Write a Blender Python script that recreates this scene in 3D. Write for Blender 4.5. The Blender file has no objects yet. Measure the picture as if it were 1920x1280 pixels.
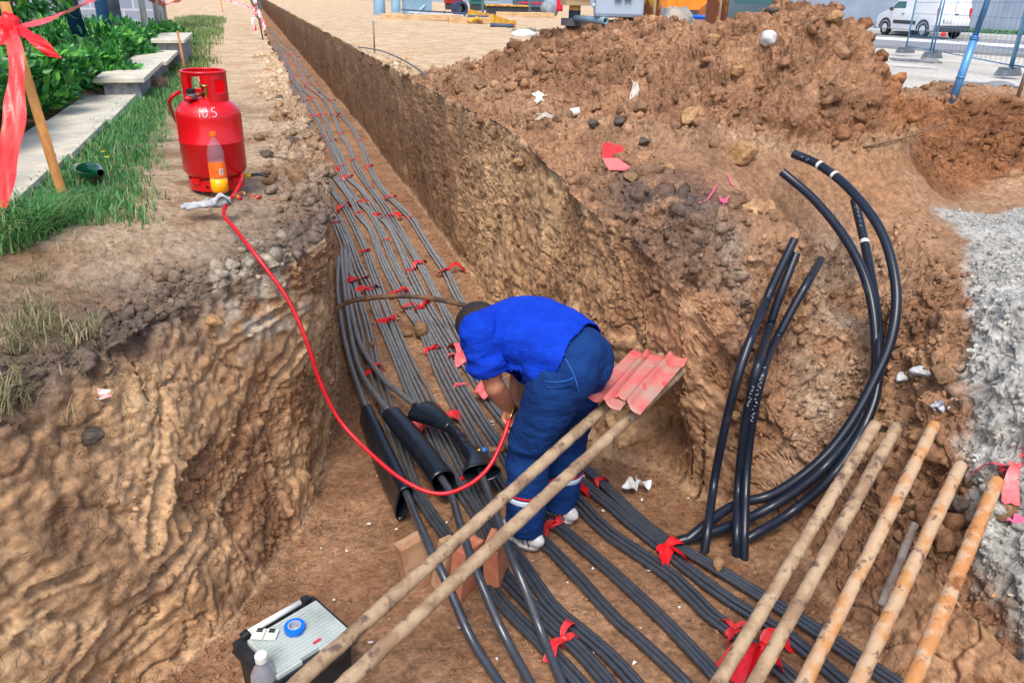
import bpy, bmesh, math, random
import numpy as np
from mathutils import Vector, Matrix, Quaternion
random.seed(7); rng = np.random.default_rng(7)
scene = bpy.context.scene
col = scene.collection

# ---------------------------------------------------------------- camera, world, sun, exposure
F_PX = 1457.0; CAM_Z = 0.85
TH = math.radians(24.1); ROLL = math.radians(1.35); YAW = math.radians(18.0)
fw = np.array([math.sin(YAW)*math.cos(TH), math.cos(YAW)*math.cos(TH), -math.sin(TH)])
r0 = np.cross(fw, [0, 0, 1]); r0 /= np.linalg.norm(r0); u0 = np.cross(r0, fw)
Rv = math.cos(ROLL)*r0 + math.sin(ROLL)*u0
Uv = -math.sin(ROLL)*r0 + math.cos(ROLL)*u0
CAM = np.array([0, 0, CAM_Z])
cd = bpy.data.cameras.new('camera'); cam = bpy.data.objects.new('camera', cd); col.objects.link(cam)
cd.sensor_width = 36; cd.lens = F_PX/1920*36; cd.clip_start = .05; cd.clip_end = 500
m = Matrix.Identity(4)
for i in range(3):
    m[i][0] = Rv[i]; m[i][1] = Uv[i]; m[i][2] = -fw[i]; m[i][3] = CAM[i]
cam.matrix_world = m
scene.camera = cam
SUN_EL, SUN_AZ = math.radians(58), math.radians(205)     # azimuth measured clockwise from +Y
w = bpy.data.worlds.new("World"); scene.world = w; w.use_nodes = True
nt = w.node_tree; bg = nt.nodes['Background']
sky = nt.nodes.new('ShaderNodeTexSky'); sky.sky_type = 'NISHITA'; sky.sun_disc = False
sky.sun_elevation = SUN_EL; sky.sun_rotation = SUN_AZ; sky.dust_density = 3.0; sky.air_density = 1.0
nt.links.new(sky.outputs[0], bg.inputs[0]); bg.inputs[1].default_value = 0.145
sd = bpy.data.lights.new('sun', 'SUN'); sd.energy = 1.35; sd.angle = math.radians(22); sd.color = (1, .95, .88)
sun = bpy.data.objects.new('sun', sd); col.objects.link(sun)
dirv = Vector((math.sin(SUN_AZ)*math.cos(SUN_EL), math.cos(SUN_AZ)*math.cos(SUN_EL), math.sin(SUN_EL)))
sun.rotation_euler = dirv.to_track_quat('Z', 'Y').to_euler()
scene.view_settings.view_transform = 'Standard'; scene.view_settings.look = 'None'
scene.view_settings.exposure = 0.9; scene.view_settings.gamma = 1

def ray(px, py): return fw*F_PX + Rv*(px-960) + Uv*(640-py)
def P(px, py, z):                      # point of the horizontal plane at height z seen at that place of the photograph
    d = ray(px, py); return CAM + d*((z-CAM_Z)/d[2])
def D(px, py, dep): return CAM + ray(px, py)*dep/F_PX
def proj(p):
    v = np.array(p)-CAM; z = v@fw; return (960+F_PX*(v@Rv)/z, 640-F_PX*(v@Uv)/z, z)

# ---------------------------------------------------------------- noise (numpy)
def _h(ix, iy, iz, s):
    n = (ix.astype(np.int64)*374761393 + iy.astype(np.int64)*668265263 + iz.astype(np.int64)*2147483647 + s*1274126177) & 0xffffffff
    n = ((n ^ (n >> 13))*1274126177) & 0xffffffff
    n = ((n ^ (n >> 15))*2246822519) & 0xffffffff
    return ((n ^ (n >> 16)) & 0xffff)/32767.5-1
def noise3(p, s=0):
    p = np.asarray(p, float); i = np.floor(p); f = p-i; i = i.astype(np.int64); u = f*f*(3-2*f)
    r = 0
    for dx in (0, 1):
        wx = u[..., 0] if dx else 1-u[..., 0]
        for dy in (0, 1):
            wy = u[..., 1] if dy else 1-u[..., 1]
            for dz in (0, 1):
                wz = u[..., 2] if dz else 1-u[..., 2]
                r = r + wx*wy*wz*_h(i[..., 0]+dx, i[..., 1]+dy, i[..., 2]+dz, s)
    return r
def fbm(p, octaves=4, s=0, gain=.5, ridged=False):
    a = 1; r = 0; p = np.asarray(p, float); t = 0
    for k in range(octaves):
        n = noise3(p, s+k*17)
        if ridged: n = 1-2*np.abs(n)
        r = r + a*n; t += a; a *= gain; p = p*2.03+11.3
    return r/t
def sstep(a, b, x):
    t = np.clip((x-a)/(b-a), 0, 1); return t*t*(3-2*t)

# ---------------------------------------------------------------- tagging and linking
def tag(o, label=None, cat=None, group=None, kind=None, category=None):
    cat = cat or category
    if label: o['label'] = label
    if cat: o['category'] = cat
    if group: o['group'] = group
    if kind: o['kind'] = kind
    return o
def link(name, me, parent=None):
    o = bpy.data.objects.new(name, me); col.objects.link(o)
    if parent: o.parent = parent
    return o
def empty(name, loc=(0, 0, 0), rot=(0, 0, 0), **k):
    o = link(name, None); o.location = loc; o.rotation_euler = rot; o.empty_display_size = .1
    return tag(o, **k)
def copy_tree(o, parent=None):
    c = o.copy(); col.objects.link(c); c.parent = parent
    for ch in [x for x in scene.objects if x.parent == o and x is not c]: copy_tree(ch, c)
    return c

# ---------------------------------------------------------------- materials
MATS = {}
def lin(c):
    return tuple(((v/255)/12.92 if v/255 <= .04045 else ((v/255+.055)/1.055)**2.4) for v in c)
def mat(name, c1, c2=None, rough=.6, scale=8, bump=0, bscale=None, metal=0, c3=None, spec=.5, trans=0, ior=1.45,
        stretch=None, detail=6, lo=.4, hi=.6, coat=0, sss=0, alpha=1, lo3=.6, hi3=.7, scale3=None, emit=0, rvar=.1):
    if name in MATS: return MATS[name]
    m = bpy.data.materials.new(name); m.use_nodes = True; MATS[name] = m
    n = m.node_tree.nodes; l = m.node_tree.links; b = n['Principled BSDF']
    b.inputs['Roughness'].default_value = rough; b.inputs['Metallic'].default_value = metal
    b.inputs['Specular IOR Level'].default_value = spec; b.inputs['Transmission Weight'].default_value = trans
    b.inputs['IOR'].default_value = ior; b.inputs['Coat Weight'].default_value = coat; b.inputs['Alpha'].default_value = alpha
    if sss: b.inputs['Subsurface Weight'].default_value = sss; b.inputs['Subsurface Scale'].default_value = .01
    b.inputs['Base Color'].default_value = (*c1, 1)
    if emit: b.inputs['Emission Color'].default_value = (*c1, 1); b.inputs['Emission Strength'].default_value = emit
    tc = n.new('ShaderNodeTexCoord'); mp = n.new('ShaderNodeMapping'); l.new(tc.outputs['Object'], mp.inputs[0])
    if stretch: mp.inputs['Scale'].default_value = stretch
    def nz(sc, det, rg=.6):
        t = n.new('ShaderNodeTexNoise'); t.inputs['Scale'].default_value = sc; t.inputs['Detail'].default_value = det
        t.inputs['Roughness'].default_value = rg; l.new(mp.outputs[0], t.inputs['Vector']); return t
    cur = None
    if c2:
        t = nz(scale, detail); r = n.new('ShaderNodeMapRange'); l.new(t.outputs[0], r.inputs[0])
        r.inputs[1].default_value = lo; r.inputs[2].default_value = hi
        mx = n.new('ShaderNodeMix'); mx.data_type = 'RGBA'; l.new(r.outputs[0], mx.inputs[0])
        mx.inputs[6].default_value = (*c1, 1); mx.inputs[7].default_value = (*c2, 1); cur = mx.outputs[2]
        r2 = n.new('ShaderNodeMapRange'); l.new(t.outputs[0], r2.inputs[0]); r2.inputs[3].default_value = rough-rvar; r2.inputs[4].default_value = min(1, rough+rvar)
        l.new(r2.outputs[0], b.inputs['Roughness'])
    if c3:
        t = nz(scale3 or scale*2.7, detail); r = n.new('ShaderNodeMapRange'); l.new(t.outputs[0], r.inputs[0])
        r.inputs[1].default_value = lo3; r.inputs[2].default_value = hi3
        mx = n.new('ShaderNodeMix'); mx.data_type = 'RGBA'; l.new(r.outputs[0], mx.inputs[0])
        if cur: l.new(cur, mx.inputs[6])
        else: mx.inputs[6].default_value = (*c1, 1)
        mx.inputs[7].default_value = (*c3, 1); cur = mx.outputs[2]
    if cur: l.new(cur, b.inputs['Base Color'])
    if bump:
        t = nz(bscale or scale*3, 8, .65); bp = n.new('ShaderNodeBump'); bp.inputs['Strength'].default_value = 1
        bp.inputs['Distance'].default_value = bump; l.new(t.outputs[0], bp.inputs['Height']); l.new(bp.outputs[0], b.inputs['Normal'])
    return m

# ---------------------------------------------------------------- mesh builder
class MB:
    def __init__(s): s.v = []; s.f = []; s.m = []; s.n = 0
    def add(s, v, f, mi=0):
        v = np.asarray(v, float).reshape(-1, 3); s.v.append(v)
        for q in f: s.f.append(tuple(int(i)+s.n for i in q)); s.m.append(mi)
        s.n += len(v); return s
    def box(s, c, size, rot=None, mi=0, taper=1):
        x, y, z = [a/2 for a in size]
        v = np.array([[-x, -y, -z], [x, -y, -z], [x, y, -z], [-x, y, -z], [-x*taper, -y*taper, z], [x*taper, -y*taper, z], [x*taper, y*taper, z], [-x*taper, y*taper, z]])
        if rot is not None: v = v@np.array(rot).T
        return s.add(v+np.array(c), [(0, 3, 2, 1), (4, 5, 6, 7), (0, 1, 5, 4), (1, 2, 6, 5), (2, 3, 7, 6), (3, 0, 4, 7)], mi)
    def beam(s, a, b, w, h, mi=0, up=(0, 0, 1)):
        a = np.array(a, float); b = np.array(b, float); d = b-a; L = np.linalg.norm(d); d /= L
        sx = np.cross(d, up); sx /= np.linalg.norm(sx); sz = np.cross(sx, d)
        return s.box((a+b)/2, (w, L, h), np.array([sx, d, sz]).T, mi)
    def tube(s, pts, r, seg=10, cap=True, mi=0, flat=None, tw=0):
        pts = np.asarray(pts, float); n = len(pts); r = np.broadcast_to(np.asarray(r, float), (n,)) if np.ndim(r) < 2 else r
        T = np.gradient(pts, axis=0); T /= np.linalg.norm(T, axis=1)[:, None]+1e-9
        u = np.cross(T[0], [0, 0, 1]); 
        if np.linalg.norm(u) < .1: u = np.cross(T[0], [1, 0, 0])
        u /= np.linalg.norm(u); V = []
        a = np.arange(seg)/seg*2*math.pi
        for i in range(n):
            u = u-T[i]*(u@T[i]); u /= np.linalg.norm(u); w_ = np.cross(T[i], u)
            k = flat if flat else 1
            V.append(pts[i]+(np.outer(np.cos(a+tw*i), u)+np.outer(np.sin(a+tw*i), w_)*k)*r[i])
        f = [(i*seg+j, i*seg+(j+1) % seg, (i+1)*seg+(j+1) % seg, (i+1)*seg+j) for i in range(n-1) for j in range(seg)]
        if cap: f += [tuple(range(seg-1, -1, -1)), tuple((n-1)*seg+j for j in range(seg))]
        return s.add(np.concatenate(V), f, mi)
    def lathe(s, prof, c=(0, 0, 0), seg=32, mi=0, a0=0, a1=2*math.pi):
        full = abs(a1-a0-2*math.pi) < 1e-6; n = len(prof); k = seg if full else seg+1
        a = a0+(a1-a0)*np.arange(k)/seg; V = []
        for r, z in prof: V.append(np.stack([np.cos(a)*r, np.sin(a)*r, np.full(k, z)], 1))
        f = [(i*k+j, i*k+(j+1) % k, (i+1)*k+(j+1) % k, (i+1)*k+j) for i in range(n-1) for j in range(seg)]
        return s.add(np.concatenate(V)+np.array(c), f, mi)
    def grid(s, fn, nu, nv, mi=0):
        u, v = np.meshgrid(np.linspace(0, 1, nu), np.linspace(0, 1, nv)); V = fn(u.ravel(), v.ravel())
        f = [(j*nu+i, j*nu+i+1, (j+1)*nu+i+1, (j+1)*nu+i) for j in range(nv-1) for i in range(nu-1)]
        return s.add(V, f, mi)
    def prism(s, poly, a, b, mi=0):       # poly: list of 3D offsets, swept from a to b
        poly = np.asarray(poly, float); n = len(poly); a = np.array(a, float); b = np.array(b, float)
        f = [(i, (i+1) % n, n+(i+1) % n, n+i) for i in range(n)]+[tuple(range(n-1, -1, -1)), tuple(range(n, 2*n))]
        return s.add(np.concatenate([poly+a, poly+b]), f, mi)
    def blob(s, c, r, seed=0, amp=.25, sub=2, rot=None, freq=1.6, mi=0, flatb=0):
        v, f = ico(sub); d = v*(1+amp*fbm(v*freq+seed*7.3, 3, seed)[:, None])
        if flatb: d[:, 2] = np.maximum(d[:, 2], -flatb)
        d = d*np.array(r)
        if rot is not None: d = d@np.array(rot).T
        return s.add(d+np.array(c), f, mi)
    def build(s, name, mats, parent=None, smooth=True, bevel=0, solid=0, sub=0, auto=None, weld=0):
        me = bpy.data.meshes.new(name); V = np.concatenate(s.v) if s.v else np.zeros((0, 3))
        me.from_pydata(V.tolist(), [], s.f)
        if not isinstance(mats, (list, tuple)): mats = [mats]
        for q in mats: me.materials.append(q)
        me.polygons.foreach_set('material_index', np.array(s.m, dtype=np.int32))
        me.update()
        if weld:
            bm = bmesh.new(); bm.from_mesh(me); bmesh.ops.remove_doubles(bm, verts=bm.verts, dist=weld); bm.to_mesh(me); bm.free()
        if smooth: me.polygons.foreach_set('use_smooth', [True]*len(me.polygons))
        if smooth and auto: me.set_sharp_from_angle(angle=math.radians(auto))
        o = link(name, me, parent)
        if solid: md = o.modifiers.new('s', 'SOLIDIFY'); md.thickness = solid; md.offset = 0
        if bevel: md = o.modifiers.new('b', 'BEVEL'); md.width = bevel; md.segments = 2; md.limit_method = 'ANGLE'; md.harden_normals = False
        if sub: md = o.modifiers.new('u', 'SUBSURF'); md.levels = sub; md.render_levels = sub
        return o
_ico = {}
def ico(sub):
    if sub not in _ico:
        bm = bmesh.new(); bmesh.ops.create_icosphere(bm, subdivisions=sub, radius=1)
        _ico[sub] = (np.array([v.co[:] for v in bm.verts]), [tuple(v.index for v in f.verts) for f in bm.faces]); bm.free()
    return _ico[sub]
def rotz(a): c, s = math.cos(a), math.sin(a); return np.array([[c, -s, 0], [s, c, 0], [0, 0, 1]])
def rotx(a): c, s = math.cos(a), math.sin(a); return np.array([[1, 0, 0], [0, c, -s], [0, s, c]])
def roty(a): c, s = math.cos(a), math.sin(a); return np.array([[c, 0, s], [0, 1, 0], [-s, 0, c]])
def randrot(r): return rotz(r.uniform(0, 6.28))@rotx(r.uniform(0, 6.28))@rotz(r.uniform(0, 6.28))
def spline(pts, n):                    # Catmull-Rom resampled evenly
    p = np.asarray(pts, float); p = np.vstack([2*p[0]-p[1], p, 2*p[-1]-p[-2]]); out = []
    for i in range(1, len(p)-2):
        t = np.linspace(0, 1, 16, endpoint=False)[:, None]
        out.append(.5*((2*p[i])+(-p[i-1]+p[i+1])*t+(2*p[i-1]-5*p[i]+4*p[i+1]-p[i+2])*t**2+(-p[i-1]+3*p[i]-3*p[i+1]+p[i+2])*t**3))
    out.append(p[-2][None]); q = np.concatenate(out)
    L = np.concatenate([[0], np.cumsum(np.linalg.norm(np.diff(q, axis=0), axis=1))])
    t = np.linspace(0, L[-1], n); return np.stack([np.interp(t, L, q[:, k]) for k in range(q.shape[1])], 1)
# ---------------------------------------------------------------- ground: one sheet with the trench, the pit and the spoil heap in it
FLOOR = -1.3
ys = np.concatenate([np.linspace(-1.6, .7, 24, endpoint=False), np.geomspace(.7, 95, 1020), np.linspace(2.301, 3.149, 80)]); ys = np.sort(ys)
def tab(rows, y): r = np.array(sorted(rows)); return np.interp(y, r[:, 0], r[:, 1])
LRX = [(-2, -4), (.5, -2.2), (1, -1.8), (1.8, -1.12), (2.2, -.78), (2.4, -.68), (2.55, -.52), (2.75, -.4), (2.92, -.28), (3.05, -.08), (3.15, .1), (3.3, .23), (3.7, .28), (4.5, .3), (5.3, .34), (7, .345), (9, .34), (12, .33), (17, .32), (95, .35)]
LRZ = [(-2, -.22), (2.2, -.2), (2.9, -.2), (3.2, -.14), (3.7, -.08), (4.4, -.04), (5, 0), (95, 0)]
LBX = [(-2, -3.6), (1, -1.4), (1.8, -.86), (2.18, -.52), (2.39, -.3), (2.87, -.02), (3.1, .06), (3.44, .13), (4, .25), (4.8, .35), (6, .42), (9, .4), (95, .42)]
RBX = [(-2, 1.9), (1.3, 1.88), (1.7, 1.92), (2.0, 2.0), (2.3, 2.08), (2.45, 2.0), (2.64, 1.8), (2.88, 1.74), (3.06, 1.53), (4, 1.5), (5.6, 1.56), (8, 1.6), (14, 1.68), (95, 1.7)]
RRX = [(-2, 2.15), (1.3, 2.13), (1.9, 2.2), (2.3, 2.26), (2.45, 2.12), (2.56, 1.86), (2.7, 1.58), (2.9, 1.5), (3.35, 1.5), (4, 1.58), (5, 1.6), (8, 1.62), (95, 1.55)]
RRZ = [(-2, -1.05), (1.3, -1.05), (1.6, -1.03), (1.95, -1.05), (2.25, -1.08), (2.42, -1.0), (2.55, -.62), (2.72, -.2), (3, -.12), (3.5, -.1), (4.5, -.05), (5, 0), (95, 0)]
# heights known on the right of the pit: (x, y, z)
RP = []
for px, py, z in [(1300, 450, -.08), (1400, 450, -.17), (1480, 470, -.3), (1330, 560, -.33), (1400, 620, -.55), (1430, 745, -.9), (1530, 750, -.9), (1620, 765, -.85),
                  (1500, 600, -.66), (1600, 600, -.66), (1560, 500, -.42), (1640, 480, -.4), (1700, 700, -.62), (1750, 620, -.42), (1800, 540, -.32), (1740, 520, -.3),
                  (1500, 930, -1.22), (1600, 880, -1.05), 
                  (1800, 440, -.25), (1900, 440, -.22), (1830, 620, -.36), (1910, 700, -.38), (1900, 560, -.2), (1700, 420, -.2), (1650, 360, -.1),
                  (1120, 330, .02), (1200, 400, -.03), (1350, 400, 0), (1500, 400, -.05), (1600, 400, -.12)]:
    RP.append(P(px, py, z))
for px, py, d in [(1640, 815, 3.12), (1690, 812, 3.12), (1760, 812, 3.1), (1810, 888, 2.92), (1880, 920, 2.82), (1900, 1100, 2.45), (1720, 250, 7.1), (1790, 245, 7.05), (1740, 290, 6.4), (1690, 235, 7.1), (1860, 230, 7.0), (960, 112, 8.4), (1040, 66, 7.4), (1100, 50, 6.9), (1160, 62, 6.7), (1210, 40, 6.3), (1270, 50, 6.1), (1330, 62, 5.8), (1400, 28, 5.3), (1480, 5, 4.9), (1560, 0, 4.8), (1600, 28, 4.75),
                  (1630, 80, 4.7), (1650, 150, 4.6), (1670, 230, 4.5), (1690, 310, 4.4), (1550, 120, 4.55), (1500, 200, 4.3), (1400, 200, 4.6),
                  (1700, 300, 5.6), (1800, 340, 5.1), (1880, 262, 6.0), (1900, 330, 4.9), (1750, 380, 4.75), (1700, 172, 7.4), (1790, 184, 7.3), (1860, 165, 7.3), (1920, 185, 7.0), (1900, 250, 6.3)]:
    RP.append(D(px, py, d))
RP += [np.array(q) for q in [(5.2, 5.6, -.3), (5.6, 6.2, -.3), (4.6, 6.6, 0.05), (4.2, 7.6, 0), (3.6, 8.6, 0), (3.2, 10, 0), (2.4, 9.8, 0), (2, 11, 0), (4.9, 7.5, -.05), (6.2, 7.8, -.1), (7.5, 7.6, -.12), (9, 8.5, -.2), (10, 6, -.15),
      (2.5, 1.1, -.68), (2.5, .6, -.65), (2.6, 0, -.6), (2.6, -1, -.6), (3.2, 1, -.3), (3.5, 0, -.3), (4, 2, -.2), (5, 3, -.12), (5, 0, -.2), (7, 3, -.1), (7, 0, -.15), (3, 2, -.28)]]
for y in (3.2, 3.7, 4.3, 5, 5.8, 6.6, 7.5, 9, 11, 14, 18, 24): RP.append(np.array([np.interp(y, [3, 5], [1.56, 1.64]), y, np.interp(y, [3, 5], [-.1, .02])]))
for y, x, z in [(14, 4, 0), (14, 8, 0), (20, 4, 0), (20, 9, -.1), (30, 5, 0), (30, 14, -.1), (14, 12, -.3), (12, 16, -.4), (22, 16, -.38), (40, 10, 0), (40, 25, -.1), (25, 30, -.45), (80, 10, 0), (80, 60, -.1), (10, 30, -.4), (0, 12, -.2), (0, 30, -.3)]: RP.append(np.array([x, y, z]))
RP += [P(a_, b_, -.385) for a_, b_ in ((1500, 80), (1640, 93), (1700, 95), (1800, 104), (1920, 118), (2050, 134), (1640, 78), (1800, 85), (1920, 96))]
RP = np.array(RP)
_d = np.linalg.norm(RP[:, None, :2]-RP[None, :, :2], axis=2)
_A = np.block([[_d+np.eye(len(RP))*-.004, np.ones((len(RP), 1))], [np.ones((1, len(RP))), np.zeros((1, 1))]])
_W = np.linalg.solve(_A, np.concatenate([RP[:, 2], [0]]))
def hfR(x, y):
    q = np.stack([x, y], -1); out = np.zeros(len(x))
    for i in range(0, len(x), 50000):
        b = q[i:i+50000]; d = np.linalg.norm(b[:, None]-RP[None, :, :2], axis=2); out[i:i+50000] = d@_W[:-1]+_W[-1]
    return out
def road_z(x, y): return -.36
def hfL(x, y, xr, zr):                 # left bank: falls a little to the pit rim
    t = np.clip((xr-x)/.9, 0, 1); z = zr*(1-sstep(0, 1, t))
    z = z+.05*sstep(2, 6, -x)*0
    return z
# columns of the sheet
def seg(n, p=1.0): return np.linspace(0, 1, n, endpoint=False)**p
cFL, cL, cLW, cF, cRW, cR, cFR = seg(50), seg(190), seg(130), seg(130), seg(120), seg(300), np.linspace(0, 1, 60)
NC = sum(map(len, (cFL, cL, cLW, cF, cRW, cR, cFR))); NR = len(ys)
lrx, lrz, lbx, rbx, rrx, rrz = [tab(t, ys) for t in (LRX, LRZ, LBX, RBX, RRX, RRZ)]
X = np.zeros((NR, NC)); Z = np.zeros((NR, NC)); ZONE = np.zeros(NC, int); TT = np.zeros(NC)
k = 0; Y0 = np.repeat(ys[:, None], NC, 1)
wn = noise3(np.stack([ys*1.1, ys*0, ys*0], 1), 5)*.05+noise3(np.stack([ys*4, ys*0, ys*0], 1), 6)*.03
wn2 = noise3(np.stack([ys*1.1, ys*0+9, ys*0], 1), 8)*.05+noise3(np.stack([ys*4, ys*0+3, ys*0], 1), 9)*.03
lrx = lrx+wn*.6; rrx = rrx+wn2*.6
lx = np.maximum(1.6, .1*ys+1.5)
for cc, zone in ((cFL, 0), (cL, 1), (cLW, 2), (cF, 3), (cRW, 4), (cR, 5), (cFR, 6)):
    n = len(cc); sl = slice(k, k+n); t = cc[None, :]; ZONE[sl] = zone; TT[sl] = cc
    xl = (lrx-lx)[:, None]; xw = (lrx-lx-np.maximum(14, ys*.8))[:, None]
    xr1 = (rrx+np.maximum(4.6, ys*.35))[:, None]; xr2 = (rrx+np.maximum(26, ys*1.15))[:, None]
    if zone == 0: X[:, sl] = xw+(xl-xw)*t
    if zone == 1: X[:, sl] = xl+(lrx[:, None]-xl)*(1-(1-t)**1.25)
    if zone in (0, 1): Z[:, sl] = hfL(X[:, sl], Y0[:, sl], lrx[:, None], lrz[:, None])
    if zone == 2:
        X[:, sl] = lrx[:, None]+(lbx-lrx)[:, None]*t; Z[:, sl] = lrz[:, None]+(FLOOR-lrz)[:, None]*t
    if zone == 3: X[:, sl] = lbx[:, None]+(rbx-lbx)[:, None]*t; Z[:, sl] = FLOOR
    if zone == 4:
        X[:, sl] = rbx[:, None]+(rrx-rbx)[:, None]*t; Z[:, sl] = FLOOR+(rrz-FLOOR)[:, None]*t
    if zone == 5: X[:, sl] = rrx[:, None]+(xr1-rrx[:, None])*t**1.15
    if zone == 6: X[:, sl] = xr1+(xr2-xr1)*t**1.5
    if zone in (5, 6):
        hz = hfR(X[:, sl].ravel(), Y0[:, sl].ravel()).reshape(NR, n)
        b = sstep(.0, .22, X[:, sl]-rrx[:, None]); Z[:, sl] = rrz[:, None]*(1-b)+hz*b
    k += n
# rounded foot and lip of both walls
Vt = np.stack([X, Y0, Z], -1)
def blur(a, it):
    for _ in range(it): a = a.copy(); a[:, 1:-1] = (a[:, :-2]+2*a[:, 1:-1]+a[:, 2:])/4
    return a
Vt = blur(Vt, 8)
def normals(V):
    du = np.gradient(V, axis=1); dv = np.gradient(V, axis=0); n = np.cross(du, dv); return n/(np.linalg.norm(n, axis=2)[..., None]+1e-9)
Nn = normals(Vt)
x, y, z = Vt[..., 0], Vt[..., 1], Vt[..., 2]
Zn = np.repeat(ZONE[None], NR, 0)
wall = np.where((Zn == 2) | (Zn == 4), 1., 0.); wall = blur(wall, 12)
flo = blur(np.where(Zn == 3, 1., 0.), 6)
far = sstep(6, 16, y)
nearwall = wall*(1-sstep(5, 9, y))
MHm = hfR(np.maximum(x, 1.6).ravel(), y.ravel()).reshape(x.shape)
mound = np.where(Zn >= 5, np.maximum(sstep(.03, .2, MHm), sstep(3.2, 3.6, x)*sstep(3.5, 4.2, y)*sstep(8.2, 7.2, y)*.8)*(x < 9)*(y < 11), 0.)
pitR = np.where(Zn >= 5, sstep(-.15, -.4, z)*(x < 3.2)*(y < 4), 0.)
rimband = np.where(Zn == 5, np.exp(-((x-rrx[:, None])/.5)**2), 0)*(y < 14)+np.where(Zn == 1, np.exp(-((lrx[:, None]-x)/.22)**2), 0)*(y < 14)
rough = np.clip(.14+1.1*mound+.8*rimband+.5*pitR+.45*nearwall, 0, 1.2)
def facet(q, sel, s, tilt=.9, soft=.03):
    out = np.zeros(q.shape[:-1]); Q = q[sel]; i0_ = np.floor(Q); best = np.full(len(Q), 9.); sec = np.full(len(Q), 9.); val = np.zeros(len(Q)); i64 = i0_.astype(np.int64)
    for dx in (-1, 0, 1):
        for dy in (-1, 0, 1):
            for dz in (-1, 0, 1):
                a_, b_, c_ = i64[:, 0]+dx, i64[:, 1]+dy, i64[:, 2]+dz; h1, h2, h3 = (_h(a_, b_, c_, s+k*5)*.5+.5 for k in range(3))
                ex, ey, ez = Q[:, 0]-(a_+h1), Q[:, 1]-(b_+h2), Q[:, 2]-(c_+h3); dd_ = ex*ex+ey*ey+ez*ez
                v_ = (h3*2-1)*.6+tilt*((h1*2-1)*ex+(h2*2-1)*ey+(h1*4 % 2-1)*ez); m_ = dd_ < best
                sec = np.where(m_, best, np.minimum(sec, dd_)); best = np.where(m_, dd_, best); val = np.where(m_, v_, val)
    e_ = np.sqrt(sec)-np.sqrt(best); out[sel] = val*sstep(0, soft, e_)-.16*(1-sstep(0, .05, e_)); return out
warp = lambda q, a_, f_: q+a_*np.stack([fbm(q*f_, 2, 201), fbm(q*f_, 2, 202), fbm(q*f_, 2, 203)], -1)
# big slumps, cut faces and crumbling patches on the walls, lumps on the heap
p = Vt
selw = (wall > .1) & (y < 10) & (y > 1.0); pw = warp(p, .02, 5)
crumb = sstep(-.06, .06, fbm(warp(p, .05, 7)*2.6, 3, 401)+.12*fbm(p*9, 2, 402)+.25*sstep(-.45, -.15, z)-.05)*wall        # 1 where the clay has crumbled, 0 where it was cut
fr = sstep(6, 9, y)
pq = p*np.array([1, 1, .5]); pwq = pw*np.array([1, 1, .5])
d = wall*(.040*fbm(pq*1.8, 2, 1)+.004*fbm(pq*26, 3, 2))
d += wall*(.022*fbm(p*np.array([9, 9, 1.3]), 3, 3))*np.where(Zn == 4, 1.25*(.25+.75*sstep(2.9, 4.4, y)), .05+.8*sstep(3.2, 4.6, y))
d += np.where(selw, 1, 0)*wall*(.022*facet(pwq*2.6, selw, 301, .8)*(1-.6*crumb))
d += crumb*(-.012+.007*facet(pwq*16, selw & (crumb > .05), 331, .9)+.006*facet(pwq*34, selw & (crumb > .05) & (y < 6), 341, .9)+.006*fbm(p*24, 3, 23)+.004*noise3(p*75, 24))+(1-crumb)*wall*.0016*noise3(p*70, 25)*(y < 6)
gr = fbm(np.stack([(x*.55+y*.35+z*.75)*5.2, (x*.8-z*.6)*1.0, y*1.3], -1), 2, 31, ridged=True)
d += nearwall*(1-crumb)*np.where(Zn == 2, 1, .3)*.004*np.clip(gr, -.5, 1)
crk = np.abs(fbm(p*3.3, 3, 41)); d -= (nearwall+.5*pitR)*.026*np.exp(-(crk/.013)**2)
d += mound*(.10*fbm(p*2.9, 3, 51)+.035*fbm(p*9, 3, 52))+(rimband+pitR)*(.035*fbm(p*4.7, 3, 53)+.012*fbm(p*14, 2, 54))
selm = ((mound+rimband+pitR) > .08) & (y < 11)
mm_ = np.clip(mound+rimband*.9+pitR*.8, 0, 1); d += mm_*(.034*facet(pw*8, selm, 351, .9, .12)+.017*facet(pw*19, selm, 361, .9, .12)+.006*facet(p*43, selm & (y < 7), 371, .9, .12))
gmask = np.zeros_like(x)
def G0(px_, py_):
    Cc = Vt-CAM; dp = Cc@fw; e_ = np.abs(960+F_PX*(Cc@Rv)/np.maximum(dp, .01)-px_)+np.abs(640-F_PX*(Cc@Uv)/np.maximum(dp, .01)-py_)+(dp < .3)*1e6+np.where(Zn == 2, 0, 1e5); i_ = np.unravel_index(np.argmin(e_), e_.shape); return Vt[i_]
for ax_, ay_, bx_, by_, wd_ in [(140, 1262, 372, 990, .026), (405, 955, 467, 862, .022), (236, 1246, 330, 1146, .020), (200, 1233, 246, 1190, .012), (284, 1022, 308, 886, .028), (494, 760, 566, 650, .022), (405, 662, 533, 572, .018), (60, 1110, 160, 1070, .018), (90, 1155, 170, 1165, .014), (500, 860, 540, 960, .02), (330, 930, 345, 1010, .02), (30, 1200, 90, 1230, .016)]:
    A0, B0 = G0(ax_, ay_), G0(bx_, by_); ab = B0-A0; tt_ = np.clip(((p-A0)@ab)/(ab@ab), 0, 1); ds_ = np.linalg.norm(p-A0-tt_[..., None]*ab, axis=-1); g_ = np.exp(-(ds_/wd_)**4)*(Zn == 2); d = d*(1-g_*.85)-g_*.016*(1-(ds_/wd_/1.3)**2); d += np.where(Zn == 2, 1, 0)*.012*np.exp(-((ds_-wd_*1.35)/(wd_*.35))**2); gmask = np.maximum(gmask, g_)
bil = np.clip(np.abs(fbm(p*11, 2, 61))*2.2, 0, 1); d += rough*.028*(bil-.4)
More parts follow.
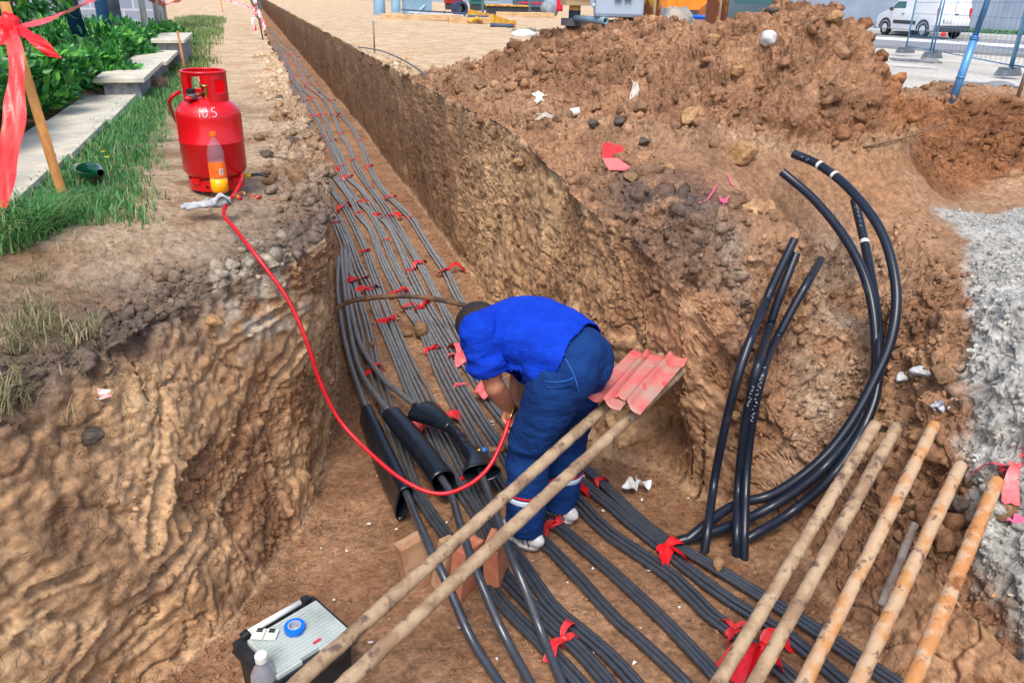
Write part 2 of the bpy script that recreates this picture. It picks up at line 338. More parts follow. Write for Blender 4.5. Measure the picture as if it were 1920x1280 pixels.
bil2 = np.clip(np.abs(fbm(p*26, 2, 62))*2.2, 0, 1); d += rough*.014*(bil2-.4)*(y < 9)
d += rough*.004*fbm(p*60, 2, 63)*(y < 6)
d += flo*(.012*fbm(p*5, 3, 71)+.005*fbm(p*22, 3, 72)*(y < 9))*1.0
d += np.where((Zn <= 1) | (Zn >= 5), 1, 0)*.012*fbm(p*3, 3, 73)*(1-mound)
Vg = p+Nn*d[..., None]
# hollowed recess below the right rim where the two rods end
rec = np.where(Zn == 4, 1, 0)*np.exp(-((y-2.95)/.22)**2)*np.exp(-((z+1.08)/.17)**2); Vg[..., 0] += rec*.16; Vg[..., 1] += rec*.1
Vg[..., 0] -= np.where(Zn == 4, 1, 0)*np.exp(-((y-3.3)/.35)**2)*np.exp(-((z+.62)/.22)**2)*.07
# the bench of rubble at the corner of the left rim
# ---- colours of the soils, laid where each soil lies
def C3(r, g, b): return np.array(lin((r, g, b)))
n1 = fbm(p*1.3, 4, 101)[..., None]; n2 = fbm(p*6, 4, 102)[..., None]; n3 = fbm(p*19, 3, 103)[..., None]
def mixc(a, b, t): return a*(1-t)+b*t
pale = mixc(C3(208, 184, 150), C3(190, 155, 115), np.clip(.5+n2*1.2+n3*.4, 0, 1))
path = mixc(C3(186, 160, 130), C3(150, 116, 86), np.clip(.45+n2*1.3+n1*.7, 0, 1))
ochre = mixc(C3(206, 166, 120), C3(172, 128, 86), np.clip(.5+n1*.9+n2*.9, 0, 1)); ochre = mixc(ochre, C3(120, 98, 78), np.clip(n2*1.4+n3*.4-.05, 0, .5))
floor = mixc(C3(172, 130, 94), C3(140, 100, 70), np.clip(.5+n2*1.1+n1*.6, 0, 1))
heap = mixc(C3(172, 128, 92), C3(130, 92, 66), np.clip(.5+n2*1.0+n1*.9, 0, 1)); heap = mixc(heap, C3(165, 105, 55), np.clip(n1*1.8-.25, 0, .6)*sstep(2.4, 3.4, x)[..., None])
dark = mixc(C3(104, 90, 82), C3(128, 108, 90), np.clip(.5+n2+n3*.5, 0, 1))
grey = mixc(C3(192, 190, 182), C3(168, 166, 158), np.clip(.5+n2*1.2+n3*.5, 0, 1))
orange = mixc(C3(158, 106, 66), C3(122, 80, 50), np.clip(.5+n2+n1, 0, 1))
X3 = lambda a: a[..., None]
c = np.where(X3(Zn <= 1), path, pale)
c = mixc(c, pale, X3(np.where(Zn <= 1, sstep(5, 9, y), 1)))
c = mixc(c, floor, X3(flo)); 
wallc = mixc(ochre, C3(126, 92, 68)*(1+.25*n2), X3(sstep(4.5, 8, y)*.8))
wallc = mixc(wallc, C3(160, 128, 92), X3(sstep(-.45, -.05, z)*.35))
wallc = mixc(wallc, floor, X3(np.where(Zn == 4, sstep(3.3, 2.7, y), 0)*.85))
wallc = mixc(wallc, C3(148, 102, 68)*(1+.2*n3), X3(crumb*.55*sstep(6, 3, y)))
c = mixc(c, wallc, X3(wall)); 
c = mixc(c, C3(184, 148, 108), X3(gmask*.6))
c = mixc(c, floor, X3(pitR)); c = mixc(c, heap, X3(np.clip(mound, 0, 1)))
slope = np.where(Zn >= 5, (y < 8.6+.4*n2[..., 0])*sstep(8.8, 8.2, y)*sstep(4.9, 4.6, x)*(y > 2.2), 0)*(1-np.clip(mound, 0, 1)); c = mixc(c, mixc(heap, C3(176, 136, 98), .35), X3(slope*.9))
band = np.where(Zn >= 5, sstep(1.5, .6, x-rrx[:, None])*(y < 9)*(y > 2.4)*(1-mound), 0); c = mixc(c, heap, X3(band*.8))
# dark humus on the left rim and the blackened layer on the right rim
dk = np.where(Zn == 1, np.exp(-((lrx[:, None]-x-.05)/.33)**2)*sstep(4.6, 3.6, y), 0)*np.clip(1.0+n1[..., 0]*.8, 0, 1); c = mixc(c, dark, X3(np.clip(dk, 0, 1)))
dk2 = np.where(Zn == 2, sstep(-.34, -.2, z+.05*n1[..., 0])*sstep(3.2, 2.9, y), 0); c = mixc(c, dark, X3(dk2*.9))
lip = np.where(Zn == 5, 1, 0)*np.exp(-((x-1.75)/.28)**2)*np.exp(-((y-3.15)/.5)**2)*np.clip(.75+n2[..., 0]*1.6, 0, 1); c = mixc(c, C3(96, 84, 78), X3(np.clip(lip, 0, .9)))
wp = np.zeros_like(x)
for px, py, zz, rr in [(1430, 465, -.15, .16), (1580, 560, -.6, .22), (1540, 640, -.75, .25), (1560, 740, -.88, .18), (1480, 860, -1.1, .12), (1830, 285, .1, .15)]:
    q = P(px, py, zz); wp = np.maximum(wp, np.exp(-(((x-q[0])**2+(y-q[1])**2+.5*(z-q[2])**2)/rr**2)))
c = mixc(c, C3(196, 172, 146), X3(np.clip(wp*1.5*(.6+n2[..., 0]), 0, .9)))
wl = np.exp(-(((x+.05)/.2)**2+((y-3.02)/.25)**2))*np.clip(.3+n3[..., 0]*2.2, 0, 1)*sstep(-.55, -.35, z); c = mixc(c, C3(190, 178, 158), X3(np.clip(wl, 0, .8)))
# grey sand at the right, orange earth of the hollow
e1 = P(1800, 440, -.25); e2 = P(1830, 640, -.36); e3 = P(1880, 850, -.5)
xs_edge = np.interp(y, [e3[1]-.4, e3[1], e2[1], e1[1]], [e3[0]-.1, e3[0], e2[0], e1[0]])
gs = np.where(Zn >= 5, sstep(-.04, .05, x-xs_edge-.07*n2[..., 0]-.04*n3[..., 0])*sstep(.06, -.02, y-3.28-.1*(x-3.7)-.1*n2[..., 0]), 0)
og = np.where(Zn >= 5, sstep(3.55, 3.8, y-.15*(x-4))*sstep(.12, -.02, z)*sstep(3.1, 3.5, x)*sstep(7.7, 7.3, y+.3*n2[..., 0]), 0)
c = mixc(c, orange, X3(np.clip(og, 0, 1))); c = mixc(c, grey, X3(gs))
gy = np.where(Zn >= 5, sstep(7.4, 8.2, y+.3*n2[..., 0])*sstep(1.8, 2.8, x-.42*y), 0); c = mixc(c, mixc(C3(205, 200, 190), C3(178, 172, 160), np.clip(.5+n1*1.5, 0, 1)), X3(gy))
og2 = sstep(.15, .0, np.abs(y-9.3-.3*n1[..., 0]))*gy; c = mixc(c, C3(188, 165, 130), X3(og2*.5))
# earth below the hedge and the turf
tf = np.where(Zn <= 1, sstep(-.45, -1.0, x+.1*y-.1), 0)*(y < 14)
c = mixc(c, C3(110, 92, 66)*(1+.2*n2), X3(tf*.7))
Vg[..., 2] += np.where(Zn >= 5, gs*.02*fbm(p*7, 3, 99), 0)
GV = Vg.reshape(-1, 3)
c = np.clip(c, .01, 1); lum_ = (c@np.array([.22, .70, .08]))[..., None]; c = (lum_+(c-lum_)*.90)
me = bpy.data.meshes.new('ground'); nv = NR*NC; nf = (NR-1)*(NC-1)
me.vertices.add(nv); me.vertices.foreach_set('co', GV.ravel())
ii, jj = np.meshgrid(np.arange(NR-1), np.arange(NC-1), indexing='ij'); a = (ii*NC+jj).ravel()
me.loops.add(nf*4); me.loops.foreach_set('vertex_index', np.stack([a, a+1, a+NC+1, a+NC], 1).ravel().astype(np.int32))
me.polygons.add(nf); me.polygons.foreach_set('loop_start', np.arange(nf, dtype=np.int32)*4); rgh = np.maximum(np.maximum(crumb*(y < 9), (mound+rimband+pitR > .25)*1.), 0)[:-1, :-1].ravel(); me.polygons.foreach_set('use_smooth', rgh < .5)
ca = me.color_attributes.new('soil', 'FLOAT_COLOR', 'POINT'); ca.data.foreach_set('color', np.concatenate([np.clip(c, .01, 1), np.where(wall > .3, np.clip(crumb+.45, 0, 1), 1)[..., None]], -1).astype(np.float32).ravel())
me.update(calc_edges=True)
def soil_mat(name='soil', attr=True, base=None, bd=.006):
    m = bpy.data.materials.new(name); m.use_nodes = True; n = m.node_tree.nodes; l = m.node_tree.links; b = n['Principled BSDF']
    b.inputs['Roughness'].default_value = .95; b.inputs['Specular IOR Level'].default_value = .15
    g = n.new('ShaderNodeNewGeometry')
    if attr: at = n.new('ShaderNodeVertexColor'); at.layer_name = 'soil'; src = at.outputs[0]
    else: at = n.new('ShaderNodeRGB'); at.outputs[0].default_value = (*base, 1); src = at.outputs[0]
    def nz(sc, det, rg=.65):
        t = n.new('ShaderNodeTexNoise'); t.inputs['Scale'].default_value = sc; t.inputs['Detail'].default_value = det; t.inputs['Roughness'].default_value = rg
        l.new(g.outputs['Position'], t.inputs['Vector']); return t
    a1 = nz(28, 8, .7); r1 = n.new('ShaderNodeMapRange'); l.new(a1.outputs[0], r1.inputs[0]); r1.inputs[1].default_value = .3; r1.inputs[2].default_value = .7; r1.inputs[3].default_value = .55; r1.inputs[4].default_value = 1.45
    hs = n.new('ShaderNodeMix'); hs.data_type = 'RGBA'; hs.blend_type = 'MULTIPLY'; hs.inputs[0].default_value = 1
    l.new(src, hs.inputs[6]); l.new(r1.outputs[0], hs.inputs[7])
    vo = n.new('ShaderNodeTexVoronoi'); vo.inputs['Scale'].default_value = 55; l.new(g.outputs['Position'], vo.inputs['Vector'])
    r2 = n.new('ShaderNodeMapRange'); l.new(vo.outputs['Color'], r2.inputs[0]); r2.inputs[3].default_value = .84; r2.inputs[4].default_value = 1.16
    h2 = n.new('ShaderNodeMix'); h2.data_type = 'RGBA'; h2.blend_type = 'MULTIPLY'; h2.inputs[0].default_value = 1
    l.new(hs.outputs[2], h2.inputs[6]); l.new(r2.outputs[0], h2.inputs[7]); l.new(h2.outputs[2], b.inputs['Base Color'])
    b1 = nz(45, 10, .75); b2 = nz(260, 4, .7)
    ad = n.new('ShaderNodeMath'); ad.operation = 'MULTIPLY_ADD'; l.new(b2.outputs[0], ad.inputs[0]); ad.inputs[1].default_value = .22; l.new(b1.outputs[0], ad.inputs[2])
    wv0 = n.new('ShaderNodeVectorMath'); wv0.operation = 'MULTIPLY_ADD'; nw0 = nz(30, 3); l.new(nw0.outputs['Color'], wv0.inputs[0]); wv0.inputs[1].default_value = (.03, .03, .03); l.new(g.outputs['Position'], wv0.inputs[2])
    vf = n.new('ShaderNodeTexVoronoi'); vf.inputs['Scale'].default_value = 42; l.new(wv0.outputs[0], vf.inputs['Vector']); a3 = n.new('ShaderNodeMath'); a3.operation = 'MULTIPLY_ADD'; l.new(vf.outputs['Distance'], a3.inputs[0]); a3.inputs[1].default_value = -.55; l.new(ad.outputs[0], a3.inputs[2])
    bp = n.new('ShaderNodeBump'); bp.inputs['Strength'].default_value = 1; bp.inputs['Distance'].default_value = bd*2.4; l.new(a3.outputs[0], bp.inputs['Height']); l.new(bp.outputs[0], b.inputs['Normal'])
    if attr:
        l.new(at.outputs[1], bp.inputs['Strength'])
        wv = n.new('ShaderNodeVectorMath'); wv.operation = 'MULTIPLY_ADD'; nw = nz(6, 3); l.new(nw.outputs['Color'], wv.inputs[0]); wv.inputs[1].default_value = (.12, .12, .12); l.new(g.outputs['Position'], wv.inputs[2])
        vc = n.new('ShaderNodeTexVoronoi'); vc.feature = 'DISTANCE_TO_EDGE'; vc.inputs['Scale'].default_value = 13; l.new(wv.outputs[0], vc.inputs['Vector'])
        cm = n.new('ShaderNodeMapRange'); l.new(vc.outputs[0], cm.inputs[0]); cm.inputs[1].default_value = 0; cm.inputs[2].default_value = .022
        mn_ = nz(2.6, 4); mr_ = n.new('ShaderNodeMapRange'); l.new(mn_.outputs[0], mr_.inputs[0]); mr_.inputs[1].default_value = .47; mr_.inputs[2].default_value = .55; mr_.inputs[3].default_value = 1; mr_.inputs[4].default_value = 0; mxx = n.new('ShaderNodeMath'); mxx.operation = 'MAXIMUM'; l.new(cm.outputs[0], mxx.inputs[0]); l.new(mr_.outputs[0], mxx.inputs[1])
        b3 = n.new('ShaderNodeBump'); b3.inputs['Strength'].default_value = .6; b3.inputs['Distance'].default_value = .008; l.new(mxx.outputs[0], b3.inputs['Height']); l.new(bp.outputs[0], b3.inputs['Normal']); l.new(b3.outputs[0], b.inputs['Normal'])
    return m
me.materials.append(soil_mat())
tag(link('ground', me), kind='structure')
GN = normals(Vg); SNAP = dict(x=x, y=y, z=z, p=p, c=c, mound=mound, rimband=rimband, pitR=pitR, gs=gs, nearwall=nearwall)
def gz(px_, py_):                      # height of the made ground at a place (flat zones only)
    i = np.searchsorted(ys, py_); i = min(max(i, 1), NR-2); j = np.argmin(np.abs(Vg[i, :, 0]-px_)+np.abs(Vg[i, :, 2]*0)); return Vg[i, j, 2]
# where the ray through a place of the photograph meets the made ground
_C = Vg-CAM; _dep = _C@fw; _sx = 960+F_PX*(_C@Rv)/np.maximum(_dep, .01); _sy = 640-F_PX*(_C@Uv)/np.maximum(_dep, .01); _sx[_dep < .3] = 1e9
def G(px_, py_, tol=7):
    m_ = (np.abs(_sx-px_) < tol) & (np.abs(_sy-py_) < tol)
    if not m_.any(): return G(px_, py_, tol*2)
    idx = np.argwhere(m_); dd = _dep[m_]; near = idx[dd < dd.min()+.12*max(1, dd.min()/4)]
    ds = [abs(_sx[i, j]-px_)+abs(_sy[i, j]-py_) for i, j in near]; i, j = near[int(np.argmin(ds))]
    return Vg[i, j].copy(), GN[i, j].copy()
def GP(px_, py_): return G(px_, py_)[0]
# ---------------------------------------------------------------- materials of the objects
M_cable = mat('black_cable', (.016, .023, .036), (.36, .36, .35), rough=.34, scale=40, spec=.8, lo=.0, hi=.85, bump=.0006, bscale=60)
def dusty(m):                          # paler grey up the trench: dust, with grazing sky reflection painted into the colour
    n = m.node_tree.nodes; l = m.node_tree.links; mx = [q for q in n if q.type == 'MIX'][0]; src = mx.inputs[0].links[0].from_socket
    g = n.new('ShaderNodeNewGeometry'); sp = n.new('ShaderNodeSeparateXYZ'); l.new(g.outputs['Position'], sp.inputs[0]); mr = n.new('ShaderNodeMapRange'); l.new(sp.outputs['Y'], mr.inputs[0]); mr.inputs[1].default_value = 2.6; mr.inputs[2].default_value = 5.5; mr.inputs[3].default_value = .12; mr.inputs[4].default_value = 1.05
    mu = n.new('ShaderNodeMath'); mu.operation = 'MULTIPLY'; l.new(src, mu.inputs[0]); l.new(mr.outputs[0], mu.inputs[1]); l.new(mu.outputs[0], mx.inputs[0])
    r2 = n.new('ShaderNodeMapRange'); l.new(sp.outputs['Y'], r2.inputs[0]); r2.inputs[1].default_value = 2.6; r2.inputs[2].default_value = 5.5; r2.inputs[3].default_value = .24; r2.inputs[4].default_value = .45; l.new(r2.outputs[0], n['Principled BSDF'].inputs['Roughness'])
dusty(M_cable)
M_conduit = mat('black_conduit', (.009, .014, .026), (.06, .055, .05), rough=.3, scale=20, lo=.62, hi=.8)
M_sleeve = mat('black_sleeve', (.007, .011, .018), (.04, .04, .04), rough=.28, scale=9, lo=.6, hi=.85)
M_red = mat('red_tape', lin((225, 30, 38)), lin((200, 18, 30)), rough=.35, scale=30, sss=.0)
M_red2 = mat('worn_red_tape', lin((220, 62, 64)), lin((196, 36, 44)), rough=.5, scale=40)
M_pink = mat('faded_tape', lin((236, 110, 112)), lin((225, 80, 90)), rough=.4, scale=25)
M_rust = mat('rusty_pipe', lin((182, 154, 124)), lin((180, 128, 78)), rough=.9, scale=15, lo=.47, hi=.62, c3=lin((110, 84, 68)), lo3=.57, hi3=.66, scale3=24, bump=.004, bscale=60)
M_rust2 = mat('crusted_pipe', lin((170, 146, 116)), lin((140, 114, 88)), rough=.9, scale=10, lo=.45, hi=.6, c3=lin((96, 76, 68)), lo3=.54, hi3=.64, scale3=17, bump=.004, bscale=70)
M_rust3 = mat('orange_rusty_pipe', lin((182, 126, 76)), lin((190, 160, 130)), rough=.9, scale=14, lo=.48, hi=.62, c3=lin((128, 80, 46)), lo3=.55, hi3=.66, scale3=22, bump=.004, bscale=60)
M_hose = mat('red_hose', lin((200, 22, 34)), lin((178, 16, 28)), rough=.35, scale=12)
M_white = mat('white_plastic', (.75, .75, .74), (.6, .6, .58), rough=.4, scale=12)
ORD = ['first', 'second', 'third', 'fourth', 'fifth', 'sixth', 'seventh', 'eighth']

# ---------------------------------------------------------------- cable bundles: eight bundles of three on the trench floor
G1 = [(500,50),(524,74),(537,87),(550,95),(558,108),(568,127),(579,145),(592,162),(608,178),(623,189),(631,204),(642,218),(661,241),(673,264),(682,282),(693,313),(711,346),(731,370),(770,407),(790,440),(812,475),(836,510),(855,551),(871,581),(900,650),(955,740),(1020,810),(1094,876),(1126,903),(1172,949),(1228,998),(1281,1031),(1320,1053),(1416,1111),(1479,1149),(1529,1180),(1597,1227),(1666,1274),(1740,1325)]
G2 = [(505,60),(511,65),(517,77),(531,92),(545,104),(557,124),(566,143),(575,160),(594,175),(608,188),(625,217),(639,251),(656,279),(663,302),(676,327),(693,351),(720,386),(733,407),(755,442),(786,493),(812,542),(832,582),(855,627),(877,663),(925,730),(1000,820),(1077,896),(1130,935),(1195,991),(1238,1024),(1320,1090),(1401,1146),(1460,1180),(1510,1217),(1560,1262),(1640,1330)]
G3 = [(520,88),(530,100),(540,120),(552,144),(566,166),(586,185),(605,216),(616,241),(624,266),(637,289),(654,333),(676,355),(694,379),(709,401),(729,425),(746,458),(766,502),(790,551),(807,584),(829,618),(857,663),(880,691),(908,739),(947,790),(1005,860),(1064,922),(1130,991),(1195,1037),(1261,1083),(1329,1152),(1379,1190),(1454,1249),(1520,1310)]
G4 = [(512,80),(518,90),(528,106),(539,129),(550,152),(564,172),(572,190),(591,219),(608,254),(622,278),(637,311),(643,342),(663,370),(689,394),(709,423),(722,451),(742,500),(767,545),(787,579),(807,618),(835,669),(863,722),(891,767),(919,812),(942,846),(975,905),(1021,965),(1064,1001),(1130,1057),(1195,1116),(1261,1181),(1320,1244),(1370,1300)]
G5 = [(519,104),(536,136),(543,155),(556,178),(569,200),(582,232),(592,262),(600,294),(619,324),(639,348),(657,372),(674,405),(694,429),(707,464),(722,500),(745,545),(767,584),(790,618),(807,657),(829,708),(857,761),(886,812),(905,846),(940,910),(995,991),(1038,1034),(1097,1096),(1149,1155),(1212,1211),(1277,1273),(1320,1320)]
G6 = [(589,262),(593,300),(608,322),(628,364),(648,390),(667,429),(685,469),(698,506),(714,548),(731,593),(751,641),(773,691),(796,736),(822,790),(846,832),(877,894),(905,953),(959,1027),(998,1083),(1038,1139),(1097,1188),(1146,1231),(1189,1277),(1225,1320)]
G7 = [(619,384),(624,399),(643,425),(661,469),(675,508),(692,542),(706,584),(728,635),(751,691),(773,745),(793,781),(820,840),(837,877),(877,939),(897,973),(933,1063),(982,1122),(1038,1178),(1084,1218),(1136,1277),(1170,1320)]
G8 = [(622,400),(628,416),(646,458),(655,506),(666,542),(677,582),(689,627),(700,683),(717,739),(731,781),(745,823),(773,903),(801,953),(837,1003),(870,1040),(907,1083),(949,1139),(1005,1195),(1041,1231),(1084,1277),(1120,1320)]
BUND = [G1, G2, G3, G4, G5, G6, G7, G8]
def floor_path(px, n=None, h=.02):
    w_ = np.array([P(a, b, FLOOR+h) for a, b in px]); yy = w_[:, 1]
    lo = tab(LBX, yy)+.05; hi = tab(RBX, yy)-.05
    w_[:, 0] = np.where(yy > 3.2, np.clip(w_[:, 0], lo, hi), w_[:, 0]); return w_
CR = .0108
CPATH = []
for bi, g in enumerate(BUND):
    c0 = floor_path(g); L = np.linalg.norm(np.diff(c0, axis=0), axis=1).sum(); n = int(60+L*7)
    c0 = spline(c0, n)[::-1]                                     # from near to far
    T = np.gradient(c0, axis=0); T /= np.linalg.norm(T, axis=1)[:, None]; S = np.stack([T[:, 1], -T[:, 0], T[:, 2]*0], 1)
    CPATH.append((c0, S))
    s = np.cumsum(np.concatenate([[0], np.linalg.norm(np.diff(c0, axis=0), axis=1)]))
    for k, side in enumerate(('left', 'middle', 'right')):
        q = np.stack([s*.55, s*0+bi*3.1, s*0+k*7.7], 1)
        off = (k-1)*(CR*2.06)*(1+.55*np.clip(noise3(np.stack([s*.9, s*0+bi, s*0], 1), 3), 0, 1))+noise3(q, 11)*.010*(np.abs(noise3(q*.5, 4))+.3)
        zz = CR*.2+np.abs(noise3(q*1.3, 12))*.006+(.008 if k == 1 else 0)*np.clip(noise3(q*.8, 13)+.3, 0, 1)
        tb = 1-.12*sstep(3.6, 2.4, c0[:, 1]); ph = k*2.094+1.2*noise3(np.stack([s*.35, s*0+bi, s*0], 1), 31)*2+bi
        off = off*tb+np.cos(ph)*CR*1.22*(1-tb); zz = zz*tb+(np.sin(ph)*.9+.55)*CR*1.15*(1-tb)
        pts = c0+S*off[:, None]; pts[:, 2] += zz
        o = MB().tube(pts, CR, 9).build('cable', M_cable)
        tag(o, f'thin black cable, {side} one of the {ORD[bi]} bundle from the right on the trench floor', 'cable', 'thin power cables laid in bundles of three')

# tape ties: ribbon knotted round a bundle
def tie(loc, T, wid, size, seed, m=None, tails=3, pink=False):
    r = np.random.default_rng(seed); T = np.array(T)/np.linalg.norm(T); S = np.array([T[1], -T[0], 0]); S /= np.linalg.norm(S); Z = np.array([0, 0, 1])
    b = MB()
    a = np.linspace(0, 2*math.pi, 19); wv = size*.16*(1+.3*r.uniform(-1, 1))
    ring = lambda da, t_: loc+np.outer(np.cos(a), S)*(wid+.004)+np.outer(np.sin(a), Z)*(CR*1.5)+T*t_+T*np.outer(np.sin(a*3+da), [1])*size*.04
    A, B_ = ring(0, -wv), ring(1.5, wv)
    b.add(np.concatenate([A, B_]), [(i, i+1, 19+i+1, 19+i) for i in range(18)])
    kn = loc+Z*(CR*1.9)+S*r.uniform(-.6, .6)*wid
    b.blob(kn, (size*.15, size*.15, size*.11), seed, .5, 1)
    for t in range(tails):
        ang = r.uniform(0, 6.28) if t > 1 else (r.uniform(-.5, .5)+math.pi*t+.3)
        dr = S*math.cos(ang)+T*math.sin(ang); Ln = size*r.uniform(.65, 1.25); nw = 8
        t_ = np.linspace(0, 1, nw); ph = r.uniform(0, 6)
        mid = kn+np.outer(t_*Ln, dr)+np.outer(np.sin(t_*math.pi*r.uniform(.9, 1.3))*Ln*r.uniform(.1, .38)-t_*CR*1.6, Z)+np.outer(np.sin(t_*5+ph)*size*.08, np.cross(dr, Z))
        ww = size*(.07+.24*t_**.7)*r.uniform(.7, 1.1); cr = np.cross(dr, Z); tw = r.uniform(-1, 1)*1.1*t_+r.uniform(-.4, .4)
        ac = cr[None]*np.cos(tw)[:, None]+Z[None]*np.sin(tw)[:, None]
        cols = [mid+ac*(ww*f_)[:, None]+Z[None]*(np.cos(f_*5+t_*9+ph)*size*.045*t_**.5)[:, None] for f_ in (-1, -.5, 0, .5, 1)]
        b.add(np.stack(cols, 1).reshape(-1, 3), [(i*5+j, i*5+j+1, (i+1)*5+j+1, (i+1)*5+j) for i in range(nw-1) for j in range(4)])
    v = np.concatenate(b.v); v[:, 2] = np.maximum(v[:, 2], max(FLOOR+.006, loc[2]-.12)); b.v = [v]
    return b
TIES = [[(537,87),(550,95),(558,108),(568,127),(579,145),(592,162),(608,178),(623,189),(642,218),(673,264),(693,313),(731,370),(770,407),(836,512)],
 [(517,77),(531,92),(545,104),(557,124),(566,143),(575,160),(594,175),(608,188),(625,217),(639,251),(663,302),(693,351),(733,407),(786,500),(877,668)],
 [(530,100),(540,120),(552,144),(566,166),(586,185),(605,216),(624,266),(654,333),(709,401),(768,505),(859,660),(1066,924)],
 [(528,106),(539,129),(550,152),(572,190),(591,219),(609,256),(637,311),(674,380),(722,451),(790,577),(862,725),(1045,978)],
 [(519,104),(543,155),(569,200),(592,262),(619,324),(672,402),(745,551),(797,658)],
 [(608,322),(650,390),(685,472),(731,598),(787,790),(868,905)],
 [(627,402),(690,541),(1065,1195)],
 [(631,418),(668,530),(703,690)]]
CNT = ['nearest', 'second', 'third', 'fourth', 'fifth', 'sixth', 'seventh', 'eighth', 'ninth', 'tenth', 'eleventh', 'twelfth', 'thirteenth', 'fourteenth', 'fifteenth', 'sixteenth', 'seventeenth']
TIES[0].append((1140, 908)); TIES[1].append((1243, 1020)); TIES[2].append((1352, 1168))
TIES[2].append((1400, 1225))
for bi, tl in enumerate(TIES):
    c0, S_ = CPATH[bi]; tl = sorted(tl, key=lambda q: -q[1])
    for ti, (px, py) in enumerate(tl):
        q = P(px, py, FLOOR+.03); j = int(np.argmin(np.linalg.norm(c0[:, :2]-q[:2], axis=1))); loc = c0[j]+np.array([0, 0, CR*.6])
        T = c0[min(j+1, len(c0)-1)]-c0[max(j-1, 0)]; near = c0[j][1] < 8
        dist = proj(loc)[2]; size = (.085+.03*math.sin(ti*2.3+bi)) if dist < 8 else .075
        if py > 860: size *= 1.2
        size *= .7+.6*((ti*7+bi*5) % 11)/10
        pk = (bi, px) in ((3, 862), (2, 859)) 
        o = tie(loc, T, CR*3.1, size, bi*100+ti, tails=2+(ti*3+bi) % 3 if near else 2).build('tape_tie', M_pink if pk else (M_red, M_red2)[(ti+bi) % 3 == 0])
        tag(o, f'{"faded pink" if pk else "red"} plastic tape tie, the {CNT[ti]} along the {ORD[bi]} bundle from the right', 'tape', 'tape ties knotted round the cable bundles')
# wide pale piece of tape beside the worker's forearm, and the scrap end by the boot
q = P(910, 738, FLOOR+.06)
b = MB(); b.grid(lambda u, v: q+np.outer((u-.5)*.13, [.75, -.55, 0])+np.outer((v-.5)*.12, [.45, .85, .1])+np.outer(.02+.018*np.sin(u*9)*np.cos(v*6), [0, 0, 1]), 14, 12)
tag(b.build('tape_scrap', M_pink, solid=.0008), 'wide crumpled pale pink tape piece lying on cables beside the worker\'s forearm', 'tape')
q = P(1190, 912, FLOOR+.03); b = MB()
b.grid(lambda u, v: q+np.stack([(u-.5)*.10*(1+.5*np.sin(v*5)), (v-.5)*.07*(1+.6*np.sin(u*7)), .02+.016*np.sin(u*11)*np.cos(v*9)], 1), 16, 12)
tag(b.build('plastic_scrap', M_white), 'torn white plastic wisp on the soil at the end of a red tie', 'plastic scrap')

# ---------------------------------------------------------------- the three thick cables with their black sleeves
def thick(wp, n=110): 
    q = np.array([list(P(a, b, z)) for a, b, z in wp]); q[:, 0] = np.where(q[:, 1] > 3.3, np.maximum(q[:, 0], tab(LBX, q[:, 1])+.04), q[:, 0]); return spline(q, n)
F = FLOOR
pa = thick([(635,482,F+.03),(633,530,F+.03),(635,567,F+.03),(644,624,F+.04),(658,683,F+.05),(675,733,F+.09),(692,776,F+.13),(725,850,F+.13),(762,925,F+.14),(783,975,F+.20),(805,1025,F+.25),(838,1092,F+.20),(880,1190,F+.07),(925,1262,F+.025),(965,1320,F+.02)])
pb = thick([(640,470,F+.03),(645,530,F+.03),(650,573,F+.04),(661,641,F+.05),(675,691,F+.07),(695,728,F+.10),(735,778,F+.15),(790,845,F+.16),(840,915,F+.16),(862,980,F+.21),(880,1035,F+.24),(905,1100,F+.19),(945,1190,F+.07),(990,1272,F+.025),(1015,1320,F+.02)])
pc1 = thick([(647,470,F+.03),(652,530,F+.03),(658,573,F+.05),(672,635,F+.06),(692,674,F+.08),(722,714,F+.10),(745,733,F+.12),(779,760,F+.15),(800,772,F+.16)], 60)
pc2 = thick([(898,868,F+.19),(909,905,F+.2),(925,950,F+.22),(943,1000,F+.25),(962,1050,F+.24),(985,1105,F+.18),(1015,1185,F+.07),(1050,1270,F+.03),(1075,1320,F+.02)], 70)
for nm, pth, lb in (('A', pa, 'thick black cable entering the leftmost long sleeve beside the trench wall'), ('B', pb, 'thick black cable running through the wide second sleeve over a brick')):
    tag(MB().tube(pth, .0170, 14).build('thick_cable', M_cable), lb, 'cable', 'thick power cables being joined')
def at_px(pth, px, py):
    d = [abs(proj(q)[0]-px)+abs(proj(q)[1]-py) for q in pth]; return int(np.argmin(d))
def sleeve(pth, i0, i1, prof, m=M_sleeve, n=28):
    c0 = spline(pth[i0:i1+1][::max(1, (i1-i0)//6)], n); b = MB(); V = []
    T = np.gradient(c0, axis=0); T /= np.linalg.norm(T, axis=1)[:, None]; S = np.cross(T, [0, 0, 1]); S /= np.linalg.norm(S, axis=1)[:, None]; Z = np.cross(S, T)
    k = 28; a = np.arange(k)/k*2*math.pi
    for i in range(n):
        t = i/(n-1); w1, w2, hup, hdn, sh = prof(t)
        ca, sa = np.cos(a), np.sin(a); x = np.where(ca < 0, w1, w2)*np.sign(ca)*np.abs(ca)**.85; zz = np.where(sa > 0, hup, hdn)*np.sign(sa)*np.abs(sa)**.9
        x = x+sh*np.clip(-zz, 0, 1); x = x*(1+.05*np.sin(t*7+a*2))
        V.append(c0[i]+np.outer(x, S[i])+np.outer(zz, Z[i]))
    b.add(np.concatenate(V), [(i*k+j, i*k+(j+1) % k, (i+1)*k+(j+1) % k, (i+1)*k+j) for i in range(n-1) for j in range(k)])
    return b.build('sleeve', m, solid=.004)
i0, i1 = at_px(pa, 694, 768), at_px(pa, 768, 925)
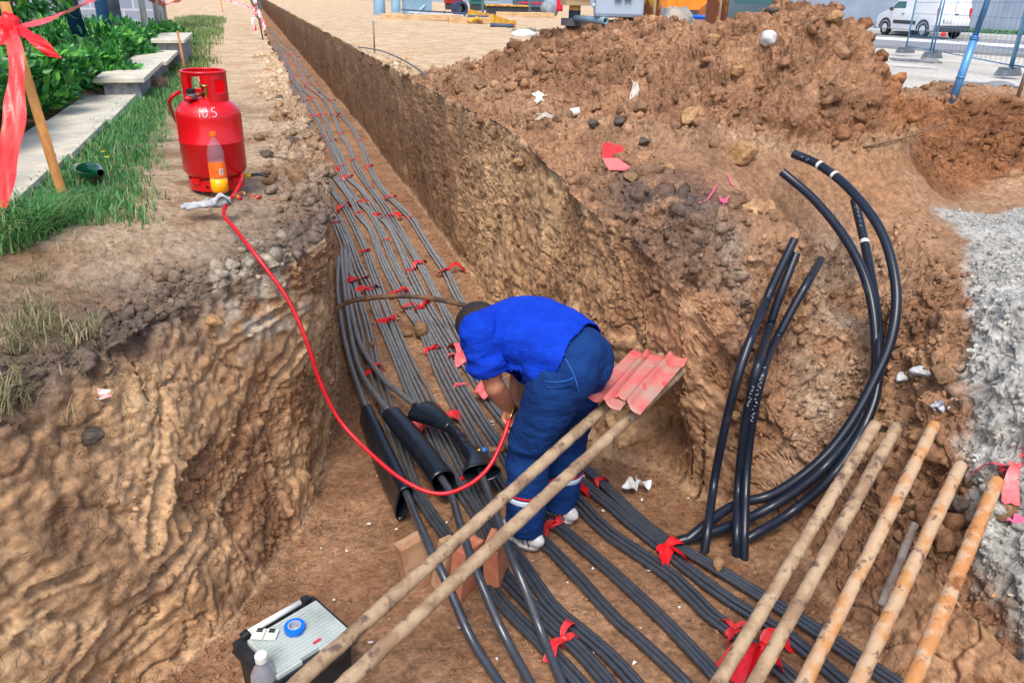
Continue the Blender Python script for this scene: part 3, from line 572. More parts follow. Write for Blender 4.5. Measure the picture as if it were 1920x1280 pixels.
tag(sleeve(pa, i0, i1, lambda t: (.030, .032, .034, .085+.035*t, .35)), 'long narrow black joint sleeve on the leftmost thick cable, lower flap hanging', 'cable sleeve', 'black joint sleeves on thick cables')
i0, i1 = at_px(pb, 735, 775), at_px(pb, 846, 905)
tag(sleeve(pb, i0, i1, lambda t: (.055, .052, .045, .05+.05*max(0, t-.5)*2, -.2)), 'wide open black joint sleeve in the middle of the three thick cables', 'cable sleeve', 'black joint sleeves on thick cables')
jc = thick([(779,760,F+.15),(800,775,F+.17),(830,790,F+.18),(858,815,F+.18),(876,842,F+.19),(895,862,F+.19),(905,892,F+.20)], 60)
rt = empty('cable_joint', tuple(pc1[-1]), label='thick right hand cable with taped joint between two flared black boots', category='cable joint')
def loc_build(b, name, m, parent, **k):
    b.v = [np.concatenate(b.v)-np.array(parent.location)]; return b.build(name, m, parent, **k)
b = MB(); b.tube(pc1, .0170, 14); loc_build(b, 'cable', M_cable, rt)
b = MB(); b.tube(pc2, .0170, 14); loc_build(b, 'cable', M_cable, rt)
tt = np.linspace(0, 1, 60); b = MB(); b.tube(jc, .020+.010*np.sin(np.clip(tt*1.15, 0, 1)*math.pi)+.002*np.sin(tt*70), 14); loc_build(b, 'taped_core', M_sleeve, rt)
def boot(pth, i0, i1, r0_, r1_, name='boot'):
    c0 = spline(pth[[i0, (i0+i1)//2, i1]], 16); T = np.gradient(c0, axis=0); T /= np.linalg.norm(T, axis=1)[:, None]; S = np.cross(T, [0, 0, 1]); S /= np.linalg.norm(S, axis=1)[:, None]; Z = np.cross(S, T)
    k = 24; a = np.arange(k)/k*2*math.pi; V = []
    for i in range(16):
        t = i/15; rx = r0_[0]*(1-t)+r1_[0]*t; rz_ = r0_[1]*(1-t)+r1_[1]*t; fl = 1+.12*np.sin(a*2+1)*abs(t-.5)
        V.append(c0[i]+np.outer(np.cos(a)*rx*fl, S[i])+np.outer(np.sin(a)*rz_*fl, Z[i]))
    b = MB(); b.add(np.concatenate(V), [(i*k+j, i*k+(j+1) % k, (i+1)*k+(j+1) % k, (i+1)*k+j) for i in range(15) for j in range(k)])
    b.v = [np.concatenate(b.v)-np.array(rt.location)]; return b.build(name, M_sleeve, rt, solid=.004)
boot(jc, 7, 25, (.088, .052), (.026, .028)); boot(jc, 40, 57, (.028, .028), (.082, .044))
# bricks propping the three cables
M_brick = mat('brick', lin((186, 118, 88)), lin((164, 98, 72)), rough=.9, scale=10, bump=.003, bscale=60, c3=lin((196, 170, 140)), lo3=.6, hi3=.75)
M_brickd = mat('dusty_brick', lin((176, 140, 108)), lin((150, 108, 80)), rough=.9, scale=9, bump=.003, bscale=60)
for px, py, az, tl, mm, lb in [(788,1055,.35,-.12,M_brickd,'dusty brown brick standing on end, leftmost under the thick cables'),
    (826,1060,.5,.15,M_brickd,'tan brick standing behind the leftmost cable brick'),
    (868,1068,.7,.1,M_brick,'orange brick standing tilted between the two scaffold pipes'),
    (930,1052,1.0,-.05,M_brick,'reddish brick standing on end beneath the right thick cable')]:
    q = P(px, py+38, FLOOR); b = MB(); b.box((0, 0, .108), (.125 if px != 826 else .06, .062, .225)); o = b.build('brick', mm, smooth=False, bevel=.005)
    o.location = q; o.rotation_euler = (tl*.6, tl, az); tag(o, lb, 'brick', 'bricks propping the thick cables')

# ---------------------------------------------------------------- pipes
def pipe(a, b_, r, m, seed, lab, grp, ext0=0, ext1=0):
    a = np.array(a); b_ = np.array(b_); d = b_-a; L = np.linalg.norm(d); d /= L; a = a-d*ext0; b_ = b_+d*ext1; L = np.linalg.norm(b_-a); n = int(L/.009)
    t = np.linspace(0, L, n); q = np.stack([t*5, t*0+seed*3, t*0], 1)
    pts = a+np.outer(t, d)+np.outer(noise3(q*.3, seed)*.004, [0, 0, 1]); B = MB(); B.tube(pts, r, 20, cap=False)
    v = B.v[0]; ax = a+np.outer((v-a)@d, d); rad = v-ax; rn = rad/np.linalg.norm(rad, axis=1)[:, None]
    dd = .003*fbm(v*20, 4, seed)+.0015*np.clip(fbm(v*48, 2, seed+5, ridged=True), 0, 1)+.003*np.clip(fbm(v*6, 2, seed+9)-.2, 0, 1)
    B.v[0] = v+rn*dd[:, None]; k = 20
    B.add(np.concatenate([pts[:1], pts[-1:]]), [])
    nv = len(B.v[0]); B.f += [(nv, (j+1) % k, j) for j in range(k)]+[(nv+1, nv-k+j, nv-k+(j+1) % k) for j in range(k)]; B.m += [0]*(2*k)
    tag(B.build('pipe', m), lab, 'pipe', grp)
pipe(D(1130, 767, 3.15), D(566, 1272, 2.1), .0215, M_rust2, 1, 'crusted scaffold pipe across the trench, the one nearer the gas hose', 'scaffold pipes crossing the trench', .5, .9)
pipe(D(1186, 779, 3.15), D(655, 1272, 2.1), .0215, M_rust2, 2, 'crusted scaffold pipe across the trench, the one with a rounded plate notch above its end', 'scaffold pipes crossing the trench', .5, .9)
RG = 'rusty pipes leaning on the right bank'
for i, (fa, ne, m_, lb) in enumerate([((1637,803,3.05),(1352,1270,2.4),M_rust2,'sandy crusted steel pipe, first of the five from the left'), ((1678,805,3.05),(1420,1270,2.37),M_rust2,'pale crusted steel pipe, second of the five from the left'),
        ((1749,803,3.03),(1512,1270,2.33),M_rust,'middle pipe of the five, orange rust at its top end'), ((1798,878,2.84),(1612,1270,2.28),M_rust,'second pipe from the right with rust patches and a bare crusted end'), ((1866,908,2.74),(1714,1270,2.2),M_rust3,'most orange rusty pipe, rightmost of the five')]):
    pipe(D(*fa), D(*ne), .0225, m_, 10+i, lb, RG, .02, .9)
pipe(D(1712, 990, 2.82), D(1655, 1125, 2.72), .014, mat('grey_pipe', lin((150, 140, 130)), lin((120, 105, 95)), rough=.8, scale=20), 30, 'thin short grey pipe half buried behind the rusty pipes', None, .02, .02)
def drape(wp, n, off, ymax=1e9):
    s_ = spline(np.array(wp, float), n); dd = np.array([min(a[2], (proj(GP(a[0], a[1]))[2]-off) if a[1] < ymax else a[2]) for a in s_]); w_ = max(2, n//18)
    mn = np.array([dd[max(0, i-w_):i+w_+1].min() for i in range(n)]); k_ = np.ones(2*w_+1)/(2*w_+1); sm = np.convolve(np.pad(mn, w_, 'edge'), k_, 'valid'); return np.array([D(a[0], a[1], z_) for a, z_ in zip(s_, sm)])
# conduits: three straight ones standing, three long bent ones
def conduit(wp, lab, grp, r=.024, band=None, print_=None):
    q = drape(wp, 90, .11 if grp == UG else .06, 1015); rt = empty('conduit', tuple(q[-1]), label=lab, category='conduit', group=grp)
    b = MB(); n = len(q); rr = np.full(n, r); b.tube(q, rr, 18, cap=False); loc_build(b, 'tube', M_conduit, rt)
    b = MB(); b.tube(q[:3]+(q[0]-q[1])*.02, r*.86, 16); loc_build(b, 'bore', mat('bore_dark', (.01, .01, .01), rough=.8), rt)
    T = q[1]-q[0]; T /= np.linalg.norm(T)
    for off, wd in (band or []):
        b = MB(); i = int(off); c = q[i]; T = q[i+1]-q[i]; T /= np.linalg.norm(T); b.tube(np.array([c-T*wd/2, c+T*wd/2]), r+.0012, 18, cap=False); loc_build(b, 'white_band', M_white, rt)
    if print_:
        i0_, i1_, sd = print_; r_ = np.random.default_rng(sd); b = MB()
        for i in range(i0_, i1_):
            c = q[i]; T = q[i+1]-q[i]; T /= np.linalg.norm(T); v = CAM-c; v -= T*(v@T); v /= np.linalg.norm(v); S = np.cross(T, v)
            for k in range(2):
                if r_.random() < .75:
                    o_ = (r_.random()-.5)*.012; c2 = c+v*(r+.0006)+S*o_+T*(k-.5)*.006
                    b.tube(np.array([c2-S*.003, c2+S*.004+T*r_.uniform(-.003, .003)]), .0009, 4)
        if b.v: loc_build(b, 'printing', M_white, rt)
    return rt
UG = 'straight black conduits standing against the pit slope'
conduit([(1490,448,4.1),(1440,555,3.95),(1385,700,3.7),(1345,870,3.5),(1321,1035,3.38)], 'leftmost black conduit standing apart against the pit slope', UG, .0190)
conduit([(1493,475,4.05),(1450,590,3.88),(1405,750,3.65),(1385,900,3.48),(1380,1068,3.32)], 'middle black conduit standing, partly behind its right neighbour', UG, .0190, print_=(38, 44, 3))
conduit([(1539,487,4.0),(1480,590,3.85),(1430,700,3.66),(1402,860,3.44),(1394,1075,3.28)], 'black conduit with printed marks, third of the standing ones from the left', UG, .0190, print_=(34, 48, 2))
LG = 'long bent black conduits looping down the pit slope'
conduit([(1487,288,4.15),(1540,312,4.05),(1600,362,3.85),(1655,440,3.65),(1680,540,3.5),(1672,630,3.42),(1640,710,3.4),(1590,800,3.4),(1530,870,3.42),(1450,925,3.47),(1370,950,3.53),(1290,1010,3.58)], 'long bent conduit with two white bands near its upper end', LG, .0218, band=[(5.5, .018), (8, .018)], print_=(1, 4, 5))
conduit([(1466,322,4.05),(1530,378,3.95),(1590,455,3.8),(1628,540,3.65),(1642,640,3.55),(1635,730,3.52),(1595,815,3.5),(1530,890,3.5),(1450,947,3.52),(1370,985,3.55),(1270,1015,3.58)], 'long bent conduit whose plain end is leftmost on the mound', LG, .0218)
conduit([(1602,374,4.05),(1622,460,3.92),(1640,560,3.75),(1648,650,3.65),(1636,760,3.58),(1570,880,3.5),(1480,962,3.45),(1400,1010,3.42),(1340,1050,3.42)], 'long bent conduit with one white band, upper end between the others', LG, .0218, band=[(9, .02)], print_=(2, 7, 8))

# ---------------------------------------------------------------- pink cover plate on the two scaffold pipes
M_plate = mat('pink_plate', lin((200, 100, 96)), lin((170, 138, 124)), rough=.65, scale=6, lo=.42, hi=.58, c3=lin((222, 74, 84)), lo3=.56, hi3=.64, scale3=11)
def plate(c00, c10, c01, c11, name, notch=None, par=None, fold=.02):
    b = MB(); nu, nv_ = 31, 31; u, v = np.meshgrid(np.linspace(0, 1, nu), np.linspace(0, 1, nv_)); u = u.ravel(); v = v.ravel()
    pts = np.outer((1-u)*(1-v), c00)+np.outer(u*(1-v), c10)+np.outer((1-u)*v, c01)+np.outer(u*v, c11)
    pts[:, 2] += fold*(1.1*np.exp(-((u-.5)/.09)**2)-.5*np.exp(-((u-.25)/.2)**2)-.4*np.exp(-((u-.78)/.18)**2))+.006*np.sin(v*3+u*2)+.012*u*(v > .85)*np.sin(v*20); fs = []
    for j in range(nv_-1):
        for i in range(nu-1):
            uu, vv = (i+.5)/(nu-1), (j+.5)/(nv_-1)
            if notch and ((uu-notch[0])**2/notch[2]**2+(vv-notch[1])**2/notch[3]**2 < 1): continue
            fs.append((j*nu+i, j*nu+i+1, (j+1)*nu+i+1, (j+1)*nu+i))
    b.add(pts, fs); b.v = [np.concatenate(b.v)-np.array(par.location)]; return b.build(name, M_plate, par, solid=.003)
rt = empty('cover_plate', tuple(D(1190, 720, 3.2)), label='pink red plastic cable cover plate with rounded notch resting on scaffold pipe ends', category='cover plate')
plate(D(1100, 743, 3.08), D(1162, 771, 3.02), D(1188, 653, 3.52), D(1240, 668, 3.47), 'panel', par=rt)
plate(D(1150, 745, 3.07), D(1200, 779, 3.0), D(1222, 662, 3.46), D(1292, 668, 3.42), 'panel', notch=(.25, .0, .26, .07), par=rt)

# ---------------------------------------------------------------- iron bar across the bundles
q = spline(np.array([D(590, 690, 4.55), D(612, 615, 4.75), D(640, 572, 5.0), D(700, 558, 5.15), D(780, 556, 5.2), D(870, 572, 5.15), D(960, 600, 5.1)]), 60)
b = MB(); b.tube(q, .017*(1+.12*noise3(q*30, 3)), 10)
tag(b.build('iron_bar', mat('brown_bar', lin((120, 88, 58)), lin((70, 56, 52)), rough=.8, scale=9, bump=.003, c3=lin((160, 120, 60)), lo3=.6, hi3=.7)), 'bent rusty brown bar spanning over the cable bundles behind the worker', 'bar')
# ---------------------------------------------------------------- hose and torch
HP = [(330,205,3.66),(316,190,3.6),(322,165,3.52)]
hp = np.array([D(338, 168, 3.50), D(322, 176, 3.48), D(316, 196, 3.50), D(322, 205, 3.58)])
hb = [GP(452, 340)+[0, 0, .02], GP(447, 352)+[0, 0, .012], GP(430, 378)+[0, 0, .012], GP(416, 396)+[0, 0, .012], GP(440, 428)+[0, 0, .016], *[D(a_, b_, min(c_, proj(GP(a_, b_))[2]-.02)) for a_, b_, c_ in ((458, 450, 3.3), (478, 475, 3.2), (500, 505, 3.1), (540, 562, 3.0))], D(575, 640, 3.15), D(598, 710, 3.18), D(635, 785, 3.2), D(695, 850, 3.16), D(760, 902, 3.08), D(820, 925, 3.02), D(870, 913, 3.02), D(913, 880, 3.06), D(940, 830, 3.13), D(956, 785, 3.2)]
cyl_c = P(386, 362, 0)+np.array([fw[0], fw[1], 0])/math.hypot(fw[0], fw[1])*.15; cyl_c[2] = 0.004
h0 = [D(338, 172, 3.50), D(322, 182, 3.48), D(319, 200, 3.54), D(340, 240, 3.75), D(400, 300, 3.92), D(440, 312, 3.80), D(452, 325, 3.62)]
hb = drape([(452,340,3.6),(447,352,3.6),(430,378,3.6),(416,396,3.6),(440,428,3.6),(470,466,3.4),(500,505,3.15),(540,562,3.05),(575,640,3.1),(598,710,3.15),(635,785,3.2),(695,850,3.16),(760,902,3.08),(820,925,3.02),(870,913,3.02),(913,880,3.06),(940,830,3.13),(956,785,3.2)], 150, .016)
rt = empty('gas_hose', tuple(hb[0]), label='long red rubber gas hose looping from the cylinder down to the worker\'s hand', category='hose')
b = MB(); b.tube(spline(np.array(h0+list(hb[::4])+[hb[-1]]), 260), .0084, 12); loc_build(b, 'hose', M_hose, rt)
b = MB(); tq = spline([D(956, 785, 3.2), D(968, 760, 3.25), D(968, 830, 3.3), D(945, 842, 3.35)], 16); b.tube(tq, .006, 8); loc_build(b, 'coupling', mat('brass', (.45, .3, .1), rough=.35, metal=1), rt)
rt = empty('gas_torch', tuple(D(920, 843, 3.35)), label='hand torch with brown handle and blue collar at the flared boot', category='torch')
b = MB(); b.tube([D(915, 843, 3.34), D(958, 842, 3.38)], .014, 12); loc_build(b, 'handle', mat('brown_grip', lin((112, 78, 60)), rough=.6), rt)
b = MB(); b.tube([D(903, 843, 3.33), D(915, 843, 3.34)], .012, 12); loc_build(b, 'collar', mat('blue_collar', lin((40, 100, 150)), rough=.4), rt)
b = MB(); b.tube([D(893, 844, 3.33), D(903, 843, 3.33)], [.006, .010], 12); loc_build(b, 'nozzle', mat('brass', (.45, .3, .1)), rt)

# ---------------------------------------------------------------- toolbox with roll of tape and pack of drill bits; water bottle
zt = FLOOR+.235; c1_, c2_, c3_, c4_ = P(432, 1188, zt), P(590, 1102, zt), P(662, 1172, zt), P(508, 1275, zt)
cc = (c1_+c2_+c3_+c4_)/4; ax = (c2_-c1_)+(c3_-c4_); TL = np.linalg.norm(ax)/2; ang = math.atan2(ax[1], ax[0]); TW = (np.linalg.norm(c4_-c1_)+np.linalg.norm(c3_-c2_))/2
print('toolbox', TL, TW)
M_tb = mat('toolbox_black', (.010, .013, .018), (.02, .022, .026), rough=.45, scale=20); M_tl = mat('toolbox_lid', lin((176, 186, 182)), lin((150, 160, 156)), rough=.4, scale=6)
rt = empty('toolbox', (cc[0], cc[1], FLOOR), (0, 0, ang), label='black plastic toolbox with pale ribbed lid standing on the trench floor', category='toolbox')
b = MB(); b.box((0, 0, .085), (TL*.92, TW*.84, .17), taper=1.04); b.build('body', M_tb, rt, smooth=False, bevel=.008)
b = MB(); b.box((0, 0, .185), (TL, TW, .045)); b.box((0, 0, .165), (TL*1.03, TW*1.04, .014)); b.build('rim', M_tb, rt, smooth=False, bevel=.008)
b = MB(); b.box((TL*.02, -TW*.06, .214), (TL*.84, TW*.74, .022)); 
for k in range(12): b.box((TL*.02, -TW*.06-TW*.33+TW*.66*k/11, .2265), (TL*.78, TW*.03, .005))
b.build('lid', M_tl, rt, smooth=False, bevel=.004)
b = MB(); b.tube([(-TL*.33, TW*.43, .222), (TL*.3, TW*.43, .222)], .011, 14); b.build('handle', mat('handle_white', (.7, .71, .7), rough=.35), rt)
for sx in (-1, 1): b = MB(); b.beam((sx*TL*.41-.0, TW*.43, .215), (sx*TL*.32, TW*.43, .222), .026, .026); b.build('handle_bracket', M_tb, rt, smooth=False, bevel=.004)
for sx in (-.28, .22):
    b = MB(); b.box((sx*TL, -TW*.52, .17), (.07, .014, .05)); b.build('latch', M_tb, rt, smooth=False, bevel=.004)
    b = MB(); b.box((sx*TL+.0, -TW*.455, .214), (.09, .012, .018)); b.build('lid_catch', M_tl, rt, smooth=False, bevel=.003)
b = MB(); b.box((TL*.1, -TW*.36, .2305), (.028, .011, .002)); b.build('badge', mat('badge_red', lin((190, 60, 70)), rough=.4), rt, smooth=False)
def on_lid(px, py): q_ = P(px, py, FLOOR+.2295); return q_
q = on_lid(553, 1180)
rt = empty('tape_roll', (q[0], q[1], FLOOR+.2295), label='roll of bright blue insulating tape lying on the toolbox lid', category='tape roll')
b = MB(); b.lathe([(.021, 0), (.033, 0), (.034, .002), (.034, .018), (.033, .020), (.021, .020)], seg=40); b.build('tape', mat('blue_tape', lin((10, 110, 215)), rough=.3), rt, auto=40)
b = MB(); b.lathe([(.0205, -.0), (.0212, .0), (.0212, .0208), (.018, .0208), (.018, 0)], seg=32); b.build('core', mat('core_grey', lin((170, 175, 200)), rough=.5), rt, auto=40)
q = on_lid(497, 1190)
rt = empty('bit_pack', (q[0], q[1], FLOOR+.2295), (0, 0, math.radians(-20)), label='open white fold pack with dark bits lying on the toolbox lid', category='small pack')
b = MB(); b.box((-.021, 0, .004), (.040, .046, .006)); b.box((.021, 0, .004), (.040, .046, .006)); b.build('case', mat('card_white', lin((205, 212, 200)), rough=.5), rt, smooth=False, bevel=.0015)
for sx in (-.02, .02):
    b = MB(); 
    for k in range(2): b.box((sx, .008+k*.009, .0085), (.019, .005, .004))
    b.build('bit', mat('bit_dark', (.02, .02, .022), rough=.4), rt, smooth=False)
zb = FLOOR+.30; q = P(489, 1226, zb)
rt = empty('water_bottle', (q[0], q[1], FLOOR), label='clear plastic water bottle with white cap standing in front of toolbox', category='bottle')
rt.scale = (1.2, 1.2, 1.25); M_pet = mat('clear_plastic', (.93, .93, 1), rough=.06, trans=.95, ior=1.12)
b = MB(); pr = [(.001, .002), (.028, .002), (.034, .012), (.034, .08), (.032, .085), (.034, .09), (.034, .155), (.031, .18), (.018, .205), (.0135, .212), (.0135, .225)]; b.lathe(pr, seg=36); b.build('bottle', mat('pet_hazy', (.82, .84, .92), rough=.18, trans=.82, ior=1.35), rt, solid=.0012)
b = MB(); b.lathe([(.001, .2405), (.014, .2405), (.0162, .238), (.0162, .222), (.014, .221), (.001, .2212)], seg=32); b.build('cap', M_white, rt, auto=40)

# ---------------------------------------------------------------- clods that lie on the cables
M_clod = soil_mat('clod_soil', False, lin((142, 112, 84))); M_clodd = soil_mat('grey_clod', False, lin((98, 88, 80))); M_clodo = soil_mat('ochre_clod', False, lin((176, 138, 98)))
def rock(px, py, r, lab, m=M_clod, seed=0, z=None, name='clod', cat='clod', sq=(1, .8, .7), sub=3, amp=.3, sink=.35):
    if z is None: c, n_ = G(px, py)
    else: c = P(px, py, z)
    b = MB(); b.blob((0, 0, 0), (r*sq[0], r*sq[1], r*sq[2]), seed, amp, sub, randrot(np.random.default_rng(seed)) if sq[2] > .5 else None, 1.9)
    v = b.v[0]; b.v[0] = v*(1+.07*fbm(v/r*5, 2, seed+3)[:, None]); o = b.build(name, m); o.location = c+np.array([0, 0, r*sq[2]*(1-sink)]); tag(o, lab, cat); return o
rock(790, 626, .062, 'grey brown clod resting on the cables left of the worker\'s head', seed=3, z=FLOOR+.03)
rock(764, 630, .036, 'smaller clod on bare soil left of the clod on the cables', seed=4, z=FLOOR+.0)
rock(697, 648, .022, 'little dirt lump on thin cables left of a red tie', seed=5, z=FLOOR+.04)
rock(1346, 1062, .028, 'round tan dirt lump sitting on the rightmost cable bundle', seed=6, z=FLOOR+.04, m=M_clodo)
# ---------------------------------------------------------------- the worker, bending over the joint
from mathutils.bvhtree import BVHTree
def fuse(b, voxel, it=3, fac=.5):
    me = bpy.data.meshes.new('tmp'); me.from_pydata(np.concatenate(b.v).tolist(), [], b.f); me.update()
    o = bpy.data.objects.new('tmp', me); col.objects.link(o)
    r = o.modifiers.new('r', 'REMESH'); r.mode = 'VOXEL'; r.voxel_size = voxel
    s = o.modifiers.new('s', 'SMOOTH'); s.factor = fac; s.iterations = it
    dg = bpy.context.evaluated_depsgraph_get(); ev = o.evaluated_get(dg); m2 = ev.to_mesh()
    V = np.array([v.co[:] for v in m2.vertices]); N = np.array([v.normal[:] for v in m2.vertices]); Fc = [tuple(p.vertices) for p in m2.polygons]
    ev.to_mesh_clear(); bpy.data.objects.remove(o); bpy.data.meshes.remove(me); return V, N, Fc
pf = np.array([-.64, .768, 0]); ps = np.array([-.768, -.64, 0]); pz = np.array([0, 0, 1.])
HP0 = np.array([1.075, 2.555, -.44])
def W(f_, s_, z_): return HP0+f_*pf+s_*ps+z_*pz
def cap(b, p, q, r1_, r2_, flat=None, n=6, bulge=0):
    p = np.array(p); q = np.array(q); t = np.linspace(0, 1, n); pts = p+np.outer(t, q-p); rr = r1_+(r2_-r1_)*t+bulge*np.sin(t*math.pi); b.tube(pts, rr, 16, flat=flat)
    v, f = ico(2); b.add(v*r1_*.99+p, f); b.add(v*r2_*.99+q, f)
def ell(b, c, r, axes):
    v, f = ico(3); b.add((v*np.array(r))@np.array(axes)+np.array(c), f)
AX = [pf, ps, pz]
worker = empty('person', tuple(P(1000, 985, FLOOR)), label='worker bending forward in bright blue shirt and dark blue work trousers, holding hose end', category='person')
wo = np.array(worker.location)
def wbuild(V, Fc, name, m, smooth=True, parent=None, **k):
    b = MB(); b.add(V-wo, Fc); return b.build(name, m, parent or worker, **k)
M_shirt = mat('blue_shirt', lin((8, 60, 188)), lin((6, 50, 170)), rough=.85, scale=6, spec=.2, bump=.022, bscale=7, stretch=(1, 1, 2.4))
M_trou = mat('work_trousers', lin((17, 56, 114)), lin((12, 44, 96)), rough=.85, scale=9, spec=.2, bump=.020, bscale=9, stretch=(1, 1, 1.5))
M_trou2 = mat('trouser_seam', lin((40, 100, 190)), rough=.85)
M_skin = mat('skin', lin((186, 128, 100)), lin((170, 112, 86)), rough=.5, scale=20, sss=.15)
M_hair = mat('hair', (.014, .009, .007), (.028, .019, .015), rough=.7, scale=60, stretch=(1, 1, 3), bump=.002, bscale=200)
# joints
sL = D(898, 622, 3.03); eL = D(926, 722, 3.10); wL = D(955, 766, 3.26)
sR = W(.34, -.18, -.02); eR = W(.36, -.20, -.30); wR = W(.26, -.02, -.50)
kL = D(992, 842, 3.17); aL = P(985, 985, FLOOR+.10); kR = D(1062, 812, 3.33); aR = P(1050, 938, FLOOR+.10)
hL = W(0, .085, -.04); hR = W(0, -.085, -.04)
# body under the clothes: neck, head, arms and hands in one continuous surface
b = MB()
chest = W(.33, 0, .0)
ell(b, chest, (.10, .15, .085), AX); cap(b, W(.36, 0, .01), W(.46, .01, -.03), .058, .054)
hc = D(897, 608, 3.26)
hcr = pf*.80-pz*.60; hfa = -pz*.80-pf*.60; AH = [hfa, ps, hcr]
ell(b, hc, (.088, .074, .098), AH); ell(b, hc+.03*hfa-.055*hcr, (.06, .058, .065), AH)      # skull and jaw
ell(b, hc+.092*hfa-.03*hcr, (.016, .012, .022), AH)                                                # nose
for sgn in (1, -1):
    ell(b, hc+.076*ps*sgn-.012*hcr, (.018, .009, .03), AH)                                            # ears
    ell(b, hc+.082*hfa+.03*ps*sgn+.008*hcr, (.012, .016, .008), AH)                                           # brows
ell(b, hc+.084*hfa-.08*hcr, (.01, .024, .007), AH)
cap(b, sL, eL, .050, .040); cap(b, eL, wL, .043, .027, bulge=.004)
cap(b, sR, eR, .050, .040); cap(b, eR, wR, .043, .027, bulge=.004)
def hand(b, w_, d, side, up):
    d = d/np.linalg.norm(d); side = side-d*(side@d); side /= np.linalg.norm(side); n_ = np.cross(d, side)
    ell(b, w_+d*.045, (.048, .040, .017), [d, side, n_])
    for k, (o_, L) in enumerate([(-.030, .062), (-.010, .072), (.011, .068), (.030, .052)]):
        p0 = w_+d*.082+side*o_; p1 = p0+d*L*.42-n_*.012*up; p2 = p1+d*L*.12-n_*.030*up; p3 = p2-d*.016-n_*.016*up
        b.tube(spline([p0-d*.02, p0, p1, p2, p3], 14), np.linspace(.0098, .0076, 14), 8)
    p0 = w_+d*.025+side*.034; b.tube(spline([p0, p0+d*.03+side*.018-n_*.01*up, p0+d*.055+side*.008-n_*.03*up, p0+d*.06-side*.006-n_*.036*up], 12), np.linspace(.013, .009, 12), 8)
hand(b, wL, D(958, 796, 3.24)-wL, ps, 1); hand(b, wR, np.array(D(960, 800, 3.3))-wR, -ps, 1)
V, N, Fc = fuse(b, .0052, 3)
wbuild(V, Fc, 'body', M_skin)
for sgn in (1, -1):
    b = MB(); ell(b, hc+.078*hfa+.028*ps*sgn-.008*hcr, (.010, .011, .010), AH); wbuild(np.concatenate(b.v), b.f, 'eye', mat('eye', (.5, .5, .5), rough=.2))
# hair: close cropped, over the back and crown
v, f = ico(4); d = v; hv = (v*np.array([.094, .080, .104]))@np.array(AH)+hc
keep = (v[:, 0] < .45-.25*(v[:, 2] < 0)) & ((v[:, 2] > -.45) | (v[:, 0] < -.3))
hv = hv+((v*.004*fbm(v*14, 3, 5)[:, None]))@np.array(AH)
wbuild(hv, [q for q in f if all(keep[i] for i in q)], 'hair', M_hair, solid=.006)
# shirt
b = MB()
spine = spline([W(-.045, 0, .02), W(.02, 0, .05), W(.12, 0, .075), W(.22, 0, .078), W(.32, 0, .05), W(.39, 0, .015)], 12)
wd = np.interp(np.linspace(0, 1, 12), [0, .35, .7, 1], [.165, .170, .178, .135]); th = np.interp(np.linspace(0, 1, 12), [0, .4, .75, 1], [.122, .132, .122, .085])
for c_, w_, t_ in zip(spine, wd, th): ell(b, c_-.02*pz, (.085, w_, t_), AX)
ell(b, W(.15, 0, -.03), (.14, .14, .115), AX); ell(b, W(.07, .0, -.03), (.09, .165, .12), AX)
ell(b, W(.40, 0, .0), (.045, .075, .06), AX)
for s_, e_ in ((sL, eL), (sR, eR)):
    m_ = s_+(e_-s_)*.62; ell(b, s_, (.068, .062, .064), AX); cap(b, s_, m_, .062, .064); cap(b, W(.30, 0, .01), s_, .085, .066); ell(b, s_*.55+W(.34, 0, .02)*.45, (.08, .085, .075), AX)
V, N, Fc = fuse(b, .0075, 6)
q = V-HP0; fa, sa_, za = q@pf, q@ps, q@pz
fold = fbm(np.stack([fa*7+za*9, sa_*4, za*3-fa*5], 1), 3, 3, ridged=True); fold = fold+.9*fbm(np.stack([fa*5+za*11+sa_*3, sa_*2, fa], 1), 2, 23, ridged=True); amp = .007+.012*sstep(.04, -.06, za)*sstep(-.05, .1, fa)+.006*np.exp(-((np.linalg.norm(V-sL, axis=1)-.1)/.06)**2)
V = V+N*(fold*amp)[:, None]+N*(.003*fbm(V*25, 2, 8))[:, None]
# open the sleeves' ends and the hem
def cut(V, Fc, tests):
    bad = np.zeros(len(V), bool)
    for c_, n_ in tests: bad |= ((V-c_)@n_ > 0) & (np.linalg.norm(V-c_, axis=1) < .14)
    return [q for q in Fc if not all(bad[i] for i in q)]
dl = (eL-sL)/np.linalg.norm(eL-sL); dr = (eR-sR)/np.linalg.norm(eR-sR)
Fs = cut(V, Fc, [(sL+(eL-sL)*.72, dl), (sR+(eR-sR)*.72, dr)])
hem = (V-W(-.045, 0, .0))@(pf*.93-pz*.0)+.32*np.minimum(0, ((V-HP0)@pz-.06))+.004*np.sin(((V-HP0)@ps)*40); Fs = [q for q in Fs if not all(hem[i] < -.0 for i in q)]
def tidy(V, Fs):
    u = sorted({i for q in Fs for i in q}); mp = {a: i for i, a in enumerate(u)}; return V[u], [tuple(mp[i] for i in q) for q in Fs]
Vs, Fs = tidy(V, Fs); wbuild(Vs, Fs, 'shirt', M_shirt, solid=.003)
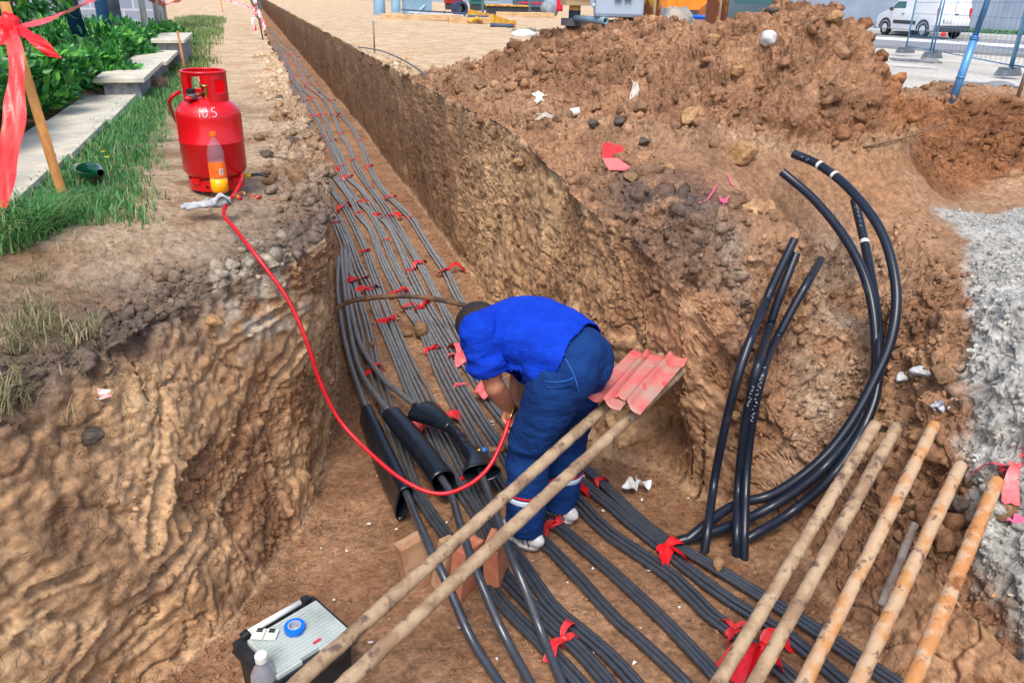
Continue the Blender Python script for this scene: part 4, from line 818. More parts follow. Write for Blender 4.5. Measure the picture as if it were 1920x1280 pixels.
# trousers
b = MB()
ell(b, W(-.01, 0, .0), (.125, .165, .12), AX); ell(b, W(-.035, .075, -.04), (.11, .095, .12), AX); ell(b, W(-.035, -.075, -.04), (.11, .095, .12), AX)
ell(b, W(.05, 0, -.02), (.07, .155, .10), AX)
for h_, k_, a_ in ((hL, kL, aL), (hR, kR, aR)):
    cap(b, h_-.03*pz, k_, .118, .086, n=9); a2 = a_+np.array([0, 0, -.02]); cap(b, k_, a2, .084, .070, n=9, bulge=.008)
V, N, Fc = fuse(b, .008, 5)
zz = V[:, 2]; fold = fbm(np.stack([V[:, 0]*6, V[:, 1]*6, zz*13], 1), 3, 13, ridged=True)
am = .004+.010*np.exp(-((zz-kL[2])/.12)**2)+.010*sstep(-1.08, -1.2, zz)+.005*np.exp(-((zz+.62)/.1)**2)
V = V+N*(fold*am)[:, None]+N*(.003*fbm(V*22, 2, 18))[:, None]
tro_bvh = BVHTree.FromPolygons(V.tolist(), Fc)
Fs = [q for q in Fc if not all(V[i][2] < FLOOR+.085 for i in q)]
Vt2, Fs = tidy(V, Fs); tro = wbuild(Vt2, Fs, 'trousers', M_trou, solid=.003)
def band(k_, a_, t0, t1, m_, name, off=.0035):
    d = np.array(a_)-np.array(k_); L = np.linalg.norm(d); d /= L; u = np.cross(d, pf); u /= np.linalg.norm(u); w_ = np.cross(d, u); rows = []
    for t in np.linspace(t0, t1, 4):
        c_ = np.array(k_)+d*L*t; row = []
        for a in np.linspace(0, 2*math.pi, 37)[:-1]:
            dr = u*math.cos(a)+w_*math.sin(a); h = tro_bvh.ray_cast(Vector(c_+dr*.16), Vector(-dr), .16)
            row.append(np.array(h[0])+dr*off if h[0] else c_+dr*.08)
        rows.append(row)
    n = 36; wbuild(np.array(rows).reshape(-1, 3), [(i*n+j, i*n+(j+1) % n, (i+1)*n+(j+1) % n, (i+1)*n+j) for i in range(3) for j in range(n)], name, m_, solid=.0015)
M_refl = mat('reflective', lin((196, 210, 232)), rough=.4)
for k_, a_ in ((kL, aL), (kR, aR)):
    band(k_, a_, .50, .53, mat('red_piping', lin((200, 20, 40)), rough=.6), 'red_piping'); band(k_, a_, .545, .62, M_refl, 'reflective_band')
def patch(centre_px, outline, name, m_, off=.006):       # a flap sewn on the trouser leg: outline pressed onto the surface
    P0 = [];
    for px, py in outline:
        d_ = Vector(ray(px, py)).normalized(); h = tro_bvh.ray_cast(Vector(CAM), d_, 6)
        P0.append(np.array(h[0])-np.array(d_)*off if h[0] else None)
    return P0
def strip(pxs, name, m_, wdt=.003, off=.003):
    pts = []
    for px, py in pxs:
        d_ = Vector(ray(px, py)).normalized(); h = tro_bvh.ray_cast(Vector(CAM), d_, 6)
        if h[0]: pts.append(np.array(h[0])-np.array(d_)*off)
    if len(pts) > 2: b = MB(); b.tube(spline(pts, 20), wdt, 6); wbuild(np.concatenate(b.v), b.f, name, m_)
strip([(1019, 714), (1040, 716), (1060, 714), (1075, 708)], 'pocket_seam', M_trou2, .0016)
strip([(1020, 720), (1030, 727), (1060, 724), (1074, 720)], 'pocket_flap', M_trou, .006, .001)
strip([(982, 700), (979, 715), (986, 735), (998, 745)], 'pocket_opening', M_trou2, .002)
strip([(1060, 672), (1075, 700), (1085, 735), (1084, 770)], 'back_seam', M_trou2, .0018)
# belt line with a glimpse of skin
# shoes
M_shoe = mat('white_shoe', (.62, .62, .62), (.45, .44, .42), rough=.5, scale=30); M_sole = mat('shoe_sole', (.5, .49, .47), rough=.7); M_strp = mat('shoe_stripe', (.05, .05, .06), rough=.5)
for a_ in (aL, aR):
    fd = np.array([-.55, .83, 0]); sd_ = np.array([-.83, -.55, 0]); base = np.array([a_[0], a_[1], FLOOR+.012])-fd*.035
    b = MB(); A2 = [fd, sd_, pz]
    ell(b, base+fd*.02+.045*pz, (.085, .042, .042), A2); ell(b, base+fd*.11+.032*pz, (.075, .046, .030), A2); ell(b, base-fd*.015+.045*pz, (.042, .034, .042), A2)
    V, N, Fc = fuse(b, .006, 3); V[:, 2] = np.maximum(V[:, 2], FLOOR+.018); sh = wbuild(V, Fc, 'shoe', M_shoe)
    b = MB(); 
    t = np.linspace(0, 2*math.pi, 33)[:-1]; lx_ = np.where(np.cos(t) > 0, .135, .09)*np.cos(t)+.05; ly_ = .047*np.sin(t)
    ring = [base+fd*x_+sd_*y_ for x_, y_ in zip(lx_, ly_)]; b.prism([r_-base for r_ in ring], base+pz*.0, base+pz*.022); wbuild(np.concatenate(b.v), b.f, 'sole', M_sole, parent=sh)
    for k in range(2):
        for sg in (1, -1): b = MB(); b.tube([base-fd*(.02-k*.03)+sd_*.0425*sg+pz*.03, base-fd*(.0-k*.03)+sd_*.040*sg+pz*.07], .003, 5); wbuild(np.concatenate(b.v), b.f, 'stripe', M_strp, parent=sh)
# wrist band
b = MB(); dW = (wL-eL)/np.linalg.norm(wL-eL); b.tube([wL-dW*.012, wL+dW*.006], .0305, 20); wbuild(np.concatenate(b.v), b.f, 'wristband', mat('wristband', (.015, .015, .018), rough=.5))
# ---------------------------------------------------------------- left bank: gas cylinder and what lies round it
M_cyl = mat('red_enamel', lin((206, 8, 24)), lin((182, 6, 20)), rough=.3, scale=5, coat=.3, lo=.5, hi=.75, c3=lin((150, 20, 40)), lo3=.68, hi3=.78, scale3=16, rvar=.08, bump=.0008, bscale=6)
M_brass = mat('brass', (.45, .3, .1)); M_blk = mat('black_plastic', (.015, .015, .017), rough=.45)
cz = .0; cyl = empty('gas_cylinder', (cyl_c[0], cyl_c[1], cz), (math.radians(1.0), 0, math.radians(18)), label='red gas cylinder with chalked number standing on the left bank', category='gas cylinder')
cyl.scale = (.95, .95, .875); R0 = .147
b = MB(); pr = [(.001, .045), (.09, .048), (.125, .062), (R0, .095), (R0, .235), (R0+.0018, .238), (R0+.0018, .246), (R0, .249), (R0, .365)]
for t in np.linspace(0, math.pi/2, 12)[1:]: pr.append((max(.001, R0*math.cos(t)**.8), .365+.095*math.sin(t)))
b.lathe(pr, seg=72); b.build('shell', M_cyl, cyl)
b = MB(); b.lathe([(.124, .0), (.128, .0), (.130, .055), (.126, .055), (.124, 0)], seg=72); b.build('foot_ring', M_cyl, cyl, auto=40)
for k in range(4):
    a = k*math.pi/2+.5; b = MB(); b.box((math.cos(a)*.131, math.sin(a)*.131, .05), (.012, .05, .03), rotz(a)); b.build('foot_bracket', M_cyl, cyl, smooth=False, bevel=.004)
for a in (-.95, -2.2, -1.9+3): b = MB(); b.tube([np.array([math.cos(a)*.1255, math.sin(a)*.1255, .026]), np.array([math.cos(a)*.1308, math.sin(a)*.1308, .026])], .007, 12); b.build('drain_hole', mat('hole_dark', (.01, .004, .004), rough=.9), cyl)
# guard collar: rolled sheet with a wide gap and two windows
b = MB(); rc = .098; z0, z1 = .42, .582; na, nz_ = 120, 30; aa = np.linspace(0, 2*math.pi, na+1); zs = np.linspace(z0, z1, nz_+1)
V = np.array([[rc*math.cos(a), rc*math.sin(a), z] for z in zs for a in aa]); fs = []
def inside(a, z):
    a = (a+math.pi) % (2*math.pi)-math.pi; d = math.degrees(a)
    if -152 < d < -98 and z < .573: return True                    # gap facing the valve outlet
    if -78 < d < -44 and .485 < z < .545: return True               # window
    if 86 < d < 112 and .485 < z < .545: return True
    return False
for j in range(nz_):
    for i in range(na):
        if not inside((aa[i]+aa[i+1])/2, (zs[j]+zs[j+1])/2): fs.append((j*(na+1)+i, j*(na+1)+i+1, (j+1)*(na+1)+i+1, (j+1)*(na+1)+i))
b.add(V, fs); b.build('guard_collar', M_cyl, cyl, solid=.004, weld=.0001)
b = MB(); t = np.linspace(0, 2*math.pi, 73); b.tube(np.stack([rc*np.cos(t), rc*np.sin(t), np.full(73, z1)], 1), .0058, 10, cap=False); b.build('guard_rim', M_cyl, cyl)
b = MB(); b.lathe([(.001, .455), (.022, .455), (.022, .465), (.015, .468), (.013, .50), (.001, .50)], seg=24); vv = b.build('valve', M_brass, cyl, auto=40)
b = MB(); b.lathe([(.001, .518), (.021, .516), (.023, .511), (.021, .503), (.001, .502)], seg=16); b.build('handwheel', M_brass, vv)
b = MB(); b.tube([(-.010, -.008, .475), (-.035, -.022, .473), (-.058, -.034, .470)], [.009, .008, .011], 14); b.build('outlet', M_brass, vv)
b = MB(); b.lathe([(.001, -.013), (.022, -.013), (.026, -.004), (.026, .006), (.018, .014), (.001, .016)], c=(-.075, -.042, .470), seg=28); rg = b.build('regulator', mat('grey_metal', (.22, .21, .2), rough=.4, metal=.8), cyl, auto=40)
b = MB(); b.lathe([(.001, 0), (.020, 0), (.021, .018), (.001, .022)], c=(-.078, -.042, .487), seg=18); b.build('knob', M_blk, rg, auto=40)
b = MB(); b.blob((-.095, -.056, .462), (.02, .016, .012), 3, .2, 2); b.build('hose_tail', M_cyl, rg)
# chalked figures 10.5 on the shoulder
M_chalk = mat('chalk', (.78, .78, .78), rough=.8)
def on_sh(a, z):
    z = min(z, .458); t = math.asin(min(1, max(0, (z-.365)/.095))); r = R0*math.cos(t)**.8+.0015; return np.array([r*math.cos(a), r*math.sin(a), z])
ch = {'1': [[(0, 0), (0, 1)]], '0': [[(.5+.5*math.cos(t), .5+.5*math.sin(t)) for t in np.linspace(0, 6.1, 14)]], '.': [[(0, 0), (.1, .03)]], '5': [[(.95, 1), (.2, 1), (.1, .55), (.6, .6), (.95, .3), (.5, 0), (.0, .08)]]}
a_ = -2.1
for cch in '10.5':
    wd_ = {'1': .03, '0': .13, '.': .03, '5': .12}[cch]
    for st in ch[cch]: b = MB(); b.tube(spline([on_sh(a_+x_*wd_*1.15, .380+.040*y_) for x_, y_ in st], 22), .0016, 6); b.build('chalk_mark', M_chalk, cyl)
    a_ += wd_*1.15+.055
# soft drink bottle
q = P(414, 366, 0); bt = empty('drink_bottle', (q[0], q[1], .012), (math.radians(-2), 0, 0), label='clear plastic bottle half full of orange drink, orange cap, before the gas cylinder', category='bottle')
bt.scale = (1, 1, .90)
pr = [(.001, .004), (.028, .002), (.034, .012), (.036, .03), (.036, .075), (.034, .08), (.036, .086), (.036, .15), (.034, .156), (.037, .175), (.034, .205), (.024, .235), (.0145, .255), (.013, .262), (.013, .275)]
b = MB(); b.lathe(pr, seg=36); b.build('bottle', M_pet, bt, solid=.001)
b = MB(); b.lathe([(.001, .001), (.0285, .001), (.0346, .011), (.0366, .03), (.0366, .072), (.001, .072)], seg=36); b.build('drink', mat('orange_drink', lin((255, 176, 10)), lin((250, 160, 8)), rough=.3, scale=10), bt)
b = MB(); b.lathe([(.0368, .078), (.0368, .152)], seg=36); lb_ = b.build('wrapper', mat('orange_label', lin((252, 92, 28)), lin((255, 120, 40)), rough=.35, scale=25), bt)
b = MB(); b.lathe([(.0373, .092), (.0373, .122)], seg=6, a0=-1.35, a1=-.9); bc = b.build('barcode', mat('label_white', (.75, .8, .72), rough=.5), lb_)
for k in range(5): b = MB(); b.lathe([(.0377, .095+k*.0055), (.0377, .0975+k*.0055)], seg=5, a0=-1.3, a1=-.95); b.build('bar', M_blk, lb_)
b = MB(); b.lathe([(.001, .294), (.014, .294), (.0152, .290), (.0152, .272), (.013, .270)], seg=24); b.build('cap', mat('orange_cap', lin((248, 100, 20)), rough=.4), bt, auto=40)
# leather glove
q = P(384, 392, .0); gl = empty('work_glove', (q[0], q[1], .010), (0, 0, .15), label='grey leather work glove with green cuff hem lying on the soil', category='glove')
b = MB(); A3 = [np.array([1, 0, 0]), np.array([0, 1, 0]), pz]
ell(b, (.01, 0, .014), (.055, .042, .018), A3); cap(b, (.05, .01, .014), (.10, .012, .018), .028, .036)
for k, (dy, L, an) in enumerate([(-.028, .055, -.35), (-.01, .075, -.12), (.010, .075, .1), (.028, .06, .3)]): cap(b, (-.03, dy, .014), (-.03-L*math.cos(an), dy+L*math.sin(an), .010), .0115, .009)
cap(b, (.0, .03, .016), (.028, .075, .022), .014, .010)
gl.scale = (.82, .82, .72)
V, N, Fc = fuse(b, .004, 2); V = V+N*(.004*fbm(V*28, 3, 3, ridged=True))[:, None]; b = MB(); b.add(V, Fc); b.build('leather', mat('glove_leather', lin((188, 190, 192)), lin((150, 150, 152)), rough=.85, scale=25, bump=.002, bscale=120), gl)
b = MB(); t = np.linspace(0, 2*math.pi, 30); b.tube(np.stack([.118+.008*np.sin(t*2), .014+.042*np.cos(t), .022+.026*np.sin(t)], 1), .0032, 6, cap=False); b.build('cuff_hem', mat('green_hem', lin((20, 90, 74)), rough=.7), gl)
b = MB(); b.grid(lambda u, v: np.stack([.055+.06*u, -.035+.06*v, .03+.03*np.sin(u*3)+.01*np.sin(v*7)], 1), 12, 10); b.build('cuff_flap', mat('glove_leather', (0, 0, 0)), gl, solid=.002)
# pliers, cutter and copper offcuts
q = P(455, 343, .0); pl = empty('pliers', (q[0], q[1], .015), (0, 0, .1), label='pliers with black and yellow grips lying right of the gas cylinder', category='pliers')
b = MB(); b.tube(spline([(-.02, 0, .015), (.03, -.006, .02), (.08, .0, .02), (.115, -.02, .01)], 16), np.linspace(.013, .008, 16), 10, flat=.7); gr_ = b.build('grip', M_blk, pl)
b = MB(); b.tube(spline([(0, .0, .016), (.02, -.004, .019), (.04, -.006, .02)], 6), .0138, 10, flat=.72); b.build('grip_stripe', mat('tool_yellow', lin((225, 190, 20)), rough=.5), gr_)
b = MB(); b.tube(spline([(-.02, .012, .015), (.03, .024, .02), (.07, .045, .014)], 12), np.linspace(.011, .007, 12), 10, flat=.7); b.build('grip', mat('tool_yellow', (0, 0, 0)), pl)
b = MB(); b.box((-.045, .004, .016), (.055, .024, .012), rotz(.15), taper=.8); b.build('jaws', mat('tool_steel', (.35, .36, .38), rough=.35, metal=.9), pl, smooth=False, bevel=.003)
M_cop = mat('copper', (.62, .25, .12), (.7, .32, .2), rough=.35, metal=.8, scale=30)
q = P(462, 376, 0); of = empty('cable_offcut', (q[0], q[1], .012), label='short cable offcut with bare copper strands fanning out beside the glove', category='cable offcut')
for k in range(8):
    a = 1.9+.09*k; b = MB(); b.tube(spline([(0, 0, .012), (.02*math.cos(a), .02*math.sin(a)-.01, .02+.004*(k % 3)), (.06*math.cos(a), -.035-.008*k+.03, .02+.006*(k % 2))], 10), .0024, 5); b.build('strand', M_cop, of)
for k in range(6):
    b = MB(); b.tube(spline([(0, 0, .012), (.018, -.03, .018+.004*(k % 2)), (.02+.006*k, -.07, .008+.004*(k % 3))], 10), .0024, 5); b.build('strand', M_cop, of)
b = MB(); b.tube([(-.035, .0, .012), (-.03, -.03, .012), (-.022, -.05, .01)], .0085, 10); b.build('sheath', M_hose, of)
b = MB(); b.tube([(-.034, -.022, .012), (-.029, -.038, .0115)], .0089, 10); b.build('yellow_ring', mat('tool_yellow', (0, 0, 0)), of)
b = MB(); b.tube([(.035, -.04, .012), (.06, -.06, .012)], .0085, 10); b.build('sheath', M_hose, of)

# ---------------------------------------------------------------- stepped low wall with stone coping
M_cop2 = mat('coping_stone', lin((214, 206, 186)), lin((190, 184, 170)), rough=.75, scale=7, bump=.0015, bscale=40, c3=lin((160, 150, 130)), lo3=.62, hi3=.75)
M_blo = mat('split_block', lin((140, 144, 150)), lin((108, 112, 118)), rough=.9, scale=18, bump=.006, bscale=40)
wl = empty('low_wall', (-1.1, 6.5, 0), label='low stepped grey block wall with pale stone coping beside the hedge', category='wall')
def wb(b, name, m, **k): b.v = [np.concatenate(b.v)-np.array([-1.1, 6.5, 0])]; return b.build(name, m, wl, smooth=False, **k)
for (ya, yb, xo, zt_, th_) in [(2.7, 3.49, -.935, .075, .035), (3.50, 4.01, -.935, .075, .035), (4.02, 4.40, -.93, .075, .035), (4.41, 5.55, -.905, .075, .035), (5.56, 6.86, -.88, .075, .035), (6.80, 8.3, -.80, .20, .035), (8.31, 9.8, -.76, .20, .035), (9.75, 11.3, -.68, .31, .035)]:
    b = MB(); w_ = .36; b.box((xo-w_/2+(.0 if ya != 4.02 else .012), (ya+yb)/2, zt_-th_/2), (w_, yb-ya, th_)); wb(b, 'coping_slab', M_cop2, bevel=.004)
for (ya, yb, xo, zt_) in [(2.7, 6.86, -.95, .04), (6.84, 9.82, -.84, .165), (9.80, 11.25, -.72, .275)]:
    n = max(1, int((yb-ya)/.38))
    for k in range(n):
        y0_, y1_ = ya+(yb-ya)*k/n, ya+(yb-ya)*(k+1)/n; b = MB(); b.box((xo-.13, (y0_+y1_)/2, (zt_-.1)/2), (.26+.006*(k % 2), y1_-y0_-.006, zt_+.1)); wb(b, 'block', M_blo, bevel=.006)
# ---------------------------------------------------------------- stakes, barrier tape
M_wood = mat('stake_wood', lin((206, 148, 84)), lin((182, 122, 64)), rough=.75, scale=4, stretch=(8, 8, 1), bump=.0008, bscale=30)
M_bar = mat('barrier_tape', lin((236, 84, 78)), lin((226, 54, 58)), rough=.35, scale=7)
def stake(base, top, w_, lab, tip=False):
    rt = empty('wooden_stake', tuple(base), label=lab, category='stake', group='wooden stakes'); b = MB(); b.beam(np.zeros(3), np.array(top)-base, w_, w_*.7); o = b.build('post', M_wood, rt, smooth=False, bevel=.002)
    if tip:
        d = (np.array(top)-base); d /= np.linalg.norm(d); b = MB(); b.beam(-d*.02, d*.055, w_*1.03, w_*.73); b.build('muddy_tip', mat('tip_grey', lin((150, 146, 138)), rough=.9), rt, smooth=False, bevel=.002)
    return rt
base = P(124, 390, .0); stake(base, D(8, 5, 3.05), .034, 'front wooden stake with red barrier tape knotted near its top', True)
stake(P(346, 126, .05), P(346, 126, .05)+np.array([-.02, 0, .36]), .03, 'short wooden stake behind the gas cylinder, next to the coping', False)
stake(P(418, 24, 0), P(418, 24, 0)+np.array([-.05, 0, .95]), .05, 'small distant wooden stake on the left bank beyond the turf')
def ribbon(pts, w_, nrm, name, m, seed=0, n=40, parent=None, taper=None, crinkle=.006):
    q = spline(np.array(pts), n); T = np.gradient(q, axis=0); T /= np.linalg.norm(T, axis=1)[:, None]; t = np.linspace(0, 1, n); nrm = np.array(nrm, float); a = np.cross(T, nrm); a /= np.linalg.norm(a, axis=1)[:, None]
    tw = .45*np.sin(t*4+seed)+.3*np.sin(t*11+seed*2); b_ = np.cross(T, a); a = a*np.cos(tw)[:, None]+b_*np.sin(tw)[:, None]; w2 = w_*(np.ones(n) if taper is None else np.interp(t, *taper))
    k = 7; V = np.stack([q+a*((j/(k-1)-.5)*w2)[:, None]+b_*(crinkle*np.sin(j*1.9+t*23+seed))[:, None] for j in range(k)], 1).reshape(-1, 3)
    b = MB(); b.add(V, [(i*k+j, i*k+j+1, (i+1)*k+j+1, (i+1)*k+j) for i in range(n-1) for j in range(k-1)]); 
    if parent: b.v = [b.v[0]-np.array(parent.location)]
    return b.build(name, m, parent)
kn = D(20, 48, 2.95)
bt_ = empty('barrier_tape', tuple(kn), label='red and white barrier tape knotted to the front stake, ends hanging and stretching away', category='barrier tape')
cv = -fw
ribbon([kn, D(70, 42, 3.2), D(165, 5, 4.4), D(215, -22, 5.2), D(300, -50, 6.8)], .075, cv, 'stretched_tape', M_bar, 1, parent=bt_, taper=([0, .08, .2, 1], [.4, .8, 1, 1]))
ribbon([kn, D(28, 90, 2.86), D(30, 170, 2.84), D(22, 250, 2.82), D(8, 320, 2.82), D(-8, 420, 2.82)], .072, cv, 'hanging_end', M_bar, 2, parent=bt_, taper=([0, .1, .3, 1], [.35, .7, 1, 1]))
ribbon([kn, D(60, 70, 2.86), D(92, 95, 2.85), D(114, 110, 2.84)], .05, cv, 'short_end', M_red, 3, parent=bt_, taper=([0, .2, .8, 1], [.5, .9, .9, .1]))
ribbon([kn, D(0, 72, 2.9), D(-30, 78, 2.92)], .07, cv, 'short_end', M_red, 4, parent=bt_)
b = MB(); b.blob(kn-np.array(bt_.location), (.035, .03, .045), 5, .4, 3); b.build('knot', M_red, bt_)
# second tape run with small posts at the far bed corner
M_post = mat('galvanised', (.42, .45, .48), (.33, .35, .38), rough=.35, metal=.6, scale=6)
fp = [P(272, 62, .1), P(297, 45, .15), P(311, 40, .2)]
tp_ = [D(262, -30, proj(fp[0])[2]), D(288, -25, proj(fp[1])[2]), D(303, -20, proj(fp[2])[2])]
# ---------------------------------------------------------------- background at upper left: block building, posts, blue columns
bw = empty('building', (-4, 17, 0), label='grey block wall of a building seen over the hedge', category='building')
M_bw = bpy.data.materials.new('block_wall'); M_bw.use_nodes = True; nn = M_bw.node_tree.nodes; ll = M_bw.node_tree.links; bb = nn['Principled BSDF']; bb.inputs['Roughness'].default_value = .9
tcx = nn.new('ShaderNodeTexCoord'); bk = nn.new('ShaderNodeTexBrick'); mpx = nn.new('ShaderNodeMapping'); mpx.inputs['Rotation'].default_value = (math.radians(90), 0, 0); ll.new(tcx.outputs['Object'], mpx.inputs[0]); ll.new(mpx.outputs[0], bk.inputs[0])
bk.inputs['Scale'].default_value = 1; bk.inputs['Brick Width'].default_value = .4; bk.inputs['Row Height'].default_value = .2; bk.inputs['Mortar Size'].default_value = .018
bk.inputs['Color1'].default_value = (*lin((112, 122, 142)), 1); bk.inputs['Color2'].default_value = (*lin((138, 146, 162)), 1); bk.inputs['Mortar'].default_value = (*lin((170, 176, 188)), 1); ll.new(bk.outputs[0], bb.inputs['Base Color'])
A_ = P(100, 60, .0); 
b = MB(); b.box((-6, 0, 1.5), (12.0, .4, 4.5)); b.build('wall', M_bw, bw, smooth=False)
bw.location = D(300, 40, 15.5)*np.array([1, 1, 0]); bw.rotation_euler = (0, 0, math.radians(-12))
M_bl = mat('blue_paint', lin((22, 72, 108)), lin((16, 58, 92)), rough=.45, scale=6)
def post(px0, py0, dep, h, r, name, m, lab, cat, cap_=None, grp=None, lean=0):
    q = D(px0, py0, dep); q[2] = 0; rt = empty(name, tuple(q), label=lab, category=cat, group=grp); b = MB(); b.tube([(0, 0, 0), (lean, 0, h)], r, 20); b.build('shaft', m, rt)
    if cap_: b = MB(); b.lathe([(r, 0), (cap_, -.01), (cap_, -h), (r, -h)], c=(0, 0, 0+cap_*0+.98), seg=20); b.build('sleeve', m, rt, auto=40)
    return rt
post(194, 30, 8.6, 3, .045, 'column', M_bl, 'dark blue round column with thicker lower sleeve behind the hedge', 'column', .07)
post(149, 30, 7.4, 3, .07, 'column', M_bl, 'plain dark blue column behind the hedge, nearer the tape', 'column', lean=-.25)
post(217, 30, 9.4, 3, .065, 'column', mat('grey_col', lin((120, 132, 150)), lin((88, 98, 116)), rough=.5, scale=4), 'grey metal column just right of the blue sleeved column', 'column')
for (px, py, dp, lb) in [(271, 40, 8.8, 'galvanised tube post with barrier tape, nearest of three'), (294, 30, 10.2, 'galvanised tube post with barrier tape, middle of three'), (308, 25, 11.6, 'galvanised tube post with barrier tape, farthest of three')]:
    post(px, py, dp, 1.25 if px != 271 else 1.3, .035, 'tube_post', M_post, lb, 'post', grp='tube posts behind the hedge')
ribbon([D(262, -6, 8.6), D(290, 1, 10.1), D(308, 10, 11.5), D(325, 3, 12.5), D(345, -4, 14)], .09, cv, 'tmp', M_bar, 7); o_ = scene.objects['tmp']; o_.name = 'barrier_tape'; tag(o_, 'stretch of red barrier tape linking the three tube posts behind the hedge', 'barrier tape')
# green crushed bottle in the grass
q = P(155, 345, 0); gb = empty('green_bottle', (q[0], q[1], .05), (math.radians(80), .2, .45), label='green plastic bottle lying in the grass, its base towards the camera', category='bottle')
b = MB(); b.lathe([(.001, .012), (.012, .010), (.026, -.002), (.042, .004), (.048, .02), (.048, .15), (.044, .2), (.03, .235), (.014, .26), (.014, .28)], seg=40); v = b.v[0]; an = np.arctan2(v[:, 1], v[:, 0]); lo_ = v[:, 2] < .012; v[lo_, 2] += .006*np.cos(an[lo_]*5); gb2 = b.build('bottle', mat('green_plastic', lin((6, 86, 52)), lin((4, 60, 40)), rough=.12, scale=5, coat=.5), gb)
# wrapper on the left wall, pebbles etc
q, n_ = G(178, 741); b = MB(); b.grid(lambda u, v: q+n_*.012+np.outer((u-.5)*.075, Rv)+np.outer((v-.5)*.035*(1.2-.5*u), Uv)+np.outer(.008*np.sin(u*8)*np.cos(v*5), n_), 16, 10)
tag(b.build('wrapper', mat('candy_wrapper', lin((205, 80, 84)), lin((222, 214, 208)), rough=.35, scale=20, lo=.5, hi=.56), solid=.001), 'crumpled red and white sweet wrapper stuck in the left trench wall', 'wrapper')
# rusty marker rod with red and white tape, and the steel pin of the right bank
q = P(494, 76, 0); rt = empty('marker_rod', tuple(q), label='thin rusty rod with red and white tape at the far left trench edge', category='marker rod')
b = MB(); b.tube([(0, 0, -.05), (-.06, 0, .52), (-.12, 0, 1.1)], .012, 8); b.build('rod', mat('rod_rust', lin((120, 70, 45)), rough=.9), rt)
M_rw = mat('pink_white_tape', lin((222, 40, 70)), lin((236, 225, 225)), rough=.4, scale=12, lo=.49, hi=.51)
ribbon([np.array([-.06, 0, .5]), np.array([-.02, -.02, .42]), np.array([.03, 0, .3]), np.array([.02, 0, .18])], .07, cv, 'tape', M_rw, 3, parent=None).parent = rt
ribbon([np.array([-.06, 0, .5]), np.array([-.09, -.02, .72]), np.array([-.1, 0, .9]), np.array([-.12, 0, 1.1])], .07, cv, 'tape', M_rw, 5, parent=None).parent = rt
ribbon([np.array([-.06, 0, .5]), np.array([-.3, .6, .56]), np.array([-.6, 1.6, .62])], .05, cv, 'tape', M_rw, 6, parent=None).parent = rt
ribbon([np.array([-.06, 0, .48]), np.array([-.14, -.02, .34]), np.array([-.12, 0, .15])], .06, cv, 'tape', M_rw, 8, parent=None).parent = rt
q = GP(703, 93); b = MB(); b.tube([q-[0, 0, .05], q+[0, 0, .42]], .011, 8); tag(b.build('steel_pin', mat('pin_steel', lin((120, 118, 116)), rough=.5, metal=.5)), 'thin steel pin standing upright on the right trench bank', 'pin')
w0 = [GP(672, 93)+[0, 0, .03], GP(715, 103)+[0, 0, .05], GP(760, 118)+[0, 0, .06], GP(800, 140)+[0, 0, .0]]
b = MB(); b.tube(spline(w0, 30), .010, 6); tag(b.build('wire', mat('pin_steel', (0, 0, 0))), 'thin dark wire lying along the right trench rim by the pin', 'wire')
# ---------------------------------------------------------------- background: road, wall, van, fence, vehicles, site materials
RZ = -.36
def gp(px, py, z=RZ): q = P(px, py, z); return q
M_asph = mat('asphalt', (.20, .21, .225), (.25, .26, .275), rough=.9, scale=3, bump=.002, bscale=60)
M_line = mat('road_paint', (.78, .78, .76), (.66, .66, .64), rough=.7, scale=5)
a1, a2, b1, b2 = gp(1560, 96), gp(2300, 150), gp(1560, 60), gp(2300, 100)
def quad(pts, name, m, kind='structure'):
    b = MB(); b.add(np.array(pts), [(0, 1, 2, 3)]); return tag(b.build(name, m, smooth=False), kind=kind)
rd = a2-a1; rd /= np.linalg.norm(rd); rn_ = np.array([-rd[1], rd[0], 0]); rn_ *= np.sign(rn_@(b1-a1))
O_ = gp(1700, 92)                                                # a point of the near road edge
M_road = RZ+.10
def rp(s, t, z): q = O_+rd*s+rn_*t; q[2] = z; return q
# near edge from the place the asphalt begins, line, kerb at the far side
rb_ = MB(); rb_.prism([rp(-13, 0, RZ-.3), rp(40, 0, RZ-.3), rp(40, 30, RZ-.3), rp(-13, 30, RZ-.3)], (0, 0, 0), (0, 0, .35)); tag(rb_.build('road', M_asph, smooth=False), kind='structure')
def tof(px, py): q = gp(px, py, RZ+.05); return (q-O_)@rn_
t1, t2 = tof(1700, 77.5), tof(1700, 72.5)
quad([rp(-13, t1, RZ+.054), rp(40, t1, RZ+.054), rp(40, t2, RZ+.054), rp(-13, t2, RZ+.054)], 'road_marking', M_line)
t3 = tof(1860, 74)
kb = MB(); kb.box((18, 0, 0), (46, .18, .14)); kk = kb.build('kerb', mat('kerb_stone', (.55, .54, .52), (.45, .44, .42), rough=.8, scale=4), smooth=False, bevel=.01); tag(kk, kind='structure')
kk.location = rp(-10, t3, RZ+.11); kk.rotation_euler = (0, 0, math.atan2(rd[1], rd[0]))
pv = MB(); pv.box((18, 0, 0), (46, 3, .1)); pp = pv.build('pavement', mat('pave', (.42, .42, .41), (.36, .36, .35), rough=.9, scale=3), smooth=False); tag(pp, kind='structure'); pp.location = rp(-10, t3+1.6, RZ+.12); pp.rotation_euler = kk.rotation_euler
gw = MB(); gw.box((16, 0, 3), (54, .3, 6.5)); 
for k in range(12): gw.box((-9+k*4.2, -.16, 3), (.05, .02, 6.5))
wg = empty('site_wall', tuple(rp(-10, t3+3.0, RZ)), (0, 0, math.atan2(rd[1], rd[0])), label='plain grey panelled wall behind the road and the white van', category='wall')
